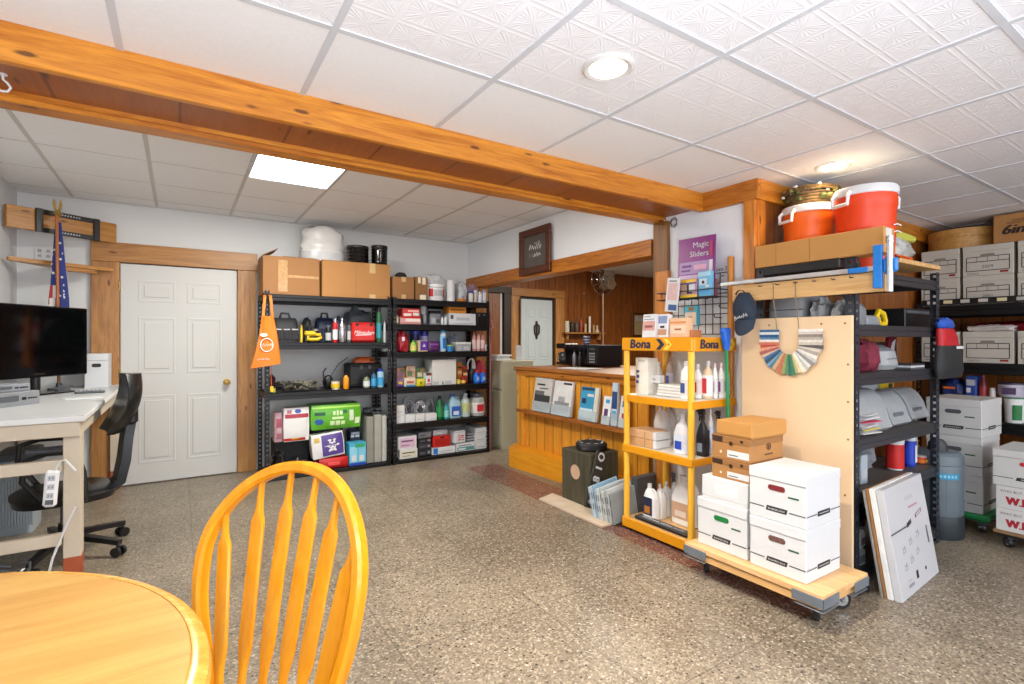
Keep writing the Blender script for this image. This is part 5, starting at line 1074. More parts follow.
# ---- right unit, fifth shelf
s = sy(395.6, 405, 415.5, L2, Y); box_item('white_box', 'lower white box at the left end of the fifth shelf', 'box', s, 0.12, WHITE, [(0.1, 0.8, 0.5, 0.9, GREYL)]); z9 = L2+s.h
s = sy(395.8, 405, 405.5, z9+0.002, Y); box_item('white_box', 'upper white box stacked at the left end of the fifth shelf', 'box', s, 0.12, WHITEG, [(0.2, 0.3, 0.8, 0.4, GREYL)])
s = sy(405.4, 415.2, 414.8, L2, Y-0.01); box_item('white_box', 'low white box beside the stacked pair on the fifth shelf', 'box', s, 0.1, WHITE, [(0.1, 0.1, 0.6, 0.18, GREYL)]); z8 = L2+s.h
s = sy(415.6, 425, 414.3, L2, Y-0.01); box_item('white_box', 'low white box second from the green bottles', 'box', s, 0.1, WHITEG, [(0.2, 0.3, 0.7, 0.38, GREYL)])
s = sy(425.4, 437, 413.6, L2, Y-0.01); box_item('white_box', 'low white box directly left of the green bottles', 'box', s, 0.1, WHITE, [(0.4, 0.2, 0.9, 0.28, GREYL)])
def reel(lab, s, c1, c2):
    t = thing('cable_reel', lab, 'reel', shift(s, 0, 0)); r = s.w/2-0.003; h = s.h; m = MB()
    for k in range(5): m.tube([(r*(1-0.12*k)*math.cos(a), 0.05+0.012*math.sin(3*a+k), h*0.5+(h*0.48-0.01)*(1-0.12*k)*math.sin(a)) for a in [2*PI*i/18 for i in range(18)]], 0.008, c1 if k % 2 else c2, 6, closed=True)
    part(m, 'coils', t); m = MB(); m.box(-0.02, 0.03, 0, 0.02, 0.07, h*0.5, GREYD, 0.004); part(m, 'stand', t)
reel('grey coil of cable behind the low white box of the fifth shelf', sy(405.5, 416, 396.5, L2, Y+0.12), GREYD, GREYL)
reel('silver coil of tubing behind the second low white box', sy(416.5, 427, 399, L2, Y+0.12), GREYL, SILVER)
reel('pale coil of hose left of the dark green bottle', sy(427.5, 437, 397, L2, Y+0.12), C('#a5a8a6', .4), GREY)
bottle('green_bottle', 'dark green bottle with black cap on the fifth shelf', 'bottle', sy(437.5, 444.5, 396, L2, Y), C('#1c6a3a', 0.25), BLACK, C('#2a8a4a', .3))
bottle('green_bottle', 'teal bottle between dark green bottle and blue jug', 'bottle', sy(444.8, 450, 403, L2, Y), C('#3aa0a0', 0.25), TEAL, C('#8ad0c8', .3))
jug('water_jug', 'clear jug with blue label on the fifth shelf', sy(450.3, 462.2, 394, L2, Y), C('#9fc4d4', .15, var=.05), BLUE, C('#2a62c0', .35), mark=C('#d8e8f4', .4))
bottle('clear_bottle', 'clear pale bottle with yellow label right of the blue-labelled jug', 'bottle', sy(462.6, 472.4, 393.5, L2, Y), C('#b4c4bc', .15, var=.05), GREYL, C('#c4cc88', .4), labz=(0.25, 0.6))
bottle('glass_jar', 'clear jar with a red heart-like label at the end of the fifth shelf', 'jar', sy(473, 487.8, 393.5, L2, Y), C('#b0b4b0', .12, var=.06), GREYD, C('#e8e4e0', .4), kind='jar', mark=C('#d0303a', .4), labz=(0.15, 0.6))
# ---- right unit, bottom shelf
s = sy(399.5, 417.8, 449, L1, Y); box_item('tile_box', 'cream-labelled box under the pink-labelled box on the bottom shelf', 'box', s, 0.3, WHITEG, [(0.08, 0.12, 0.92, 0.85, C('#dcd8bc', .5)), (0.15, 0.55, 0.85, 0.68, GREYD), (0.15, 0.25, 0.6, 0.33, GREY)]); z9 = L1+s.h
s = sy(397.8, 417, 436, z9+0.002, Y); box_item('tile_box', 'pink-labelled box topmost at the left of the bottom shelf', 'box', s, 0.3, WHITEG, [(0.1, 0.12, 0.9, 0.85, C('#d8b8cc', .5)), (0.18, 0.55, 0.8, 0.68, C('#7a4a6a', .5)), (0.18, 0.25, 0.6, 0.33, C('#9a6a8a', .5))])
zz = L1
for i, (tp, c, lab) in enumerate(((449, '#26282c', 'bottom black case of the stack between the labelled and white-blue boxes'), (443.5, '#3a3c40', 'second dark case from the bottom of the stack of cases'), (438, '#202226', 'third dark case from the bottom of the stack of cases'), (432, '#787c80', 'topmost grey case of the stack of cases'))):
    s = sy(418.4, 431.6, tp, zz, Y+0.01); box_item('flat_case', lab, 'case', s, 0.25, C(c, .4), [(0.1, 0.3, 0.5, 0.6, GREYD), (0.7, 0.3, 0.9, 0.7, GREY)]); zz += s.h+0.002
s = sy(432, 455.6, 447, L1, Y); box_item('tile_box', 'white box with a bright blue square under the red case', 'box', s, 0.28, WHITE, [(0.05, 0.1, 0.24, 0.95, C('#2a7ad0', .4)), (0.3, 0.4, 0.9, 0.5, GREYL), (0.3, 0.15, 0.6, 0.22, GREYL)]); z9 = L1+s.h
s = sy(433, 451, 436, z9+0.002, Y); box_item('drill_case', 'red flat case lying on the white and blue box', 'case', s, 0.2, RED, [(0.1, 0.2, 0.9, 0.75, C('#a81a18', .4)), (0.4, 0.8, 0.6, 0.95, BLACK)], b=0.012); zr = z9+s.h
s = sy(433.5, 448, 430, zr+0.003, Y+0.03); bag_pack('clear_pack', 'clear packet lying on top of the red case', s, 0.12, C('#c4c8cc', .3, var=.1), [(0.2, 0.2, 0.6, 0.6, WHITE)])
s = sy(456.2, 475, 443, L1, Y); box_item('tile_box', 'white box with a teal stripe label on the bottom shelf', 'box', s, 0.28, WHITE, [(0.05, 0.12, 0.95, 0.55, C('#5a9a9a', .5)), (0.1, 0.2, 0.5, 0.42, C('#d8e8e4', .5)), (0.1, 0.68, 0.8, 0.8, GREY)]); z9 = L1+s.h
s = sy(452.3, 464.5, 427, z9+0.012, Y); s.h = 0.14; box_item('filter_box', 'tilted white box with red lettering on the teal-labelled box', 'box', s, 0.15, WHITE, [(0.3, 0.55, 0.5, 0.62, RED), (0.55, 0.52, 0.85, 0.6, RED), (0.32, 0.38, 0.85, 0.45, C('#d86a66', .5)), (0.3, 0.2, 0.6, 0.28, RED), (0.66, 0.2, 0.85, 0.27, RED), (0.05, 0.85, 0.95, 0.92, GREYL)], rz=0.1, dx=0.02)
zz = L1
for i, (tp, lab) in enumerate(((442, 'bottom white box of the right-hand stack on the bottom shelf'), (434.5, 'middle white box of the right-hand stack on the bottom shelf'), (427.5, 'top white box of the right-hand stack on the bottom shelf'))):
    s = sy(475.6, 488.6, tp, zz, Y); box_item('white_box', lab, 'box', s, 0.28, (WHITE, WHITEG, WHITE)[i], [(0.1, 0.3, 0.7, 0.4, GREYL), (0.75, 0.6, 0.9, 0.75, GREY)][:1+i % 2]); zz += s.h+0.002
s = sy(466, 475, 427, z9+0.002, Y+0.03); m = MB()
for k in range(6): m.box(-s.w/2+0.01+0.004*k, 0.01, 0.016*k, s.w/2-0.004*k, 0.16, 0.016*k+0.013, GREYL if k % 2 else GREYD, 0.002)
solo(m, 'blade_stack', 'stack of thin grey plates between tilted box and right-hand stack', 'plates', shift(s, 0, 0))
# rods and papers on the right of the unit
m = MB(); x = on_y(491.5, 5.3); m.tube([(x, 5.33, 0.02), (x+0.005, 5.34, 1.2), (x-0.02, 5.36, hz(303, x, 5.33))], 0.008, C('#b97a78', .5), 6); m.tube([(x+0.03, 5.36, 0.02), (x+0.025, 5.36, 1.1), (x+0.02, 5.37, hz(312, x, 5.33))], 0.006, C('#7a3a3a', .5), 6); m.tube([(x, 5.33, 1.45), (x+0.04, 5.33, 1.5), (x+0.02, 5.33, 1.58)], 0.004, PINK, 6)
solo(m, 'fishing_rod', 'thin pinkish rods leaning at the right end of the shelving', 'rods', (0, 0, 0))
# ================================================================ behind the counter
# filing cabinet, picture, fan, shelf with bottles, microwave
FC = C('#b9b59a', 0.45, var=0.03)
x0 = 3.30; t = thing('filing_cabinet', 'beige metal filing cabinet between the shelving and the pine counter', 'cabinet', (x0, 5.30, 0))
m = MB(); m.box(0, 0, 0, 0.46, 0.66, 1.08, FC, 0.005); part(m, 'body', t)
for k in range(3):
    m = MB(); m.box(-0.012, 0.02, 0.05+0.34*k, 0, 0.64, 0.37+0.34*k, FC, 0.004); dr = part(m, 'drawer', t); m = MB(); m.box(-0.03, 0.27, 0.22+0.34*k, -0.012, 0.39, 0.24+0.34*k, GREYD, 0.003); part(m, 'drawer_handle', dr)
m = MB(); m.box(-0.12, -0.1, 0, 0.12, 0.1, 0.02, WHITE, 0.002); m.box(-0.11, -0.09, 0.02, 0.1, 0.1, 0.05, GREYL, 0.002); m.box(-0.1, -0.1, 0.05, 0.12, 0.08, 0.07, WHITE, 0.002)
solo(m, 'paper_stack', 'stack of papers and pads lying on the beige filing cabinet', 'papers', (3.45, 5.62, 1.08), 0.1)
m = MB(); m.box(-0.04, -0.02, 0, 0.04, 0.02, 0.19, WHITE, 0.004); solo(m, 'white_stand', 'upright white card box on the right of the filing cabinet', 'box', (3.62, 5.42, 1.08), -0.2)
# framed picture on the white wall above the header
y0, y1 = on_x(521.5, 3.10), on_x(552.5, 3.10); ym = (y0+y1)/2; wF = y0-y1
za = hz(223, 3.10, y1); zb_ = hz(271, 3.10, y1)
t = thing('picture_frame', 'dark wood framed grey notice on the white wall above the header beam', 'picture', (3.092, ym, (za+zb_)/2), -PI/2); hF = za-zb_
m = MB(); fw = 0.075; FRM = wood('dark_frame', '#4a2410', '#6b3818', 'x', knots=False, world=False)
for b in ((-wF/2, -hF/2, wF/2, -hF/2+fw), (-wF/2, hF/2-fw, wF/2, hF/2), (-wF/2, -hF/2+fw, -wF/2+fw, hF/2-fw), (wF/2-fw, -hF/2+fw, wF/2, hF/2-fw)): m.box(b[0], -0.03, b[1], b[2], 0.0, b[3], FRM, 0.006)
part(m, 'frame', t)
m = MB(); m.box(-wF/2+fw, -0.012, -hF/2+fw, wF/2-fw, -0.004, hF/2-fw, C('#5d5650', 0.4)); m.scrib(-wF*0.02, wF*0.18, hF*0.14, 0.035, GREYL, -0.0135, 2, 0.006); m.scrib(-wF*0.18, wF*0.2, hF*0.03, 0.06, PLW, -0.0135, 5, 0.013); m.scrib(-wF*0.03, wF*0.18, -hF*0.13, 0.055, PLW, -0.0135, 7, 0.012); m.scrib(-wF*0.18, -wF*0.05, -hF*0.13, 0.05, GREY, -0.0135, 8, 0.008)
part(m, 'printed_sheet', t)
# fan on a pole against the panelled wall
YP = 6.9; x = on_y(603, YP); zc = hz(280, x, YP)
t = thing('fan', 'chrome pedestal fan with round shiny cage in the side room', 'fan', (x, YP, 0)); r = 0.275
m = MB(); m.lathe([(0.2, 0), (0.2, 0.02), (0.03, 0.05), (0.03, 0.08)], GREYD, 24); part(m, 'base', t)
m = MB(); m.cyl((0, 0, 0.08), (0, 0, zc-r*0.9), 0.016, C('#c9a58a', 0.3, 0.5)); m.cyl((0, 0, zc-r*0.95), (0, 0, zc), 0.012, GREYD); part(m, 'pole', t)
m = MB()
for k in range(14):
    a = PI*2*k/14; m.tube([(r*q*math.cos(a), -0.075*math.sqrt(max(0, 1-q*q)), zc+r*q*math.sin(a)) for q in (0.18, 0.5, 0.8, 0.95, 1)], 0.0035, CHROME, 5)
for q in (0.2, 0.45, 0.7, 1.0): m.tube([(r*q*math.cos(2*PI*i/28), -0.075*math.sqrt(max(0, 1-q*q)), zc+r*q*math.sin(2*PI*i/28)) for i in range(28)], 0.005 if q == 1 else 0.003, CHROME, 5, closed=True)
m.cyl((0, -0.085, zc), (0, -0.06, zc), 0.045, CHROME); part(m, 'cage', t)
m = MB(); m.cyl((0, 0.0, zc), (0, 0.1, zc), 0.05, CHROME); part(m, 'motor', t)
for k in range(4):
    m = MB(); m.at(TR(0, -0.02, zc) @ Matrix.Rotation(k*PI/2+0.5, 4, 'Y') @ Matrix.Rotation(0.5, 4, 'X')); m.prism([(-0.03, 0.03), (0.04, 0.03), (0.125, 0.12), (0.10, 0.22), (-0.02, 0.25), (-0.12, 0.14)], -0.003, 0.003, C('#d8c8b0', 0.15, 0.95)); m.at(); part(m, 'blade', t)
# narrow wall shelf with bottles and figurines
YS = 7.09; xa, xb = on_y(565, 6.95), on_y(605, 6.95); zsh = hz(332.5, (xa+xb)/2, 6.95)
m = MB(); m.box(xa, 6.93, zsh-0.025, xb, YS, zsh, CASING_X, 0.004)
for x in (xa+0.08, xb-0.1): m.box(x, 6.98, zsh-0.13, x+0.03, YS, zsh-0.025, CASING, 0.004)
solo(m, 'wall_shelf', 'narrow wooden wall shelf on the panelling beside the inner door', 'shelf', (0, 0, 0))
items = ((566, 571, 321, '#c8c0b0', 'jar', 'pale vase at the left end of the panelled-wall shelf'), (571.5, 575.5, 320, '#3a3430', 'round', 'first dark bottle from the left on the panelled-wall shelf'), (576, 580, 322, '#5a5048', 'jar', 'brown jar right of the first dark bottle'), (580.5, 583.5, 318, '#a84a3a', 'round', 'small reddish bottle on the panelled-wall shelf'),
    (584, 588.5, 323, '#d0b48a', 'squat', 'tan figurine left of the white candle'), (589, 592, 315, '#eeeae0', 'round', 'tall white candle on the panelled-wall shelf'), (592.5, 596.5, 324, '#b99a6a', 'jar', 'light brown jar right of the white candle'), (597, 600.5, 325, '#d8c8a8', 'squat', 'small cream figurine near the right end of the wall shelf'))
for p0, p1, tp, c, k, lab in items:
    s = sy(p0, p1, tp, zsh+0.002, 6.96); n_ = 'candle' if 'candle' in lab else ('figurine' if 'figurine' in lab else ('jar' if k == 'jar' or 'vase' in lab else 'bottle'))
    if n_ == 'figurine':
        r = s.w/2; m = MB(); m.lathe([(r*0.8, 0), (r*0.9, s.h*0.1), (r*0.6, s.h*0.45), (r*0.3, s.h*0.6), (r*0.5, s.h*0.75), (r*0.45, s.h*0.9), (0, s.h)], C(c, 0.5), 16); solo(m, n_, lab, n_, shift(s, 0, r))
    elif n_ == 'candle':
        r = 0.022; m = MB(); m.cyl((0, 0, 0), (0, 0, s.h*0.92), r, C(c, 0.5)); m.cyl((0, 0, s.h*0.92), (0, 0, s.h), 0.004, BLACK, n=6); solo(m, n_, lab, n_, shift(s, 0, r))
    else: bottle(n_, lab, n_, s, C(c, 0.4), GREYD if c != '#c8c0b0' else CREAM, None, kind='jar' if k == 'jar' else 'round')
# microwave and things on the counter
s = sx(589, 624, 345, 1.048, 3.75)
yy = s.loc[1]; ww = s.w
xm = 3.72; y0, y1 = 4.60, 4.06
t = thing('microwave', 'black microwave oven standing on the counter', 'microwave', (3.70, 4.30, 1.047), -PI/2)
m = MB(); m.box(-0.26, 0, 0.012, 0.26, 0.36, 0.235, BLACKM, 0.008); m.box(-0.25, 0.02, 0, -0.2, 0.34, 0.012, BLACK); m.box(0.2, 0.02, 0, 0.25, 0.34, 0.012, BLACK); part(m, 'housing', t)
m = MB(); m.box(-0.255, -0.02, 0.02, 0.12, 0, 0.228, GLOSSB, 0.006); part(m, 'door', t)
m = MB(); m.box(0.125, -0.018, 0.02, 0.255, 0, 0.228, BLACK, 0.004)
for i in range(3):
    for j in range(4): m.box(0.145+0.032*i, -0.021, 0.045+0.03*j, 0.165+0.032*i, -0.018, 0.062+0.03*j, GREYL, 0.001)
m.box(0.145, -0.021, 0.18, 0.235, -0.018, 0.205, GREYD); part(m, 'control_panel', t)
t = thing('mug', 'blue and white mug standing on the black microwave', 'mug', (3.80, 4.33, 1.284), 0)
m = MB(); m.lathe([(0.034, 0), (0.036, 0.004), (0.038, 0.1), (0.036, 0.1), (0.034, 0.01), (0, 0.008)], C('#3a4a78', .3), 20)
for k in (0.02, 0.05, 0.08): m.lathe([(0.0385, k), (0.039, k+0.012)], WHITE, 20)
part(m, 'body', t); m = MB(); m.tube([(-0.036, 0, 0.08), (-0.06, 0, 0.075), (-0.062, 0, 0.035), (-0.036, 0, 0.025)], 0.005, C('#3a4a78', .3), 6); part(m, 'handle', t)
t = thing('coffee_maker', 'small black coffee maker left of the microwave on the counter', 'coffee maker', (3.75, 4.74, 1.047), -PI/2)
m = MB(); m.box(-0.085, 0, 0, 0.085, 0.2, 0.03, BLACK, 0.006); m.box(-0.085, 0.12, 0.03, 0.085, 0.2, 0.24, BLACK, 0.006); m.box(-0.085, 0.0, 0.19, 0.085, 0.2, 0.25, BLACK, 0.01); part(m, 'body', t)
m = MB(); m.lathe([(0.055, 0.032), (0.068, 0.05), (0.066, 0.12), (0.05, 0.15)], C('#3a3c3e', .1), 20, c=(0, 0.06, 0)); m.tube([(0, -0.005, 0.13), (0, -0.04, 0.12), (0, -0.04, 0.06), (0, -0.005, 0.055)], 0.006, CHROME, 6); part(m, 'carafe', t)
bottle('thermos', 'slim steel and black flask at the far end of the counter', 'flask', sx(570.5, 575, 350, 1.047, 3.6), C('#8f9296', 0.3, 0.6), BLACK, None)
bottle('thermos', 'short black flask between steel flask and coffee maker', 'flask', sx(576, 580.5, 352, 1.047, 3.55), BLACK, GREYD, None)
m = MB(); m.box(-0.2, -0.14, 0, 0.2, 0.14, 0.006, WHITE); solo(m, 'paper_sheet', 'white papers spread on the counter in front of the microwave', 'paper', (3.38, 3.95, 1.047), -PI/2+0.1)
# framed photo on the panelling and a switch
x = on_y(640, 7.06); t = thing('picture_frame', 'small dark framed certificate low on the panelled wall', 'picture', (x, 7.095, hz(325, x, 7.06)), 0)
m = MB(); m.box(-0.2, -0.03, -0.24, 0.2, 0, 0.24, FRM, 0.006); part(m, 'frame', t)
m = MB(); m.box(-0.15, -0.032, -0.19, 0.15, -0.03, 0.19, C('#b9a47a', 0.5)); m.box(-0.12, -0.034, 0.08, 0.12, -0.032, 0.15, GREYL); part(m, 'printed_sheet', t)
# ================================================================ brochures on the ledge
LZ, LX = 0.614, 3.03
def brochure(lab, p0, p1, tp, cols, n=5, tilt=0.16, cat='brochures'):
    if tp == 383: tilt = 0.05
    s = sx(p0, p1, tp, LZ, LX); w, h = s.w-0.01, s.h
    t = thing('brochure_holder', lab, cat, (LX+0.004, s.loc[1], LZ), rot=(-tilt, 0, -PI/2))
    m = MB(); m.box(-w/2-0.003, 0.0, 0, w/2+0.003, 0.003, h*0.3, CLEARB); m.box(-w/2-0.003, 0.032, 0, w/2+0.003, 0.035, h*0.75, CLEARB)
    m.box(-w/2-0.003, 0, 0, w/2+0.003, 0.035, 0.003, CLEARB); part(m, 'clear_stand', t)
    m = MB(); m.box(-w/2, 0.005, 0.004, w/2, 0.028, h, WHITE, 0.002); draw(m, cols, w, h, 0.0035); part(m, 'booklet', t)
brochure('left brochure stand with black and white landscape cover on the counter ledge', 531, 548.5, 378, [(0, 0, 1, 1, C('#c9c7c2', .5)), (0.05, 0.05, 0.95, 0.5, C('#3a3a3a', .5, var=.4, scale=60)), (0.05, 0.5, 0.6, 0.62, C('#6a6a6a', .5, var=.3, scale=50)), (0.15, 0.78, 0.6, 0.83, INK), (0.3, 0.68, 0.8, 0.71, INK)])
brochure('second brochure stand with pale vehicle cover on the counter ledge', 550, 569, 381, [(0, 0, 1, 1, C('#dcdcda', .5)), (0.1, 0.08, 0.9, 0.4, C('#8a8c90', .5, var=.35, scale=60)), (0.3, 0.4, 0.65, 0.55, C('#a0a2a6', .5, var=.3, scale=50)), (0.5, 0.9, 0.95, 0.96, INK)])
brochure('blue fronted brochure stack in the middle of the counter ledge', 577, 595, 387, [(0, 0.0, 0.8, 1, C('#3a96c0', .45)), (0.8, 0, 1, 1, C('#d8d4c0', .5)), (0.04, 0.08, 0.75, 0.36, C('#c8dce6', .5)), (0.1, 0.5, 0.35, 0.66, C('#1f3a5a', .5)), (0.05, 0.90, 0.75, 0.98, C('#2a3f58', .5)), (0.4, 0.72, 0.75, 0.8, WHITE)])
brochure('tall back brochure with dark blue top right on the ledge', 610, 616, 383, [(0, 0, 1, 1, C('#b9d0e4', .5)), (0, 0.4, 1, 0.8, C('#2a4a80', .5)), (0.1, 0.15, 0.9, 0.35, CYAN)], tilt=0.16)
brochure('narrow white leaflet with purple flower beside the tall blue brochure', 600, 608.5, 396, [(0, 0, 1, 1, C('#e8eaf0', .5)), (0.2, 0.15, 0.7, 0.55, C('#5a3a6a', .5)), (0.3, 0.75, 0.8, 0.88, CYAN)], tilt=0.16)
brochure('white leaflet with red dots at the right end of the ledge', 617, 625, 396, [(0, 0, 1, 1, WHITE), (0.3, 0.3, 0.7, 0.45, C('#a03a4a', .5)), (0.25, 0.65, 0.75, 0.85, C('#3a5a8a', .5))], tilt=0.16)
# ================================================================ on the floor before the counter
BOXW = wood('grey_weathered_box', '#2f2c20', '#5a5440', 'z', knots=False, world=False, rough=0.6, ring=1.4)
bx, by = on_z(600, 492, 0.0)
t = thing('wooden_box', 'weathered dark wooden box with a round hole standing before the counter', 'box', (2.853, 3.215, 0), 0.0)
wB = 0.30; hB = 0.43
m = MB(); n = 28; rr = 0.062; zc = 0.26
m.box(-0.155, -0.175, 0, 0.155, 0.175, hB, BOXW, 0.006); part(m, 'body', t)
m = MB(); m.at(Matrix.Rotation(-PI/2, 4, 'Z')); m.ell(0.0, zc, 0.062, 0.062, C('#c9a58a', 0.7), -0.1562, 28); m.tube([(0.062*math.cos(2*PI*i/28), -0.1562, zc+0.062*math.sin(2*PI*i/28)) for i in range(28)], 0.003, BOXW, 6, closed=True); m.at(); part(m, 'round_hole', t)
t = thing('wheel', 'black rubber wheel with white lettering lying on the dark wooden box', 'wheel', (2.858, 3.20, hB+0.001), 0.4)
m = MB(); m.lathe([(0.085, 0.0), (0.115, 0.0), (0.128, 0.012), (0.128, 0.048), (0.115, 0.06), (0.1, 0.062), (0.085, 0.056)], RUBBER, 36)
for z in (0.015, 0.025, 0.035, 0.045): m.lathe([(0.1285, z-0.002), (0.13, z), (0.1285, z+0.002)], BLACK, 36)
part(m, 'tyre', t)
m = MB(); m.lathe([(0.0, 0.0), (0.085, 0.0), (0.085, 0.05), (0.07, 0.052), (0.035, 0.046), (0.03, 0.058), (0, 0.058)], BLACK, 30)
for k in range(9):
    a = k*2*PI/9; m.at(RZ(a) @ TR(0, -0.094, 0.0625)); m.box(-0.014, -0.006, 0, 0.014, 0.006, 0.0006, WHITE)
m.at(); part(m, 'hub', t)
# sign leaning on the box
sgn = thing('sign_board', 'dark sign board with white characters leaning beside the wooden box', 'sign', (2.83, 3.06, 0), rot=(0, 0, 0)); pa = Vector((2.80, 3.075, 0.006)); 
sgn.location = (2.628, 2.975, 0.0125); sgn.rotation_euler = (-0.10, 0, 0)
m = MB(); m.at(Matrix.Rotation(0.40, 4, 'Y')); m.box(-0.055, 0, 0.03, 0.055, 0.012, 0.47, C('#3a362c', 0.6), 0.003); part(m, 'board', sgn)
m = MB(); m.at(Matrix.Rotation(0.42, 4, 'Y'))
for i, ch in enumerate(('O', 'I', '8', 'I', 'A')):
    m = MB(); m.at(Matrix.Rotation(0.40, 4, 'Y') @ TR(0.0, -0.001, 0.43-0.088*i) @ Matrix.Rotation(-PI/2, 4, 'Y')); [m.text(ch, o_, -0.034, 0.1, WHITE, -0.001-0.0001*k_, wid=0.9) for k_, o_ in enumerate((-0.004, 0.0, 0.004))]; part(m, 'letter', sgn)
mx = [on_z(px, py, 0.0) for px, py in ((541, 497), (563, 489), (600, 510), (600, 529))]
m = MB(); m.slab([(2.51, 3.46), (2.70, 3.52), (2.70, 2.70), (2.51, 2.70)], 0, 0.012, C('#cdb9a0', 0.7)); solo(m, 'floor_board', 'thin cream board lying flat on the floor under the sample stack', 'board', (0, 0, 0))
# flooring sample boards standing in a row
SAMP = ['#b4c8d4', '#ccd6da', '#8fb0c8', '#bccbd0', '#d8dcd8', '#b8c0c2', '#d0d3d0', '#aab2b4', '#c4c8c6', '#8e9494']
names = ('frontmost pale blue sample board of the standing row', 'second sample board with a light grey face', 'third sample board, darker blue', 'fourth sample board, bluish grey', 'fifth sample board, off-white grey', 'sixth sample board, mid grey', 'seventh sample board, pale stone colour', 'eighth sample board, slate grey', 'ninth sample board, warm grey', 'last and darkest sample board of the row, next to the yellow stand')
for i in range(10):
    y = 2.935-0.024*i
    m = MB(); hh = 0.222+0.012*(i % 3); m.box(-0.0, -0.009, 0, 0.24, 0.009, hh, C(SAMP[i], 0.5), 0.002); m.box(0.24, -0.009, 0, 0.243, 0.009, hh, GREYL)
    for q in (0.25, 0.6): m.box(-0.001, -0.0035, hh*q, 0.0, 0.0035, hh*(q+0.2), GREYD)
    solo(m, 'sample_board', names[i], 'sample board', (2.59, y-0.05, 0.0135), rot=(-0.06, -0.14+0.02*(i % 2), 0), group='flooring sample boards')
m = MB(); m.box(0, 0, 0, 0.27, 0.06, 0.30, C('#5a5c5e', 0.6), 0.003); solo(m, 'grey_box', 'dark grey flat box behind the sample boards by the yellow stand', 'box', (2.86, 2.70, 0))
# ================================================================ yellow display stand
BY = C('#dd940e', 0.3, var=0.02); BYL = C('#f0b83a', 0.3, var=0.03); BNAVY = C('#1a2748', 0.4); SW = C('#dcd8cc', 0.5); PEGF = C('#d8b078', .5)
X0, X1, Y0, Y1 = 2.64, 3.07, 2.042, 2.61
W_ = Y1-Y0; D_ = X1-X0
t = thing('display_stand', 'yellow four-tier product stand with blue lettering on its header', 'display stand', (X0, (Y0+Y1)/2, 0), -PI/2)
for px, py in ((-W_/2+0.012, 0.012), (W_/2-0.012, 0.012), (-W_/2+0.012, D_-0.012)):
    m = MB(); m.cyl((px, py, 0.04), (px, py, 1.27), 0.021, BYL, n=18); part(m, 'post', t)
m = MB(); m.cyl((W_/2-0.012, D_-0.012, 0.04), (W_/2-0.012, D_-0.012, hz(257, 3.06, 2.07)), 0.021, wood('stand_dowel', '#b5701e', '#d89238', 'z', knots=False, world=False), n=18); part(m, 'dowel_post', t)
for z, hgt in ((0.085, 0.065), (0.595, 0.05), (0.955, 0.052)):
    m = MB(); w2 = W_/2+0.012
    if z == 0.955:
        m.slab([(-w2, 0.0), (-w2, D_+0.01), (w2, D_+0.01), (w2, 0.0), (w2*0.4, -0.022), (-w2*0.4, -0.022)], z-hgt, z-0.006, BY)
        m.slab([(-w2+0.02, 0.012), (-w2+0.02, D_), (w2-0.02, D_), (w2-0.02, 0.012)], z-0.006, z-0.004, SW)
    else:
        m.box(-w2, -0.012, z-hgt, w2, D_+0.01, z-0.006, BY, 0.006); m.box(-w2+0.015, 0.002, z-0.006, w2-0.015, D_-0.004, z-0.004, SW if z > 0.3 else PEGF)
    m.box(-w2, -0.014, z-hgt, w2, 0.002, z+0.006, BY, 0.006) if z != 0.955 else None
    part(m, 'shelf', t)
zA, zB_ = 1.258, 1.348
m = MB(); w2 = W_/2+0.014; m.box(-w2, -0.014, zA, w2, 0.008, zB_, BY, 0.006); m.box(w2-0.02, 0.008, zA, w2, D_+0.012, zB_, BY, 0.006); m.box(-w2, 0.008, zA, -w2+0.02, D_+0.012, zB_, BY, 0.006); m.box(-w2+0.02, 0.008, zB_-0.03, w2-0.02, D_+0.01, zB_-0.018, BYL)
[m.text('Bona', -0.125+o_, zA+0.02+q_, 0.083, BNAVY, -0.0155-0.0001*k_, wid=1.1, sl=0.12) for k_, (o_, q_) in enumerate(((0, 0), (0.004, 0), (0.008, 0), (0.004, 0.003), (0.004, -0.003)))]; zc = (zA+zB_)/2
for q, mm in ((0.0, BNAVY), (0.06, C('#f2cf4a', .3))): m.prism([(0.015+q, zc-0.035), (0.05+q, zc-0.035), (0.085+q, zc), (0.05+q, zc+0.035), (0.015+q, zc+0.035), (0.05+q, zc)], -0.0152, -0.0145, mm)
m.ell(0.12, zc, 0.008, 0.008, C('#b5740e', .4), -0.0155)
m.at(TR(w2+0.001, 0, 0) @ Matrix.Rotation(PI/2, 4, 'Z')); [m.text('Bona', 0.15+o_, zA+0.02, 0.083, BNAVY, -0.0015-0.0001*k_, wid=1.1, sl=0.12) for k_, o_ in enumerate((0, 0.004, 0.008))]
for q, mm in ((0.0, BNAVY), (0.06, C('#f2cf4a', .3))): m.prism([(0.295+q, zc-0.035), (0.33+q, zc-0.035), (0.365+q, zc), (0.33+q, zc+0.035), (0.295+q, zc+0.035), (0.33+q, zc)], -0.0012, -0.0002, mm)
m.at(); part(m, 'header', t)
for px, py in ((-W_/2+0.04, 0.04), (W_/2-0.04, 0.04), (-W_/2+0.04, D_-0.04), (W_/2-0.04, D_-0.04)):
    m = MB(); m.cyl((px, py, 0.0), (px, py, 0.025), 0.022, BLACK, n=14); part(m, 'foot', t)
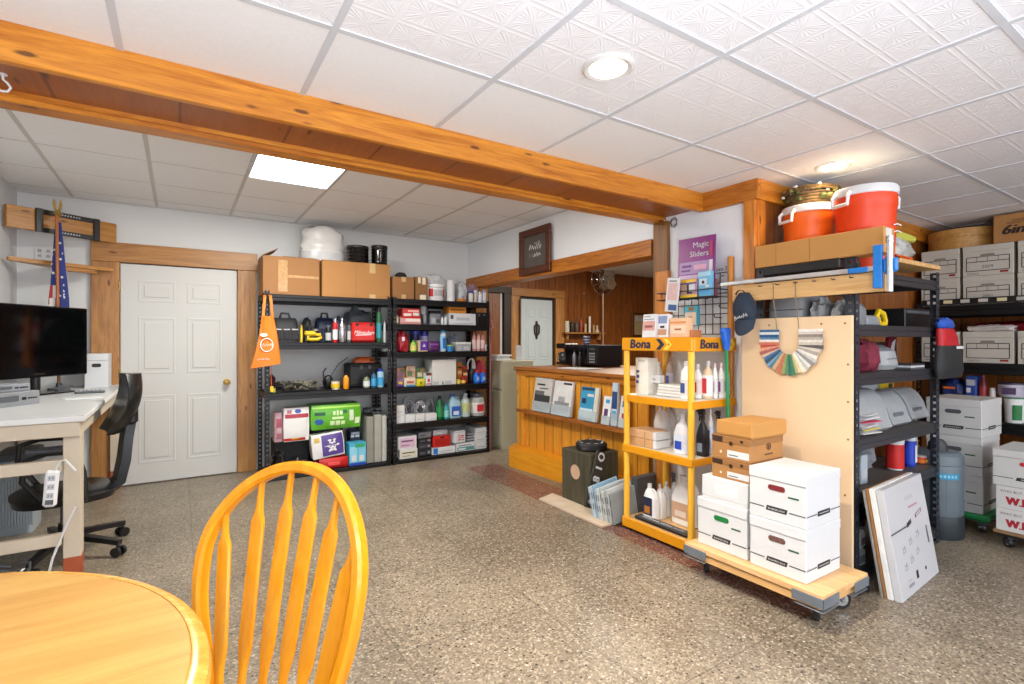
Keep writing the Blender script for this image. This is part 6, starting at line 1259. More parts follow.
# goods on the stand
S2, S3, S1, XF = 0.953, 0.593, 0.083, 2.70
s = sx(634, 647.5, 358, S2, XF); bag_pack('paper_bag', 'tall white paper bag with blue print at the left of the stand\'s upper shelf', s, 0.12, C('#e4e2d8', .5), [(0.1, 0.3, 0.35, 0.38, C('#3a4a8a', .5)), (0.15, 0.45, 0.4, 0.53, C('#3a4a8a', .5)), (0.15, 0.6, 0.4, 0.66, C('#3a4a8a', .5)), (0.25, 0.9, 0.75, 0.94, GREYL)])
zz = S2
for i in range(4):
    m = MB(); h_ = 0.019; m.box(-0.105, 0, 0, 0.105, 0.17, h_, (WHITE, C('#dcd8d0', .5), WHITE, C('#e8e6e0', .5))[i], 0.006)
    solo(m, 'pad_pack', ('bottom pack of white pads on the upper shelf of the yellow stand', 'second pack of white pads from the bottom of the pile', 'third pack of white pads from the bottom of the pile', 'topmost pack of white pads in the pile behind the small card')[i], 'pads', (XF+0.03, on_x(665, XF)-0.006*i, zz), -PI/2); zz += h_+0.001
s = sx(648, 661, 375, zz+0.001, XF+0.05); s.w *= 0.8; m = MB(); m.box(-s.w/2, 0, 0, s.w/2, 0.05, s.h, WHITE, 0.003); m.text('Bona', 0, s.h*0.4, s.h*0.3, INK, -0.001); solo(m, 'small_box', 'small white printed box standing on the pile of pads', 'box', (XF+0.05, s.loc[1], zz+0.001), -PI/2)
bottle('cleaner_bottle', 'white bottle with blue and pink label left of the stand post', 'bottle', sx(678.5, 688.5, 361, S2, XF), PLW, WHITE, WHITEG, mark=C('#3a5a9a', .4), labz=(0.1, 0.5), dx=-0.006)
bottle('cleaner_bottle', 'white bottle with red logo right behind the stand post', 'bottle', sx(691, 699, 364, S2, XF+0.1), PLW, WHITE, C('#e4d8d4', .4), mark=C('#c84a4a', .4))
bottle('cleaner_bottle', 'beige-topped white bottle with red spot and blue band on the upper shelf', 'bottle', sx(699.5, 709.5, 361, S2, XF+0.14), C('#d8c4a4', .35), WHITE, PLW, mark=C('#c8303a', .4), labz=(0.08, 0.62))
for p0, p1, lab, dxx in ((710, 716.5, 'left of three white bottles with violet print beside the green handle', .21), (717, 722, 'middle of three white bottles with violet print beside the green handle', .25), (722.5, 727, 'right of three white bottles with violet print beside the green handle', .29)): bottle('polish_bottle', lab, 'bottle', sx(p0, p1, 363, S2, XF+dxx), PLW, C('#f0d8e0', .4), WHITEG, mark=C('#8a4a8a', .4), group='white bottles with violet print', r=0.0185)
bottle('wood_bottle', 'tall pinkish-capped bottle behind the white pads', 'bottle', sx(664, 671, 357, S2, XF+0.28), C('#c8b4a4', .3), C('#b98a7a', .4), C('#d8d4e0', .4), mark=C('#4a5aa8', .4))
bottle('wood_bottle', 'short white-capped bottle behind the small printed box', 'bottle', sx(654, 660, 362, S2, XF+0.28), PLW, WHITE, C('#d8d8e0', .4))
# middle shelf
zz = S3
for i, (lab, c) in enumerate((('lower tan wooden block box on the middle shelf of the yellow stand', '#c89a6a'), ('upper tan wooden block box on the middle shelf of the yellow stand', '#d0a67a'))):
    m = MB(); w_ = on_x(632, XF)-on_x(655, XF); h_ = 0.056; m.box(-w_/2, 0, 0, w_/2, 0.16, h_, C(c, .6, var=.08), 0.004); m.box(-0.0015+w_*0.18, -0.0012, 0.004, 0.0015+w_*0.18, 0, h_-0.004, KRAFTD); m.box(w_*0.5, 0.003, 0.002, w_*0.5+0.03, 0.15, h_-0.002, WHITE, 0.002)
    solo(m, 'tan_box', lab, 'box', (XF-0.015, (on_x(632, XF)+on_x(655, XF))/2+0.01, zz), -PI/2); zz += h_+0.0015
for i, (p0, p1, dxx, lab) in enumerate(((652.5, 665, 0.17, 'white handled jug at the back left of the middle shelf'), (662, 670, 0.25, 'white handled jug second in the back row of the middle shelf'), (670.3, 678, 0.32, 'white handled jug third in the back row of the middle shelf'))):
    jug('cleaner_jug', lab, sx(p0, p1, 405, S3, XF+dxx), PLW, WHITE, None, group='white jugs on the middle shelf', d=0.075)
sprayer('spray_bottle', 'white spray bottle with yellow and blue label on the middle shelf', sx(670, 684, 408, S3, XF), C('#e8eaf0', .3), WHITE, C('#dce4f4', .35), mark=C('#2a4ab0', .4)) 
sprayer('spray_bottle', 'black spray bottle with black trigger right of the stand post', sx(693.5, 704.5, 409, S3, XF+0.06), BLACK, BLACK, C('#1a1a20', .3), mark=C('#7a8a9a', .4))
bottle('cleaner_bottle', 'white bottle with dark blue edge beside the black spray bottle', 'bottle', sx(706, 711.5, 409, S3, XF+0.19), PLW, WHITE, C('#d0d8e8', .4), mark=C('#2a4a90', .4), labz=(0.05, 0.6))
sprayer('spray_bottle', 'white spray bottle with black trigger behind the brown cartons', sx(712.5, 720.5, 411, S3, XF+0.27), PLW, BLACK, WHITEG)
# bottom shelf
jug('floor_finish_jug', 'white jug with dark amber and navy label at the bottom of the yellow stand', sx(641.5, 653.5, 485, S1, XF+0.02), PLW, WHITE, C('#1f2a4a', .35), mark=C('#b9742a', .4), d=0.08, labz=(0.15, 0.65))
jug('floor_finish_jug', 'white jug seen edge-on, second in the bottom row of the stand', sx(653.5, 661.5, 485, S1, XF+0.10), PLW, WHITE, WHITEG, d=0.07, group='bottom row')
jug('floor_finish_jug', 'white jug seen edge-on, third in the bottom row of the stand', sx(660, 668, 483, S1, XF+0.18), PLW, WHITE, WHITEG, d=0.07, group='bottom row')
sprayer('spray_bottle', 'white spray bottle with grey head behind the bottom jugs', sx(668, 675, 473, S1, XF+0.28), C('#d8dcdc', .3), GREYD, None)
jug('large_jug', 'large white jug with tan wood-floor label on the bottom of the stand', sx(669, 693, 478, S1, XF+0.12), PLW, WHITE, C('#d0a88a', .4), mark=C('#e8d8c8', .4), d=0.14, labz=(0.14, 0.48))
m = MB(); m.box(-0.22, -0.035, 0, 0.22, 0.035, 0.022, BLACK, 0.005); m.box(-0.2, -0.02, 0.022, 0.2, 0.02, 0.0225, GREYD)
m.at(TR(0, -0.012, 0.0232) @ Matrix.Rotation(-PI/2, 4, 'X')); m.scrib(-0.17, -0.03, 0, 0.022, WHITE, 0.0, 11, 0.006); m.scrib(-0.01, 0.08, 0, 0.022, WHITE, 0.0, 12, 0.006); m.scrib(0.1, 0.17, 0, 0.02, GREYL, 0.0, 13, 0.005); m.at(); 
solo(m, 'name_bar', 'black bar with white lettering lying at the front of the stand base', 'sign', (X0+0.065, 2.325, S1+0.0005), -PI/2)
# mop with green handle and blue head
t = thing('mop', 'mop with green handle and blue head leaning upside down at the stand', 'mop', (2.98, 2.0, 0)) 
zt = hz(328, 2.92, 2.0)
m = MB(); m.tube([(0.0, 0, 0.003), (-0.055, -0.0, zt-0.06)], 0.0115, C('#1f8a52', .35), 10); part(m, 'handle', t)
m = MB(); m.loft([(zt-0.14, 0.018, 0.018, 2, -0.052, 0), (zt-0.08, 0.03, 0.022, 3, -0.056, 0), (zt-0.02, 0.04, 0.024, 3, -0.06, 0), (zt, 0.03, 0.02, 3, -0.06, 0)], C('#1f6ad8', .4)); part(m, 'head', t)
m = MB(); m.tube([(-0.01, 0, 0.08), (-0.034, -0.0, 0.75)], 0.0125, C('#3a3a3c', .5), 10); part(m, 'grip', t)
# leaflets on top of the stand
ZT = 1.349
def leaf(name, lab, p0, p1, tp, X, base, cols, d=0.02, tilt=0.1, cat='leaflets', rz=0.0):
    s = sx(p0, p1, tp, ZT, X); w, h = s.w-0.006, s.h; m = MB(); m.box(-w/2, 0, 0, w/2, d, h, base, 0.002); draw(m, cols, w, h)
    return solo(m, name, lab, cat, (X, s.loc[1], ZT), rot=(-tilt, 0, -PI/2+rz))
leaf('leaflet_stack', 'white leaflet stack with pink floor photo on top of the yellow stand', 641.5, 655, 314, X0+0.03, WHITE, [(0.05, 0.3, 0.95, 0.7, C('#c8938a', .5, var=.2, scale=40)), (0.1, 0.76, 0.9, 0.8, GREY), (0.1, 0.88, 0.6, 0.92, GREY), (0.2, 0.42, 0.8, 0.52, C('#8a4a44', .5))], 0.04)
leaf('leaflet_stack', 'narrow leaflet stack with blue and brown pictures on top of the stand', 656, 667.5, 314, X0+0.05, C('#dcdce0', .5), [(0.1, 0.1, 0.9, 0.35, C('#b98a6a', .5)), (0.1, 0.6, 0.9, 0.92, C('#7a8ab0', .5)), (0.3, 0.4, 0.7, 0.5, INK)], 0.04)
leaf('leaflet_box', 'peach coloured box of leaflets on top of the stand', 669, 687, 318, X0+0.06, C('#e0b894', .5), [(0.05, 0.2, 0.95, 0.62, C('#e8cdb4', .5)), (0.3, 0.36, 0.7, 0.46, C('#a86a4a', .5)), (0.05, 0.72, 0.95, 0.82, C('#d8884a', .5))], 0.06, 0.02)
leaf('wood_strip', 'short wooden sample strip lying on the stand top before the teal box', 686, 692, 330, X0+0.09, C('#b9784a', .5), [], 0.1, 0.0, 'strip')
# wire grid panel above the stand with hanging packs
XG = 3.10
ya, yb = on_x(672, XG), on_x(728, XG); za, zb_ = hz(334, XG, yb), hz(272, XG, yb); zb_ = min(zb_, 1.79)
t = thing('wire_rack', 'black wire grid rack on the white wall above the yellow stand', 'wire rack', (XG, (ya+yb)/2, 0), -PI/2)
WR = C('#26262a', 0.4); hw = (ya-yb)/2
m = MB()
for i in range(9): m.cyl((-hw+2*hw*i/8, 0, za), (-hw+2*hw*i/8, 0, zb_), 0.0032, WR, n=6)
for i in range(7): m.cyl((-hw, -0.004, za+(zb_-za)*i/6), (hw, -0.004, za+(zb_-za)*i/6), 0.0032, WR, n=6)
for x in (-hw*0.8, hw*0.8): m.cyl((x, 0, zb_-0.02), (x, 0.018, zb_-0.02), 0.004, WR, n=6)
part(m, 'grid', t)
zs = hz(298, XG-0.16, 2.3)
m = MB()
for y in (-0.16, -0.11, -0.06): m.cyl((-hw, y, zs), (hw, y, zs), 0.0035, WR, n=6)
for x in [-hw+2*hw*i/6 for i in range(7)]: m.cyl((x, -0.002, zs), (x, -0.165, zs), 0.0035, WR, n=6)
m.tube([(-hw, 0, zs+0.05), (-hw, -0.165, zs+0.05), (hw, -0.165, zs+0.05), (hw, 0, zs+0.05)], 0.004, WR, 6); part(m, 'basket_shelf', t)
for k, zz in enumerate((hz(318, XG, 2.2), hz(309, XG, 2.2))):
    m = MB(); m.tube([(0.19+0.04*k, -0.004, zz), (0.19+0.04*k, -0.08, zz), (0.19+0.04*k, -0.09, zz+0.02)], 0.0035, WR, 6); part(m, 'peg_hook', t)
XS = XG-0.148
def pack(name, lab, p0, p1, y0, y1, X, base, cols, d=0.035, tilt=0.0, roll=0.0, cat='pack'):
    ya_, yb_ = on_x(p0, X), on_x(p1, X); ym = (ya_+yb_)/2; w = ya_-yb_-0.004; zt_, zb9 = hz(y0, X, ym), hz(y1, X, ym); zb9 = zsl if y1 == 297.2 else zb9; h = zt_-zb9
    m = MB(); m.at(Matrix.Rotation(roll, 4, 'Y')); m.box(-w/2, 0, 0, w/2, d, h, base, 0.003); draw(m, cols, w, h); m.at()
    return solo(m, name, lab, cat, (X, ym, zb9), rot=(-tilt, 0, -PI/2))
zsl = zs+0.005
pack('photo_board', 'yellow and purple boxed pack with a photo on the wire shelf', 680, 697, 279, 297.2, XS, C('#b98aa0', .5), [(0, 0.0, 1, 0.14, YELLOW), (0.05, 0.80, 0.95, 0.97, C('#e8b82a', .4)), (0.05, 0.16, 0.4, 0.75, C('#c9a58a', .5)), (0.42, 0.2, 0.75, 0.72, BLACK), (0.55, 0.3, 0.9, 0.7, C('#c8ccd0', .5)), (0.0, 0.72, 1, 0.8, PURPLE)], 0.022)
pack('blue_pack', 'light blue printed pack on the right of the wire shelf', 698, 711, 271, 297.2, XS, C('#6ab4d8', .4), [(0, 0.8, 1, 0.97, C('#a8d4e8', .4)), (0.1, 0.45, 0.7, 0.7, C('#c8d8e0', .4)), (0.3, 0.5, 0.5, 0.62, INK), (0.05, 0.08, 0.95, 0.3, C('#4aa0d0', .4)), (0.6, 0.35, 0.9, 0.44, WHITE)])
pack('brown_pack', 'brown boxed pack standing behind the light blue pack', 711.5, 715, 278, 297.2, XS+0.06, C('#8a5a4a', .5), [(0.1, 0.5, 0.9, 0.8, C('#5a3a34', .5)), (0.1, 0.2, 0.9, 0.4, C('#b98a7a', .5))])
MG = [(0.0, 0.0, 1.0, 1.0, C('#86287c', .35)), (0.04, 0.40, 0.85, 0.60, C('#a88ab4', .4)), (0.04, 0.04, 0.96, 0.30, C('#b89ac0', .4)), (0.04, 0.31, 0.96, 0.38, C('#d0b8d4', .4)), ('t', 'Magic', 0.62, 0.83, 0.13, WHITE, 1.0), ('t', 'Sliders', 0.58, 0.68, 0.13, WHITE, 1.0), (0.85, 0.42, 0.94, 0.60, WHITE), (0.10, 0.44, 0.35, 0.47, C('#6a2a76', .4)), (0.12, 0.51, 0.38, 0.55, C('#6a2a76', .4)), (0.45, 0.46, 0.78, 0.54, C('#d8a0b8', .4)), (0.1, 0.1, 0.4, 0.17, C('#6a2a76', .4)), (0.45, 0.12, 0.9, 0.22, C('#e4d4e0', .4)), (0.86, 0.66, 0.94, 0.9, C('#a83a5a', .4))]
ya_, yb_ = on_x(679, XS+0.05), on_x(714, XS+0.05); ym = (ya_+yb_)/2; w = ya_-yb_; zt_ = hz(237, XS+0.05, ym); h = zt_-zsl
m = MB(); m.box(-w/2, 0.0, 0, w/2, 0.006, h, C('#7a2a86', .35), 0.001); draw(m, MG, w, h)
solo(m, 'display_card', 'tall purple display card with large white lettering', 'display card', (XS+0.045, ym, zsl), rot=(-0.04, 0, -PI/2+0.08))
pack('photo_card', 'white swing tag with pink picture at the left of the wire rack', 664, 677, 278, 312, XS-0.04, WHITE, [(0.15, 0.35, 0.9, 0.85, C('#d8b4b0', .5, var=.15, scale=40)), (0.2, 0.88, 0.8, 0.93, GREY), (0.3, 0.05, 0.95, 0.22, C('#3a5a90', .5))], 0.01, 0.0, 0.12, 'card')
pack('teal_pack', 'teal hanging pack with a beige window under the wire shelf', 683, 697, 306, 326, XS, C('#4a9ab0', .4), [(0.15, 0.05, 0.95, 0.68, C('#d8c0a4', .5)), (0.4, 0.3, 0.7, 0.5, C('#b9a086', .5)), (0.4, 0.75, 0.8, 0.95, C('#8a6a3a', .5))], 0.04)
# loose wire on the wall and dark lettering strip
m = MB(); m.text('nova 3', 0, 0, 0.04, INK, -0.001, sl=0.15); x_ = on_x(720, 3.117); solo(m, 'wall_lettering', 'small dark lettering on the white wall right of the purple card', 'lettering', (3.118, x_, hz(271, 3.117, x_)), -PI/2)
y_ = on_x(673, 3.1); m = MB(); m.tube([(-0.004, 0.03*math.cos(g*0.9), 0.035*math.sin(g*0.9)+0.006*g*0.3) for g in range(15)], 0.003, GREYD, 6); solo(m, 'cable_loop', 'small loop of grey cable on the wall beside the dark post', 'cable', (3.112, y_, hz(224, 3.1, y_)))
# ================================================================ plywood dolly with archive boxes
PLY = wood('plywood_face', '#d2a068', '#e8c08a', 'y', knots=False, rough=0.45, ring=0.7)
PLYE = C('#e0b070', 0.5, var=0.08); PLYP = C('#e6c8a0', 0.6, var=0.02, scale=2)
BRK = C('#7d868f', 0.4, 0.4); DX0, DXE, DYN, DYF, DT = 2.415, 2.85, 1.165, 1.915, 0.180
t = thing('moving_dolly', 'plywood moving dolly with grey corner brackets and casters', 'dolly', (0, 0, 0))
m = MB(); m.box(DX0, DYN, DT-0.03, DXE, DYF, DT, PLY, 0.003); part(m, 'deck', t)
m = MB(); m.box(DX0+0.012, DYN+0.1, DT-0.075, DX0+0.05, DYF-0.1, DT-0.04, PLYE, 0.003); m.box(DXE-0.05, DYN+0.1, DT-0.075, DXE-0.012, DYF-0.1, DT-0.04, PLYE, 0.003)
for y in (DYN+0.02, DYF-0.1): m.box(DX0+0.012, y, DT-0.075, DXE-0.012, y+0.08, DT-0.03, PLYE, 0.003)
part(m, 'rail', t)
for x, y, a, b in ((DX0, DYN, 1, 1), (DXE, DYN, -1, 1), (DX0, DYF, 1, -1), (DXE, DYF, -1, -1)):
    m = MB(); m.box(x-a*0.004, y-b*0.004, DT-0.06, x+a*0.0, y+b*0.14, DT-0.014, BRK, 0.001); m.box(x-a*0.004, y-b*0.004, DT-0.06, x+a*0.14, y, DT-0.014, BRK, 0.001); m.box(x, y, DT-0.080, x+a*0.15, y+b*0.13, DT-0.0755, BRK, 0.001); part(m, 'corner_bracket', t)
    m = MB(); caster(m, x+a*0.11, y+b*(0.085 if b > 0 else 0.065), DT-0.080, 0.047, ang=0.5*a, frame=BRK); part(m, 'caster', t)
BX = 2.47
def bb(lab, p0, p1, X, zb, h, d, **k):
    y0, y1 = on_x(p0, X), on_x(p1, X); return bankers_box('archive_box', lab, (X, (y0+y1)/2, zb), -PI/2+k.pop('tw', 0.0), y0-y1-0.004, d, h, group=k.pop('grp', 'white archive boxes on the plywood dolly'), **k)
bb('lower white archive box at the far end of the plywood dolly, green inside its handle', 697, 747, BX, DT+0.001, 0.262, 0.34, slot=C('#0f7a3a', .5))
s = sx(702, 747.5, 470, DT+0.264, BX+0.01)
t = thing('flat_box', 'plain white shallow box resting on the green-handled archive box', 'box', shift(s, 0, 0), s.rz+0.03)
m = MB(); w, h = s.w-0.004, 0.128; m.box(-w/2+0.003, 0.003, 0, w/2-0.003, 0.33, h-0.004, WHITEG, 0.003); part(m, 'body', t)
m = MB(); m.box(-w/2, 0, h*0.12, w/2, 0.333, h, WHITE, 0.004); m.box(-w*0.2, -0.001, h*0.3, w*0.3, 0, h*0.75, C('#e4e4e4', .5)); part(m, 'lid', t)
zc = DT+0.264+0.1285
MS = C('#3a2414', .6)
for i, (lab, h) in enumerate((('lowest brown shoe-type carton of the three on the white shallow box', 0.105), ('middle brown carton with printed emblem and white label', 0.125))):
    y0, y1 = on_x(712, 2.50), on_x(750, 2.50); w = y0-y1
    t = thing('brown_carton', lab, 'cardboard box', (2.50, (y0+y1)/2, zc), -PI/2, group='brown cartons on the plywood dolly')
    m = MB(); m.box(-w/2, 0, 0, w/2, 0.31, h, KRAFT2, 0.003); draw(m, [(0.42, 0.12, 0.98, 0.42, WHITE), (0.46, 0.2, 0.7, 0.24, INK), ('e', 0.25, 0.3, 0.03, 0.07, C('#e8d0b0', .6)), (0.05, 0.72, 0.3, 0.95, MS)], w, h)
    m.at(TR(w/2+0.0008, 0, 0) @ Matrix.Rotation(PI/2, 4, 'Z')); m.tube([(0.17+0.018*math.cos(2*PI*q/16), -0.0006, h*0.6+0.018*math.sin(2*PI*q/16)) for q in range(16)], 0.0025, MS, 4, closed=True); m.pr(0.164, h*0.5, 0.176, h*0.68, MS, -0.001); m.pr(0.13, h*0.25, 0.21, h*0.31, MS, -0.001); m.at()
    part(m, 'body', t)
    m = MB(); m.box(-w/2-0.002, -0.002, h*0.70, w/2+0.002, 0.312, h+0.002, KRAFT, 0.003); m.ell(w*0.02, h*0.72, 0.012, 0.012, MS, -0.0032); m.ell(w*0.30, h*0.86, 0.01, 0.008, MS, -0.0032); m.pr(-w*0.48, h*0.76, -w*0.2, h*0.98, MS, -0.003); part(m, 'lid', t); zc += h+0.003
y0, y1 = on_x(716, 2.50), on_x(752, 2.50); w = y0-y1; h = 0.082
t = thing('brown_carton', 'plain orange-brown carton topmost on the brown carton pile', 'cardboard box', (2.495, (y0+y1)/2-0.004, zc+0.001), -PI/2-0.03, group='brown cartons on the plywood dolly')
m = MB(); m.box(-w/2+0.004, 0.004, 0, w/2-0.004, 0.31, h-0.004, KORANGE, 0.003); part(m, 'body', t)
m = MB(); m.box(-w/2, 0, h*0.1, w/2, 0.315, h, KORANGE, 0.003); part(m, 'lid', t)
bb('lower white archive box at the near end of the plywood dolly, striped papers showing', 749, 806.5, BX-0.01, DT+0.001, 0.252, 0.33, slot=C('#6a4a40', .6, var=.5, scale=90))
bb('upper white archive box at the near end of the plywood dolly, dark red handle', 748.5, 806.5, BX-0.01, DT+0.2545, 0.25, 0.33, slot=C('#7a1f24', .6))
# ================================================================ large grey-black shelving unit by the panelled wall
AX0, AX1, AY0, AY1 = 3.03, 4.20, 1.30, 1.86
ZA = [0.09, 0.50, 0.785, 1.14, 1.41, 1.715]
shelf_unit('shelving_unit', 'charcoal steel shelving unit beside the plywood panel, orange coolers on top', (AX0, AY0, 0), 0, AX1-AX0, AY1-AY0, 1.775, ZA, post=C('#3a4049', 0.4, 0.4, var=.1), shelf=C('#3a3c40', .4, .3), deckmat=C('#57524c', 0.55, var=.1), wide=0.05)
# plywood panel fixed to its end
m = MB(); m.box(2.985, 1.295, 0.001, 3.005, 1.93, 1.462, PLYP, 0.002)
for y in (1.33, 1.45, 1.75, 1.88):
    for z in (1.42, 0.5): m.cyl((2.9845, y, z), (2.985, y, z), 0.006, C('#8a5a30', .5), n=8)
for z in (1.2, 1.0, 0.8): m.cyl((2.9845, 1.315, z), (2.985, 1.315, z), 0.006, C('#8a5a30', .5), n=8)
solo(m, 'plywood_panel', 'pale plywood panel upright against the end of the charcoal shelving', 'panel', (0, 0, 0))
# nail board
PEG = wood('nail_board_wood', '#c8985a', '#e4bd84', 'y', knots=False, rough=0.5)
t = thing('nail_board', 'long pale wooden board with nails, fixed across above the plywood panel', 'board', (0, 0, 0)); NX = 2.93
m = MB(); m.box(NX, 1.12, 1.572, NX+0.022, 1.96, 1.672, PEG, 0.003); part(m, 'board', t)
for px in (771, 788, 806, 825, 844, 862):
    y = on_x(px-9, NX); z = 1.655; m = MB(); m.tube([(NX, y, z), (NX-0.03, y-0.0, z-0.004), (NX-0.045, y-0.004, z+0.0)], 0.003, INK, 6); part(m, 'nail', t)
# bar clamp lying along the board
CB_ = C('#1a78c8', .35); ALU = C('#d4d6d8', 0.3, 0.7)
t = thing('bar_clamp', 'long bar clamp with silver bar and blue jaws lying on the nail board', 'clamp', (0, 0, 0)); KX = 2.918
m = MB(); m.box(KX-0.012, 1.10, 1.676, KX+0.012, 2.03, 1.70, ALU, 0.003); part(m, 'bar', t)
m = MB(); yc = on_x(878.5, KX-0.02); m.box(KX-0.035, yc-0.02, 1.585, KX-0.014, yc+0.02, 1.80, CB_, 0.004); m.prism([(0, 0)]*0 or [(-0.05, 1.655), (0.06, 1.665), (0.085, 1.69), (0.06, 1.725), (-0.02, 1.73), (-0.05, 1.71)], 0, 0.001, CB_) if False else None
m.box(KX-0.034, yc-0.085, 1.66, KX-0.014, yc-0.02, 1.73, CB_, 0.012); m.box(KX-0.034, yc-0.065, 1.645, KX-0.016, yc-0.03, 1.745, CB_, 0.008); part(m, 'jaw', t)
m = MB(); yh = on_x(890, KX-0.03); m.cyl((KX-0.03, yh, 1.565), (KX-0.03, yh, 1.80), 0.0135, ALU); m.cyl((KX-0.03, yh-0.0, 1.80), (KX-0.03, yh, 1.835), 0.017, SILVER); m.cyl((KX-0.06, yh, 1.82), (KX+0.0, yh, 1.82), 0.005, SILVER); part(m, 'screw_handle', t)
m = MB(); ym_ = on_x(858, KX); m.box(KX-0.022, ym_-0.05, 1.672, KX-0.0125, ym_+0.04, 1.70, CB_, 0.004); m.box(KX-0.012, ym_-0.01, 1.7005, KX+0.008, ym_+0.02, 1.73, BLACK, 0.003); part(m, 'sliding_jaw', t)
# swatch fan
FX = 2.972; cy, cz = 1.622, 1.305
t = thing('swatch_fan', 'fan of fabric and carpet swatches hanging in a U on the plywood panel', 'swatch fan', (0, 0, 0))
COLS = ['#3a6a92', '#e4e6e8', '#2a5a86', '#5a8ab0', '#e8e0d8', '#c8785a', '#b94a44', '#d89a7a', '#a8605a', '#d0b09a', '#3f6f98', '#2f4f70', '#7aa0b8', '#4a7a96', '#c9a57a', '#b07a5a', '#c06a5a', '#8a9a5a', '#5a8a6a', '#2f6a54', '#3a7a5e', '#b0a878', '#d8c89a', '#e8e0cc', '#b8bcb8', '#dcdcd8', '#8a8c8e', '#c8c4bc', '#e4e0d8', '#a8a096', '#d0c8bc', '#5a5652', '#c4bcb0', '#dcd4c8', '#b0a89c', '#8a8074', '#cfc8be', '#e6e2da']
n = len(COLS)
for i, c in enumerate(COLS):
    q_ = i/(n-1)*(0.16+0.125*PI) ; st_ = 0.08; ar_ = 0.125*PI; up = max(0.0, st_-q_)+max(0.0, q_-st_-ar_); f = min(1, max(0, (q_-st_)/ar_)); a = PI + f*PI
    d = Vector((0, -math.cos(a), math.sin(a))); tv = Vector((0, math.sin(a), math.cos(a)))
    ri, ro = 0.058, 0.176+0.006*math.sin(i*1.7)+(0.012 if i > 30 else 0); hw = 0.0085
    lift = Vector((-0.003-0.002*(i % 3), 0, 0.0)); O = Vector((FX-0.004, cy, cz+up)); th = Vector((0.006, 0, 0))
    q0, q1 = O+d*ri+lift, O+d*ro+lift
    arc_ = 0 < f < 1; h0_, h1_ = (0.0042, 0.0112) if arc_ else (0.0077, 0.0078); vs = [q0-tv*h0_, q1-tv*h1_, q1+tv*h1_, q0+tv*h0_]
    vs = vs+[v+th for v in vs]
    m = MB(); m.add(vs, [(0, 1, 2, 3), (7, 6, 5, 4), (0, 4, 5, 1), (1, 5, 6, 2), (2, 6, 7, 3), (3, 7, 4, 0)], C(c, 0.7, var=0.12, scale=60)); bm_ = part(m, 'swatch', t)
for px in (777, 799):
    m = MB(); y = on_x(px, FX-0.01); m.tube([(FX-0.012, y, cz+0.09), (FX-0.03, y, 1.5), (NX-0.006, y, 1.562), (NX-0.008, y, 1.665)], 0.0025, C('#8a7a5a', .7), 6); part(m, 'cord', t)
# cap on the board
t = thing('baseball_cap', 'dark navy cap hanging by its strap at the left end of the nail board', 'cap', (2.912, on_x(746, 2.912), hz(336, 2.912, 1.85)), -PI/2)
hC = hz(290, 2.912, 1.85)-hz(336, 2.912, 1.85); wC = (on_x(735.5, 2.912)-on_x(757.5, 2.912))
CAPM = C('#1b2a3c', 0.75, var=0.08, scale=30)
m = MB(); vs = []; R_, n = 10, 22
for j in range(R_+1):
    f = j/R_; hw = wC*0.5*math.sin(PI*(0.16+0.76*f))**0.6; dp = 0.075*math.sin(PI*(0.1+0.8*f))**0.7; ox = -wC*0.10*(f-0.3)
    for i in range(n):
        a = PI*2*i/n; vs.append((ox+hw*math.cos(a), -dp*max(0, -math.sin(a))*1.0+0.012*max(0, math.sin(a)), hC*(0.24+0.70*f)))
m.add(vs, [(j*n+i, j*n+(i+1) % n, (j+1)*n+(i+1) % n, (j+1)*n+i) for j in range(R_) for i in range(n)] + [tuple(range(n-1, -1, -1)), tuple(range(R_*n, R_*n+n))], CAPM); part(m, 'crown', t)
m = MB(); vs = []; k = 12
for j in range(5):
    f = j/4
    for i in range(k+1):
        u = -1+2*i/k; vs.append((0.012+wC*0.47*u*(1-0.10*f), -0.03-0.035*(1-u*u)-0.012*f, hC*(0.34-0.34*f*(1-0.45*u*u))))
b2 = [(x, y+0.004, z) for x, y, z in vs]; N = len(vs); fs = [(j*(k+1)+i, j*(k+1)+i+1, (j+1)*(k+1)+i+1, (j+1)*(k+1)+i) for j in range(4) for i in range(k)]
m.add(vs+b2, [tuple(reversed(f)) for f in fs] + [tuple(q+N for q in f) for f in fs] + [(4*(k+1)+i, 4*(k+1)+i+1, N+4*(k+1)+i+1, N+4*(k+1)+i) for i in range(k)], CAPM); part(m, 'brim', t)
m = MB(); m.band([(-0.03+0.03*math.cos(a)+0.005, -0.02, hC*0.9+0.03*math.sin(a)) for a in [PI*q/8 for q in range(9)]], (0, 1, 0), 0.012, 0.003, BLACK); part(m, 'strap', t)
m = MB(); m.at(TR(0.018, -0.073, hC*0.40) @ Matrix.Rotation(-0.25, 4, 'Y')); m.scrib(-0.045, 0.04, -0.005, 0.022, GREYL, -0.004, 9, 0.007); part(m, 'embroidery', t)
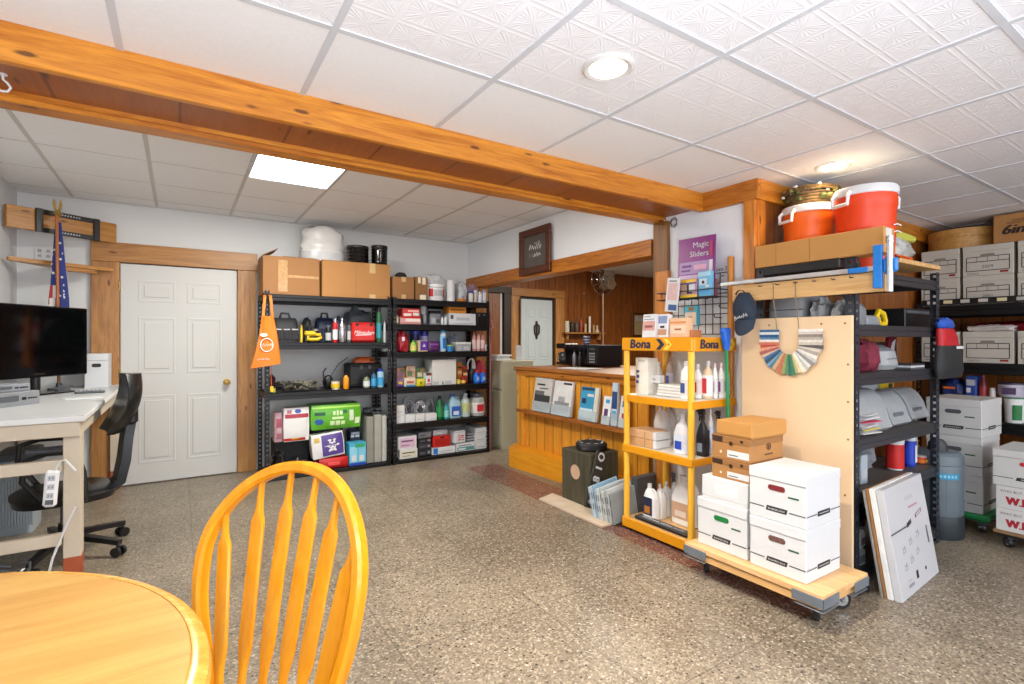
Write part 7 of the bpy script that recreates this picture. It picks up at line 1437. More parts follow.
# cardboard tray with coolers
tw_ = 1.85-1.155; TX = 3.0; TZ = 1.7765
t = thing('long_carton', 'long narrow cardboard carton on top of the charcoal shelving before the orange coolers', 'cardboard box', (TX, (1.85+1.155)/2, TZ), -PI/2)
m = MB(); hw = tw_/2; hT = 0.135; m.box(-hw, 0, 0, hw, 0.125, hT, KORANGE, 0.003)
m.box(-0.02, -0.001, 0.003, -0.0175, 0, hT-0.002, KRAFTD); m.box(-hw*0.62, -0.001, 0.003, -hw*0.615, 0, hT-0.002, KRAFTD); part(m, 'body', t)
m = MB(); m.box(hw+0.0002, 0.02, hT*0.2, hw+0.001, 0.09, hT*0.95, C('#d8d4cc', .2)); part(m, 'packing_tape', t)
CO = C('#de3f06', 0.45, var=.05, scale=3); COT = C('#e8660c', 0.45, var=.05, scale=3)
for i, (px, rr, tp, mt, lab) in enumerate(((804, 0.148, 2.180, COT, 'smaller left orange drink cooler with white lid and handles'), (863, 0.152, 2.205, CO, 'taller right red-orange drink cooler with white lid, nearer the camera'))):
    y = 1.70 if i == 0 else 1.363; h = tp-1.7205
    t = thing('drink_cooler', lab, 'cooler', (3.345-0.045*i, y, 1.7205), PI-0.35, group='orange drink coolers')
    m = MB(); m.lathe([(rr*0.86, 0), (rr*0.88, 0.01), (rr*0.93, h*0.4), (rr*0.96, h*0.72), (rr*1.0, h*0.74), (rr*1.0, h*0.87)], mt, 44)
    if i == 1:
        for z in (0.42, 0.50): m.at(RZ(-0.25-PI+0.35)); m.band([(0.02+0.03*q, -rr*0.945-0.002, h*z+0.008*(q % 2)) for q in range(3)], (0, 0, 1), 0.006, 0.001, WHITE); m.at()
    part(m, 'body', t)
    m = MB(); m.lathe([(rr*1.0, h*0.87), (rr*1.04, h*0.88), (rr*1.04, h*0.95), (rr*1.0, h*0.97), (rr*0.7, h*0.985), (0, h)], WHITE, 44); part(m, 'lid', t)
    for s_ in (-1, 1):
        m = MB(); x = s_*rr*1.02; m.tube([(x, -0.05, h*0.90), (x+s_*0.02, -0.052, h*0.86), (x+s_*0.022, -0.05, h*0.76), (x+s_*0.022, 0.05, h*0.76), (x+s_*0.02, 0.052, h*0.86), (x, 0.05, h*0.90)], 0.0105, WHITE, 8); part(m, 'handle', t)
    m2 = MB(); m2.cyl((rr*0.2, -rr*0.86, h*0.1), (rr*0.21, -rr*0.98, h*0.1), 0.014, WHITE, n=12); m2.box(rr*0.21-0.008, -rr*1.04, h*0.07, rr*0.21+0.008, -rr*0.96, h*0.13, WHITE, 0.003); part(m2, 'spigot', t)
m = MB(); m.box(2.995, 1.36, 1.7205, 3.13, 1.80, 1.7755, BLACK, 0.006); solo(m, 'black_rail', 'black board lying under the long narrow carton on the charcoal shelving', 'board', (0, 0, 0))
# dried flower basket behind the coolers
t = thing('flower_basket', 'low twig basket of dried white flowers on the left orange cooler', 'basket', (3.43, 1.73, 2.1815))
TW_ = C('#6a5030', .8, var=.3, scale=40); m = MB(); m.lathe([(0.10, 0), (0.115, 0.006), (0.14, 0.085), (0.132, 0.085), (0.10, 0.02), (0, 0.012)], C('#4f4526', .8, var=.4, scale=40), 28)
for k in range(5): m.tube([((0.115+0.006*k)*math.cos(2*PI*i/24), (0.115+0.006*k)*math.sin(2*PI*i/24), 0.008+0.018*k) for i in range(24)], 0.006, TW_, 6, closed=True)
part(m, 'basket_body', t)
m = MB()
for k in range(3): m.tube([((0.152+0.006*math.sin(5*a+k))*math.cos(a), (0.152+0.006*math.sin(4*a+k))*math.sin(a), 0.105+0.01*math.sin(3*a+2*k)) for a in [2*PI*i/30 for i in range(30)]], 0.007, C('#5f4a26', .8), 6, closed=True)
part(m, 'twig_rim', t)
random.seed(5); m = MB(); fl = MB()
for k in range(60):
    a = random.uniform(0, 2*PI); r = random.uniform(0.06, 0.155); z = random.uniform(0.045, 0.12)
    m.blob((r*math.cos(a), r*math.sin(a), z-0.02), 0.022, 0.022, 0.03, C(('#39451f', '#4a522c', '#5f5a2c')[k % 3], .8), 0.3, 4, k, 8)
for k in range(34):
    a = random.uniform(0, 2*PI); r = random.uniform(0.08, 0.17); z = random.uniform(0.085, 0.14)
    fl.blob((r*math.cos(a), r*math.sin(a), z-0.008), 0.013, 0.013, 0.018, C('#e8e4dc', .7), 0.2, 4, k, 8)
o = part(m, 'leaves', t); o['kind'] = 'stuff'; o = part(fl, 'dried_flowers', t); o['kind'] = 'stuff'
# plank and bag on the top shelf
x0, x1 = on_y(894.5, 1.28), on_y(935, 1.28)
m = MB(); m.box(x0, 1.25, 1.7765, x1+0.0, 1.44, 1.803, PEG, 0.003); solo(m, 'wooden_plank', 'short pale plank lying on the right end of the charcoal shelving top', 'plank', (0, 0, 0))
zp_ = 1.8035
s = sy(899, 926, 231, zp_, 1.29)
t = thing('clear_bag', 'clear plastic bag with green and yellow contents on the pale plank', 'bag', shift(s, 0, 0), 0)
m = MB(); m.blob((0, 0.10, 0), s.w*0.42, 0.07, s.h*0.9, C('#b8bab4', .2, var=.25, scale=18), 0.25, 3.2, 4, 24); part(m, 'bag_body', t)
m = MB(); m.tube([(-s.w*0.1, 0.14, s.h*0.86), (s.w*0.25, 0.10, s.h*0.95), (s.w*0.46, 0.06, s.h*0.88)], [0.03, 0.034, 0.02], C('#b8ba4a', .4), 8); part(m, 'yellow_wrap', t)
s = sy(898, 914, 255, zp_, 1.255); m = MB(); m.box(-s.w/2, 0, 0.006, s.w/2*0.6, 0.035, s.h*0.8, C('#e05a18', .4), 0.008); m.cyl((s.w*0.3, 0.017, s.h*0.45), (s.w*0.5, 0.017, s.h*0.4), 0.012, C('#e05a18', .4)); m.box(-s.w*0.5, 0.005, 0, -s.w*0.3, 0.03, 0.02, BLACK, 0.004)
solo(m, 'orange_tool', 'orange handled tool lying before the clear bag on the plank', 'tool', shift(s, 0, 0))
# ---- second level: grey bags behind the plywood, saw
L = ZA[4]+0.005
for i, (p0, p1, tp, c, lab, am) in enumerate(((765, 804, 296, '#8d9094', 'long grey plastic bin end above the plywood panel', 0.0), (805, 827, 298, '#9a9d9e', 'crumpled clear bag next to the long grey bin', 0.2), (828, 841, 300, '#a8aaa8', 'smaller clear bag in the middle of the row above the plywood', 0.2), (842, 853, 301, '#7f8488', 'dark grey bag at the near end of the row above the plywood', 0.15))):
    s = sx(p0, p1, tp, L, 3.075)
    if i == 0: m = MB(); m.loft([(0, s.w/2, 0.16, 5, 0, 0.16), (s.h*0.75, s.w/2, 0.16, 5, 0, 0.16), (s.h, s.w/2*0.94, 0.15, 4, 0, 0.16)], C(c, .35)); m.box(-s.w/2+0.005, -0.003, s.h*0.52, s.w/2-0.005, 0.004, s.h*0.55, GREYD, 0.001); solo(m, 'grey_bin', lab, 'bin', shift(s, 0, 0), s.rz)
    else: lump('clear_bag', lab, 'bag', s, 0.2, C(c, .2, var=.2, scale=22), am, 3, 40+i)
s = sy(877, 891, 309, L, 1.36)
t = thing('hand_saw', 'yellow and grey handled saw on the second level of the charcoal shelving', 'saw', shift(s, 0, 0.03), 0); w, h = s.w, s.h
m = MB(); m.tube([(w*0.1, 0, h*0.10), (-w*0.15, 0, h*0.55), (0, 0, h*0.9), (w*0.35, 0, h*0.75), (w*0.47, 0, h*0.35), (w*0.45, 0, h*0.12)], 0.016, YELLOW, 8, closed=True); part(m, 'handle', t)
m = MB(); m.box(-w*0.9, -0.01, 0, w*0.1, 0.012, h*0.6, GREY, 0.008); part(m, 'blade_guard', t)
s = sy(905, 930, 309, L, 1.40); box_item('black_box', 'black box at the right end of the second level, under the plank', 'box', s, 0.3, BLACK, [(0.05, 0.75, 0.95, 0.9, GREYD)])
# ---- third level
L = ZA[3]+0.005
lump('red_cloth', 'heap of dark red fabric at the left of the third level of the charcoal shelving', 'cloth', sy(868, 886, 340, L, 1.36), 0.24, MAROON, 0.22, 4.0, 3, group=None)
s = sy(886.5, 902, 345, L, 1.38); w, h = s.w, s.h
m = MB(); m.loft([(0, w*0.42, 0.1, 4, 0, 0.12), (h*0.2, w*0.5, 0.12, 4, 0, 0.12), (h*0.75, w*0.5, 0.13, 3, 0, 0.14), (h, w*0.4, 0.09, 3, 0.01, 0.17)], C('#a9adaf', .35)); m.box(-w*0.4, 0.0, h*0.44, w*0.4, 0.006, h*0.46, GREYD, 0.001); solo(m, 'grey_hood', 'light grey rounded plastic bin beside the red fabric', 'bin', shift(s, 0, 0))
zb2 = L
s = sy(882, 898, 342, L, 1.58); s.h = min(s.h, 0.2); carton('cardboard_box', 'pale carton with black print behind the grey rounded bin', s, 0.16, C('#b9a48c', .6), tape=None, prints=[(0.3, 0.55, 0.75, 0.9, BLACK), (0.15, 0.3, 0.9, 0.4, INK), (0.2, 0.15, 0.8, 0.2, INK)])
s = sy(911, 925, 363, L, 1.32)
for i, (lab, c) in enumerate((('lower magazine on the third level of the charcoal shelving', '#5a5c60'), ('middle glossy magazine on the third level', '#d8dadc'), ('upper dark catalogue on the third level', '#3a3c40'))):
    m = MB(); m.box(-s.w/2+0.006*i, 0.0, 0.013*i, s.w/2-0.004*i, 0.2, 0.013*i+0.012, C(c, .3, var=.2, scale=40), 0.002); solo(m, 'magazine', lab, 'magazine', shift(s, 0, 0.0), 0.0, 'magazines on the third level')
s = sy(903, 913, 336, L, 1.52); s.loc = (4.06, 1.52, L); m = MB(); w, h = s.w, s.h; m.prism([(-w/2, 0), (w/2, 0), (w/2, h), (-w*0.2, h*0.95)], 0, 0.02, C('#7a1a2a', .6)); m.prism([(-w*0.3, h*0.25), (w*0.1, h*0.12), (w*0.4, h*0.9), (w*0.1, h*0.8)], -0.0015, 0.0, WHITE); solo(m, 'pennant', 'maroon and white pennant standing at the right of the third level', 'pennant', shift(s, 0, 0))
# ---- fourth level: grey curved bins
L = ZA[2]+0.005
for i, (p0, p1, tp, Y_, lab) in enumerate(((863, 893, 391, 1.33, 'large grey curved plastic bin at the left of the fourth level, colourful papers in it'), (893.5, 912, 392, 1.36, 'middle grey curved plastic bin of the fourth level'), (912.5, 930, 389, 1.40, 'rightmost grey curved plastic bin of the fourth level'))):
    s = sy(p0, p1, tp, L, Y_); w, h = s.w-0.004, s.h; t = thing('parts_bin', lab, 'bin', shift(s, 0, 0), 0, 'grey curved bins on the fourth level')
    m = MB(); vs = []; fs = []; k = 14; prof = [(0.02, 0), (0.16, 0)] and [(-0.0 + 0.36*q/k, 0) for q in range(0)]
    pts = [(0.00, h*0.10), (0.02, h*0.30), (0.035, h*0.55), (0.065, h*0.80), (0.10, h*0.95), (0.14, h), (0.19, h*0.97), (0.2, h*0.9), (0.2, 0), (0.03, 0)]
    nn = len(pts)
    for x in (-w/2, w/2): vs += [(x, y, z) for y, z in pts]
    fs = [tuple(range(nn)), tuple(reversed(range(nn, 2*nn)))] + [(q, nn+q, nn+(q+1) % nn, (q+1) % nn) for q in range(nn)]
    m.add(vs, fs, C('#a4a9ac', .35)); m.box(-w/2-0.001, 0.06, h*0.60, w/2+0.001, 0.066, h*0.64, GREYD, 0.001); part(m, 'body', t)
    m = MB()
    if i == 0:
        for q, c in enumerate(('#e8e8e4', '#e8d44a', '#e4e4e6', '#d83a5a', '#e8e8e8', '#dcdcd8')): m.at(TR(-w*0.28, 0.0, 0.012+h*0.085*q) @ RZ(0.12*(q % 3-1))); m.box(-w*0.22, -0.012-0.0*q, 0, w*0.26, 0.06+0.01*q, 0.004, C(c, .5)); m.at()
        part(m, 'papers', t)
    else:
        m.box(-w*0.3, -0.001+0.02, h*0.12, w*0.25, 0.03, h*0.4, C('#6a6e72', .4), 0.004); part(m, 'front_lip', t)
s = sy(880, 894, 378, L, 1.62); s.h += 0; box_item('yellow_box', 'bright yellow box behind the grey curved bins', 'box', s, 0.08, YELLOW, [(0.6, 0.7, 0.9, 0.85, INK)])
s = sy(862, 879, 382, L, 1.62); box_item('clear_tub', 'pale clear tub behind the large grey curved bin', 'tub', s, 0.08, C('#b4bcc0', .2), [(0.1, 0.1, 0.9, 0.4, GREYL)])
# ---- fifth level: cans
L = ZA[1]+0.005
bottle('paint_can', 'red paint can with white lid on the fifth level of the charcoal shelving', 'can', sy(887, 901.5, 438, L, 1.42), WHITEG, WHITE, RED, kind='tub', dy=-0.05, labz=(0.06, 0.82))
bottle('spray_can', 'blue and white can with pale cap right of the red paint can', 'can', sy(902.5, 912.5, 436, L, 1.41), C('#2038a8', .3), C('#c8d0dc', .35), C('#2a48c0', .3), kind='tub', mark=WHITE, labz=(0.1, 0.8), dy=-0.045)
bottle('paint_jar', 'small orange-red jar with grey lid at the right of the fifth level', 'jar', sy(913.3, 922.5, 455, L, 1.41), C('#c8401a', .35), GREYL, C('#d8702a', .4), kind='tub', mark=YELLOW, dy=-0.045)
lump('canvas_bag', 'crumpled grey canvas bag left of the red paint can', 'bag', sy(866, 878, 441, L, 1.50), 0.16, C('#8d9094', .6, var=.2, scale=25), 0.22, 3, 8)
s = sy(861.5, 868, 455, L, 1.36); box_item('grey_case', 'small pale blue-grey box at the left post of the fifth level', 'box', s, 0.2, C('#a8b4bc', .4), [(0.1, 0.2, 0.9, 0.5, GREYL)])
m = MB(); s = sy(916, 920, 412, L, 1.50); m.cyl((0, 0.0, 0.001), (0.03, 0.03, s.h*0.7), 0.008, C('#c8b48a', .5)); m.cyl((0.03, 0.03, s.h*0.7), (0.04, 0.04, s.h), 0.014, C('#d8d0c8', .6)); solo(m, 'paint_brush', 'upright brush behind the blue can', 'brush', shift(s, 0, 0))
# ---- bottom level
L = ZA[0]+0.005; random.seed(21)
for j, (x_, lab) in enumerate(((3.16, 'heap of black cables and plugs at the lower left of the charcoal shelving'), (3.55, 'second heap of black cables behind the leaning flat boxes'))):
    m = MB()
    for k in range(12): m.tube([(x_+0.11*math.cos(g*0.9+k)*random.uniform(.6, 1), 1.56+0.13*math.sin(g*1.1+k*1.7), L+0.015+abs(0.22*math.sin(g*0.55+k*0.8))) for g in range(11)], 0.0115, (BLACK, GREYD, RUBBER)[k % 3], 6)
    solo(m, 'cable_heap', lab, 'cables', (0, 0, 0), group='cable heaps under the shelving')
for j, (x_, z_, c, lab) in enumerate(((3.12, 0.0, '#9aa0a4', 'lower grey transformer block among the cables'), (3.13, 0.095, '#b4b8ba', 'upper grey transformer block among the cables'))):
    m = MB(); m.box(-0.05, 0, 0, 0.05, 0.07, 0.09, C(c, .4), 0.01); m.box(-0.03, -0.003, 0.02, 0.03, 0, 0.06, GREYD, 0.002); solo(m, 'transformer', lab, 'transformer', (x_, 1.305, L+z_), 0.1*j, group='transformers')
m = MB(); m.tube([(2.94+0.03*g, 1.255+0.012*math.sin(g*1.7), 0.016+0.012*abs(math.sin(g))) for g in range(6)], 0.013, BLACK, 8); m.box(2.95, 1.242, 0.002, 3.01, 1.282, 0.045, BLACK, 0.01); solo(m, 'trailing_cable', 'black cord trailing on the floor between dolly and leaning flat boxes', 'cable', (0, -0.0, 0))
# ---- leaning flat boxes
def leaner(name, lab, x0, x1, yb, th, h, mat, lean, deco=None):
    m = MB(); w = x1-x0; m.box(0, 0, 0, w, th, h, mat, 0.002)
    if deco: deco(m, w, h)
    return solo(m, name, lab, 'flat box', (x0, yb, 0.0005+th*math.sin(lean)*0.0), rot=(-lean, 0, 0.06), group='flat-packed boxes leaning on the shelving')
def deco(m, w, h):
    m.pr(0, h*0.585, w*0.42, h*0.60, GREYD, -0.001); m.prism([(w*0.40, h*0.575), (w*0.52, h*0.60), (w*0.52, h*0.64), (w*0.40, h*0.615)], -0.0012, -0.0004, INK); m.prism([(w*0.64, h*0.62), (w*0.82, h*0.655), (w*0.82, h*0.69), (w*0.64, h*0.655)], -0.0012, -0.0004, C('#6a2a30', .5)); m.prism([(w*0.66, h*0.632), (w*0.80, h*0.66), (w*0.80, h*0.68), (w*0.66, h*0.65)], -0.0016, -0.001, GREYL)
    for i, (x, z) in enumerate(((0.24, 0.40), (0.42, 0.44), (0.62, 0.47), (0.22, 0.25), (0.38, 0.28), (0.55, 0.32))):
        X, Z, s = w*x, h*z, h*0.055
        m.tube([(X-s*0.7, -0.001, Z-s*0.4), (X+s*0.5, -0.001, Z-s*0.2), (X+s*0.6, -0.001, Z+s*0.5), (X-s*0.4, -0.001, Z+s*0.4)], 0.0012, GREY, 4, closed=True); m.tube([(X-s, -0.001, Z+s*0.7), (X, -0.001, Z+s*0.2), (X+s*0.2, -0.001, Z+s*0.9)], 0.0012, GREY, 4)
    m.box(w*0.42, -0.0016, h*0.10, w*0.47, -0.0008, h*0.17, INK); m.box(w*0.66, -0.0016, h*0.12, w*0.69, -0.0008, h*0.15, INK); m.pr(w*0.2, h*0.07, w*0.34, h*0.10, GREY, -0.001); m.pr(w*0.2, h*0.12, w*0.32, h*0.14, GREYL, -0.001); m.box(w*0.86, -0.0016, h*0.33, w*0.89, -0.0008, h*0.5, GREYD)
    m.pr(w*0.45, h*0.82, w*0.65, h*0.86, GREYL, -0.001); m.pr(w*0.5, h*0.74, w*0.74, h*0.76, C('#b08a90', .5), -0.001)
LE = 0.155
leaner('flat_box', 'front white flat-packed box with sketches, leaning on the charcoal shelving', 3.06, 3.65, 1.095, 0.034, 0.555, C('#c4c5c7', .35, var=.02), LE, deco)
leaner('flat_box', 'second flat-packed white box just behind the sketched one', 3.05, 3.64, 1.1315, 0.026, 0.555, C('#e6e6e2', .5), LE)
leaner('flat_box', 'brown flat-packed box third in the leaning stack', 3.045, 3.63, 1.160, 0.012, 0.55, KRAFT, LE)
leaner('flat_box', 'rearmost grey flat-packed box of the leaning stack', 3.04, 3.62, 1.174, 0.012, 0.54, C('#8a8680', .6), LE)
# ---- hanging bag at the right post
s = sx(934, 958, 318, 1.0, 4.23); 
t = thing('hanging_bag', 'red, blue and black drawstring bag hanging on the right post of the charcoal shelving', 'bag', (4.225, 1.262, hz(378, 4.225, 1.25)), 0)
w = on_y(958, 1.25)-on_y(933, 1.25); h = hz(318, 4.225, 1.25)-hz(378, 4.225, 1.25)
m = MB(); m.loft([(0, w*0.46, 0.02, 3, w*0.06, 0), (h*0.12, w*0.5, 0.035, 3, w*0.05, 0), (h*0.5, w*0.44, 0.03, 3, w*0.01, 0), (h*0.54, w*0.40, 0.028, 3, 0, 0)], C('#262a2c', .6), 24); m.pr(w*0.08, h*0.485, w*0.38, h*0.53, WHITE, -0.034); part(m, 'pouch', t)
m = MB(); m.loft([(h*0.54, w*0.38, 0.027, 3, 0, 0), (h*0.68, w*0.33, 0.035, 2.5, -w*0.05, 0), (h*0.82, w*0.28, 0.028, 2.5, -w*0.12, 0)], C('#b81c24', .5, var=.15, scale=25), 24); m.tube([(w*0.28, 0, h*0.54), (w*0.16, 0, h*0.8)], 0.008, BLACK, 6); part(m, 'red_top', t)
m = MB(); m.blob((-w*0.14, 0, h*0.82), w*0.30, 0.03, h*0.18, C('#2a58b8', .5, var=.2, scale=30), 0.2, 3, 2); part(m, 'blue_knot', t)
# ================================================================ grey drum, stacks on dollies
DRM = C('#68747b', 0.45, var=.06)
t = thing('grey_drum', 'grey plastic canister drum with dark base and blue logo beside the shelving', 'drum', (4.375, 1.365, 0), -0.9)
rD = 0.138; hD = 0.575
m = MB()
m.lathe([(rD*0.95, 0.15), (rD, 0.16), (rD*1.0, hD-0.10), (rD*0.97, hD-0.08)], DRM, 32)
for k in range(12): a = 2*PI*k/12; m.box(*(rD*0.985*math.cos(a)-0.004, rD*0.985*math.sin(a)-0.004, 0.17), *(rD*0.985*math.cos(a)+0.004, rD*0.985*math.sin(a)+0.004, hD-0.12), DRM, 0.003)
part(m, 'body', t)
m = MB(); m.lathe([(rD*0.98, 0), (rD*1.03, 0.01), (rD*1.03, 0.14), (rD*1.0, 0.155)], C('#2f363a', .5), 32); part(m, 'base', t)
m = MB(); m.lathe([(rD*1.0, hD-0.085), (rD*1.03, hD-0.08), (rD*1.0, hD-0.02), (rD*0.85, hD), (0, hD+0.004)], DRM, 32); part(m, 'lid', t)
m = MB(); m.loft([(hD, 0.055, 0.045, 3), (hD+0.05, 0.048, 0.04, 3), (hD+0.075, 0.03, 0.03, 2.5)], C('#2a2e32', .5), 18); part(m, 'knob', t)
m = MB()
for k in range(10):
    a0, a1 = -1.95+0.09*k, -1.95+0.09*(k+1); rr = rD*1.0+0.0035
    m.add([(rr*math.cos(a0), rr*math.sin(a0), 0.405), (rr*math.cos(a1), rr*math.sin(a1), 0.405), (rr*math.cos(a1), rr*math.sin(a1), 0.445), (rr*math.cos(a0), rr*math.sin(a0), 0.445)], [(0, 1, 2, 3)], C('#2a90b8', .4))
for k in range(5):
    a0 = -1.86+0.15*k; rr = rD*1.0+0.0045
    m.add([(rr*math.cos(a0), rr*math.sin(a0), 0.416), (rr*math.cos(a0+.09), rr*math.sin(a0+.09), 0.416), (rr*math.cos(a0+.09), rr*math.sin(a0+.09), 0.434), (rr*math.cos(a0), rr*math.sin(a0), 0.434)], [(0, 1, 2, 3)], C('#8ac0d0', .4))
part(m, 'logo', t)
S1X = 4.62
t = thing('wheeled_dolly', 'green wheeled dolly under the tall stack of archive boxes', 'dolly', (0, 0, 0)); GDL = C('#1f8a4a', .45)
m = MB(); m.box(S1X-0.01, 1.15, 0.095, S1X+0.45, 1.53, 0.125, GDL, 0.006); m.box(S1X+0.02, 1.17, 0.075, S1X+0.42, 1.51, 0.095, GDL, 0.004); part(m, 'deck', t)
for x, y in ((S1X+0.03, 1.20), (S1X+0.40, 1.20), (S1X+0.03, 1.48), (S1X+0.40, 1.48)):
    m = MB(); caster(m, x, y, 0.075, 0.05 if False else 0.034, tyre=BLACK, hub=SILVER, ang=0.3); part(m, 'caster', t)
zz = 0.126
for i, (lab, d0, tw) in enumerate((('bottom archive box of the tall stack on the green dolly', 0.015, 0.0), ('middle archive box of the tall stack on the green dolly', -0.005, 0.015), ('top archive box of the tall stack on the green dolly, dark handle slot showing', -0.01, -0.02))):
    bankers_box('archive_box', lab, (S1X+d0, 1.35, zz), -PI/2+tw, 0.315, 0.40, 0.262, slot=GREYD, mat=C('#c9c9c6', .55, var=.03), group='archive boxes stacked on the green dolly'); zz += 0.2635
S2X, y2a, y2b = 4.40, 1.075, 0.745
t = thing('wheeled_dolly', 'dark wheeled dolly under the paper cartons at the right edge', 'dolly', (0, 0, 0))
m = MB(); m.box(S2X+0.0, y2b-0.02, 0.095, S2X+0.45, y2a+0.01, 0.118, C('#8a6a4a', .6), 0.004); m.box(S2X+0.02, y2b, 0.075, S2X+0.43, y2a-0.01, 0.095, BLACK, 0.004); part(m, 'deck', t)
for x, y in ((S2X+0.06, y2a-0.06), (S2X+0.40, y2a-0.06), (S2X+0.06, y2b+0.05), (S2X+0.40, y2b+0.05)):
    m = MB(); caster(m, x, y, 0.075, 0.034, tyre=BLACK, hub=CHROME, ang=0.8); part(m, 'caster', t)
zz = 0.119; wm = C('#a81f30', .5)
for i, lab in enumerate(('lower white paper carton with red lettering on the dark dolly', 'upper white paper carton with red lettering, under a lidded box')):
    t = thing('paper_carton', lab, 'paper carton', (S2X, (y2a+y2b)/2, zz), -PI/2, 'white paper cartons with red lettering'); w = y2a-y2b-0.01; h = 0.142
    m = MB(); m.box(-w/2, 0, 0, w/2, 0.42, h, C('#cfcfcc', .55, var=.02), 0.003); [m.text('W.B.MASON', -w*0.36+o_, h*0.2, 0.07, wm, -0.0012-0.0001*k_, 'l', wid=0.82) for k_, o_ in enumerate((0, 0.003, 0.006, 0.009))]; m.text('WHO BUT', -w*0.44, h*0.72, 0.022, C('#5a4a4a', .5), -0.0012, 'l'); m.prism([(w*0.0, h*0.84), (w*0.3, h*0.9), (w*0.3, h*0.94), (w*0.0, h*0.88)], -0.0012, -0.0004, wm); part(m, 'body', t); zz += h+0.0015
bankers_box('archive_box', 'lidded white box with a red handle slot on the paper cartons at the right edge', (S2X-0.01, (y2a+y2b)/2, zz), -PI/2, y2a-y2b+0.02, 0.43, 0.228, slot=C('#c02030', .5), mat=C('#c9c9c6', .55, var=.03), group=None)
# ================================================================ shelving along the right wall
BX0 = 5.55; ZBL = [0.10, 0.66, 1.135, 1.625]
shelf_unit('shelving_unit', 'black shelving unit with archive boxes along the right-hand panelled wall', (BX0, 1.885, 0), -PI/2, 1.85, 0.58, 1.66, ZBL, bt=0.085, post=STEELB, shelf=STEELB, deckmat=C('#4a4642', .6))
m = MB(); m.box(-0.62, -0.006, 0, 0.62, 0.0, 0.05, BLACK, 0.001)
for k in range(11): m.box(-0.58+0.115*k, -0.0085, 0.012, -0.52+0.115*k, -0.006, 0.04, (C('#cfcac0', .5), C('#e0d8a8', .4), C('#b8b4ac', .5))[k % 3], 0.001)
solo(m, 'label_rail', 'black strip with pale label plates along the upper shelf front', 'label rail', (BX0-0.008, 1.22, 1.634), -PI/2)
AB = C('#c4bfb2', .6, var=.03); AB2 = C('#bdb8ab', .6, var=.03)
def abox(lab, ya, yb, z, h, yr=None, tw=0.0, grp='archive boxes with ruled label fronts', dx=0.0): return bankers_box('archive_box', lab, (BX0+0.03+dx, (ya+yb)/2, z), -PI/2+tw, ya-yb-0.012, 0.42, h, slot=C('#8a8478', .6), mat=AB, style='form', year=yr, group=grp)
ys = ((1.865, 1.585), (1.575, 1.245), (1.235, 0.915), (0.90, 0.58), (0.565, 0.25))
for j, (zb_, h, rows) in enumerate(((1.632, 0.235, 'lower'), (1.869, 0.25, 'upper'))):
    for i, (a, b) in enumerate(ys[:3]):
        yr = {(0, 1): '2001', (1, 1): '2009'}.get((j, i))
        where = ('left-hand ' + rows + ' archive box on the upper right shelf, beside the clear bag', rows + ' archive box in the middle of the upper right shelf, dated ' + str(yr), rows + ' archive box cut by the right picture edge on the upper shelf')[i]
        abox(where, a, b, zb_, h, yr, 0.02*(j-0.5)*(1 if i % 2 else -1))
abox('archive box behind the hanging red bag on the middle right shelf', *ys[0], 1.142, 0.262)
abox('archive box under the red plastic on the middle right shelf', *ys[1], 1.142, 0.262)
abox('archive box at the right picture edge on the middle right shelf', *ys[2], 1.142, 0.262)
m = MB(); m.blob((0, 0.2, 0), 0.34, 0.17, 0.085, C('#7a1420', .25, var=.2, scale=14), 0.2, 4, 4, 26, 5.0); solo(m, 'red_plastic', 'dark red plastic sheeting lying on the middle archive boxes', 'sheeting', (BX0+0.19, 1.22, 1.4055), -PI/2)
m = MB(); m.blob((0, 0.07, 0), 0.155, 0.06, 0.05, C('#c9c2bc', .2, var=.15, scale=30), 0.25, 4, 6, 24, 4.0); solo(m, 'bubble_wrap', 'roll of clear wrap in front of the dark red sheeting', 'wrap', (BX0+0.025, 1.40, 1.4055), -PI/2)
y0, y1 = on_x(990, 5.6)-0.02, 0.92; ztop = 2.1205
t = thing('cardboard_box', 'brown carton with black italic lettering on the top right boxes', 'cardboard box', (5.60, (y0+y1)/2, ztop), -PI/2); w = y0-y1; h = 0.225
m = MB(); m.box(-w/2, 0, 0, w/2, 0.36, h, KRAFT2, 0.004); [m.text('6imu', -w*0.40+o_, h*0.30, 0.105, C('#2a1a10', .6), -0.0012-0.0001*k_, 'l', sl=0.3, wid=1.1) for k_, o_ in enumerate((0, 0.004, 0.008, 0.012))]; m.scrib(-w*0.10, w*0.4, h*0.84, 0.022, C('#3a2a1c', .6), -0.0014, 3, 0.006); m.scrib(-w*0.24, w*0.4, h*0.74, 0.016, C('#3a2a1c', .6), -0.0014, 4, 0.004); m.scrib(-w*0.32, w*0.4, h*0.65, 0.016, C('#3a2a1c', .6), -0.0014, 5, 0.004); part(m, 'body', t)
m = MB(); m.box(-w/2+0.002, 0.002, h, w/2-0.002, 0.178, h+0.004, KRAFT2, 0.001); m.box(-w/2+0.002, 0.182, h, w/2-0.002, 0.358, h+0.004, KRAFT2, 0.001); part(m, 'flap', t)
t = thing('wooden_drum', 'round light wooden hoop box lying on the top left boxes by the right wall', 'hoop box', (5.84, 1.64, ztop))
m = MB(); HW = wood('hoop_wood', '#a87838', '#c89a54', 'x', knots=False, world=False); m.lathe([(0.0, 0.0), (0.235, 0.0), (0.24, 0.004), (0.24, 0.165), (0.235, 0.168), (0.0, 0.168)], HW, 48); part(m, 'drum_body', t)
m = MB(); m.lathe([(0.241, 0.10), (0.246, 0.102), (0.246, 0.17), (0.236, 0.174), (0.0, 0.174)], HW, 48); part(m, 'lid', t)
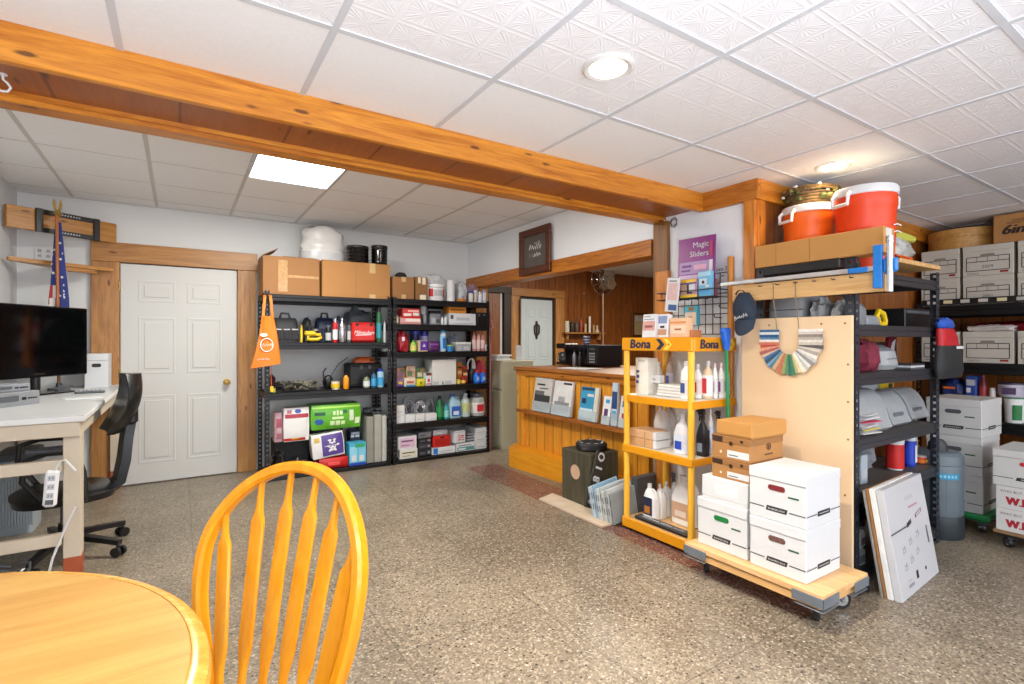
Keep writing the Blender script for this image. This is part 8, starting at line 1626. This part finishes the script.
# lower level goods
L = ZBL[1]+0.006
s = sx(1001, 1023, 398, L, 5.60)
t = thing('pail', 'white pail with green label on the lower right shelf', 'pail', shift(s, 0, s.w/2), -PI/2); r = s.w/2
m = MB(); m.lathe([(r*0.86, 0), (r*0.9, 0.006), (r*0.97, s.h*0.9), (r, s.h*0.91), (r, s.h)], PLW, 28); part(m, 'body', t)
m = MB(); vs = []
for q in range(9):
    a = -1.55+1.0*q/8
    for z in (s.h*0.12, s.h*0.72): rr = r*(0.885+0.085*z/s.h)+0.003; vs.append((rr*math.cos(a), rr*math.sin(a), z))
m.add(vs, [(2*q, 2*q+2, 2*q+3, 2*q+1) for q in range(8)], C('#1f7a3a', .45)); part(m, 'green_label', t)
m = MB(); m.lathe([(r*1.0, s.h*0.96), (r*1.04, s.h*0.965), (r*1.04, s.h), (0, s.h+0.002)], C('#2f8a5a', .45), 28); part(m, 'lid', t)
zz = L+s.h+0.003; s = sx(997, 1021, 383, zz, 5.60); bottle('tub', 'white plastic tub with dark rim standing on the green-labelled pail', 'tub', s, C('#c8c4cc', .35), C('#4a4454', .4), C('#b8b0c0', .4), kind='tub', mark=C('#5a4a6a', .4), labz=(0.15, 0.75), r=0.085)
zq = 0.78
m = MB(); m.box(0, 0, 0, 0.34, 0.5, 0.16, C('#3a3430', .6), 0.004); solo(m, 'dark_crate', 'dark crate on the lower right shelf behind the tall archive stack', 'crate', (BX0+0.04, 1.34, L))
zq = L+0.162
s = sx(937, 964, 379, zq, 5.62); lump('blue_bag', 'dark blue and orange bag on the lower right shelf', 'bag', s, 0.2, C('#1a2f6a', .5, var=.2, scale=20), 0.2, 3, 13, pr=[(0.25, 0.5, 0.7, 0.6, ORANGE)])
s = sx(965, 976.5, 376, zq, 5.62); box_item('blue_box', 'small blue and white box right of the dark blue bag', 'box', s, 0.14, C('#2a4a9a', .45), [(0.1, 0.6, 0.9, 0.85, GREYL), (0.1, 0.3, 0.5, 0.5, WHITE)])
bottle('red_can', 'dark red canister between the blue box and the white jar', 'canister', sx(977.5, 987, 375, zq, 5.64), C('#6a1a20', .4), C('#8a2a2a', .4), C('#a83a3a', .4))
bottle('white_jar', 'small white jar left of the white tub', 'jar', sx(988, 995.5, 388, zq, 5.62), WHITEG, WHITE, None, kind='jar')
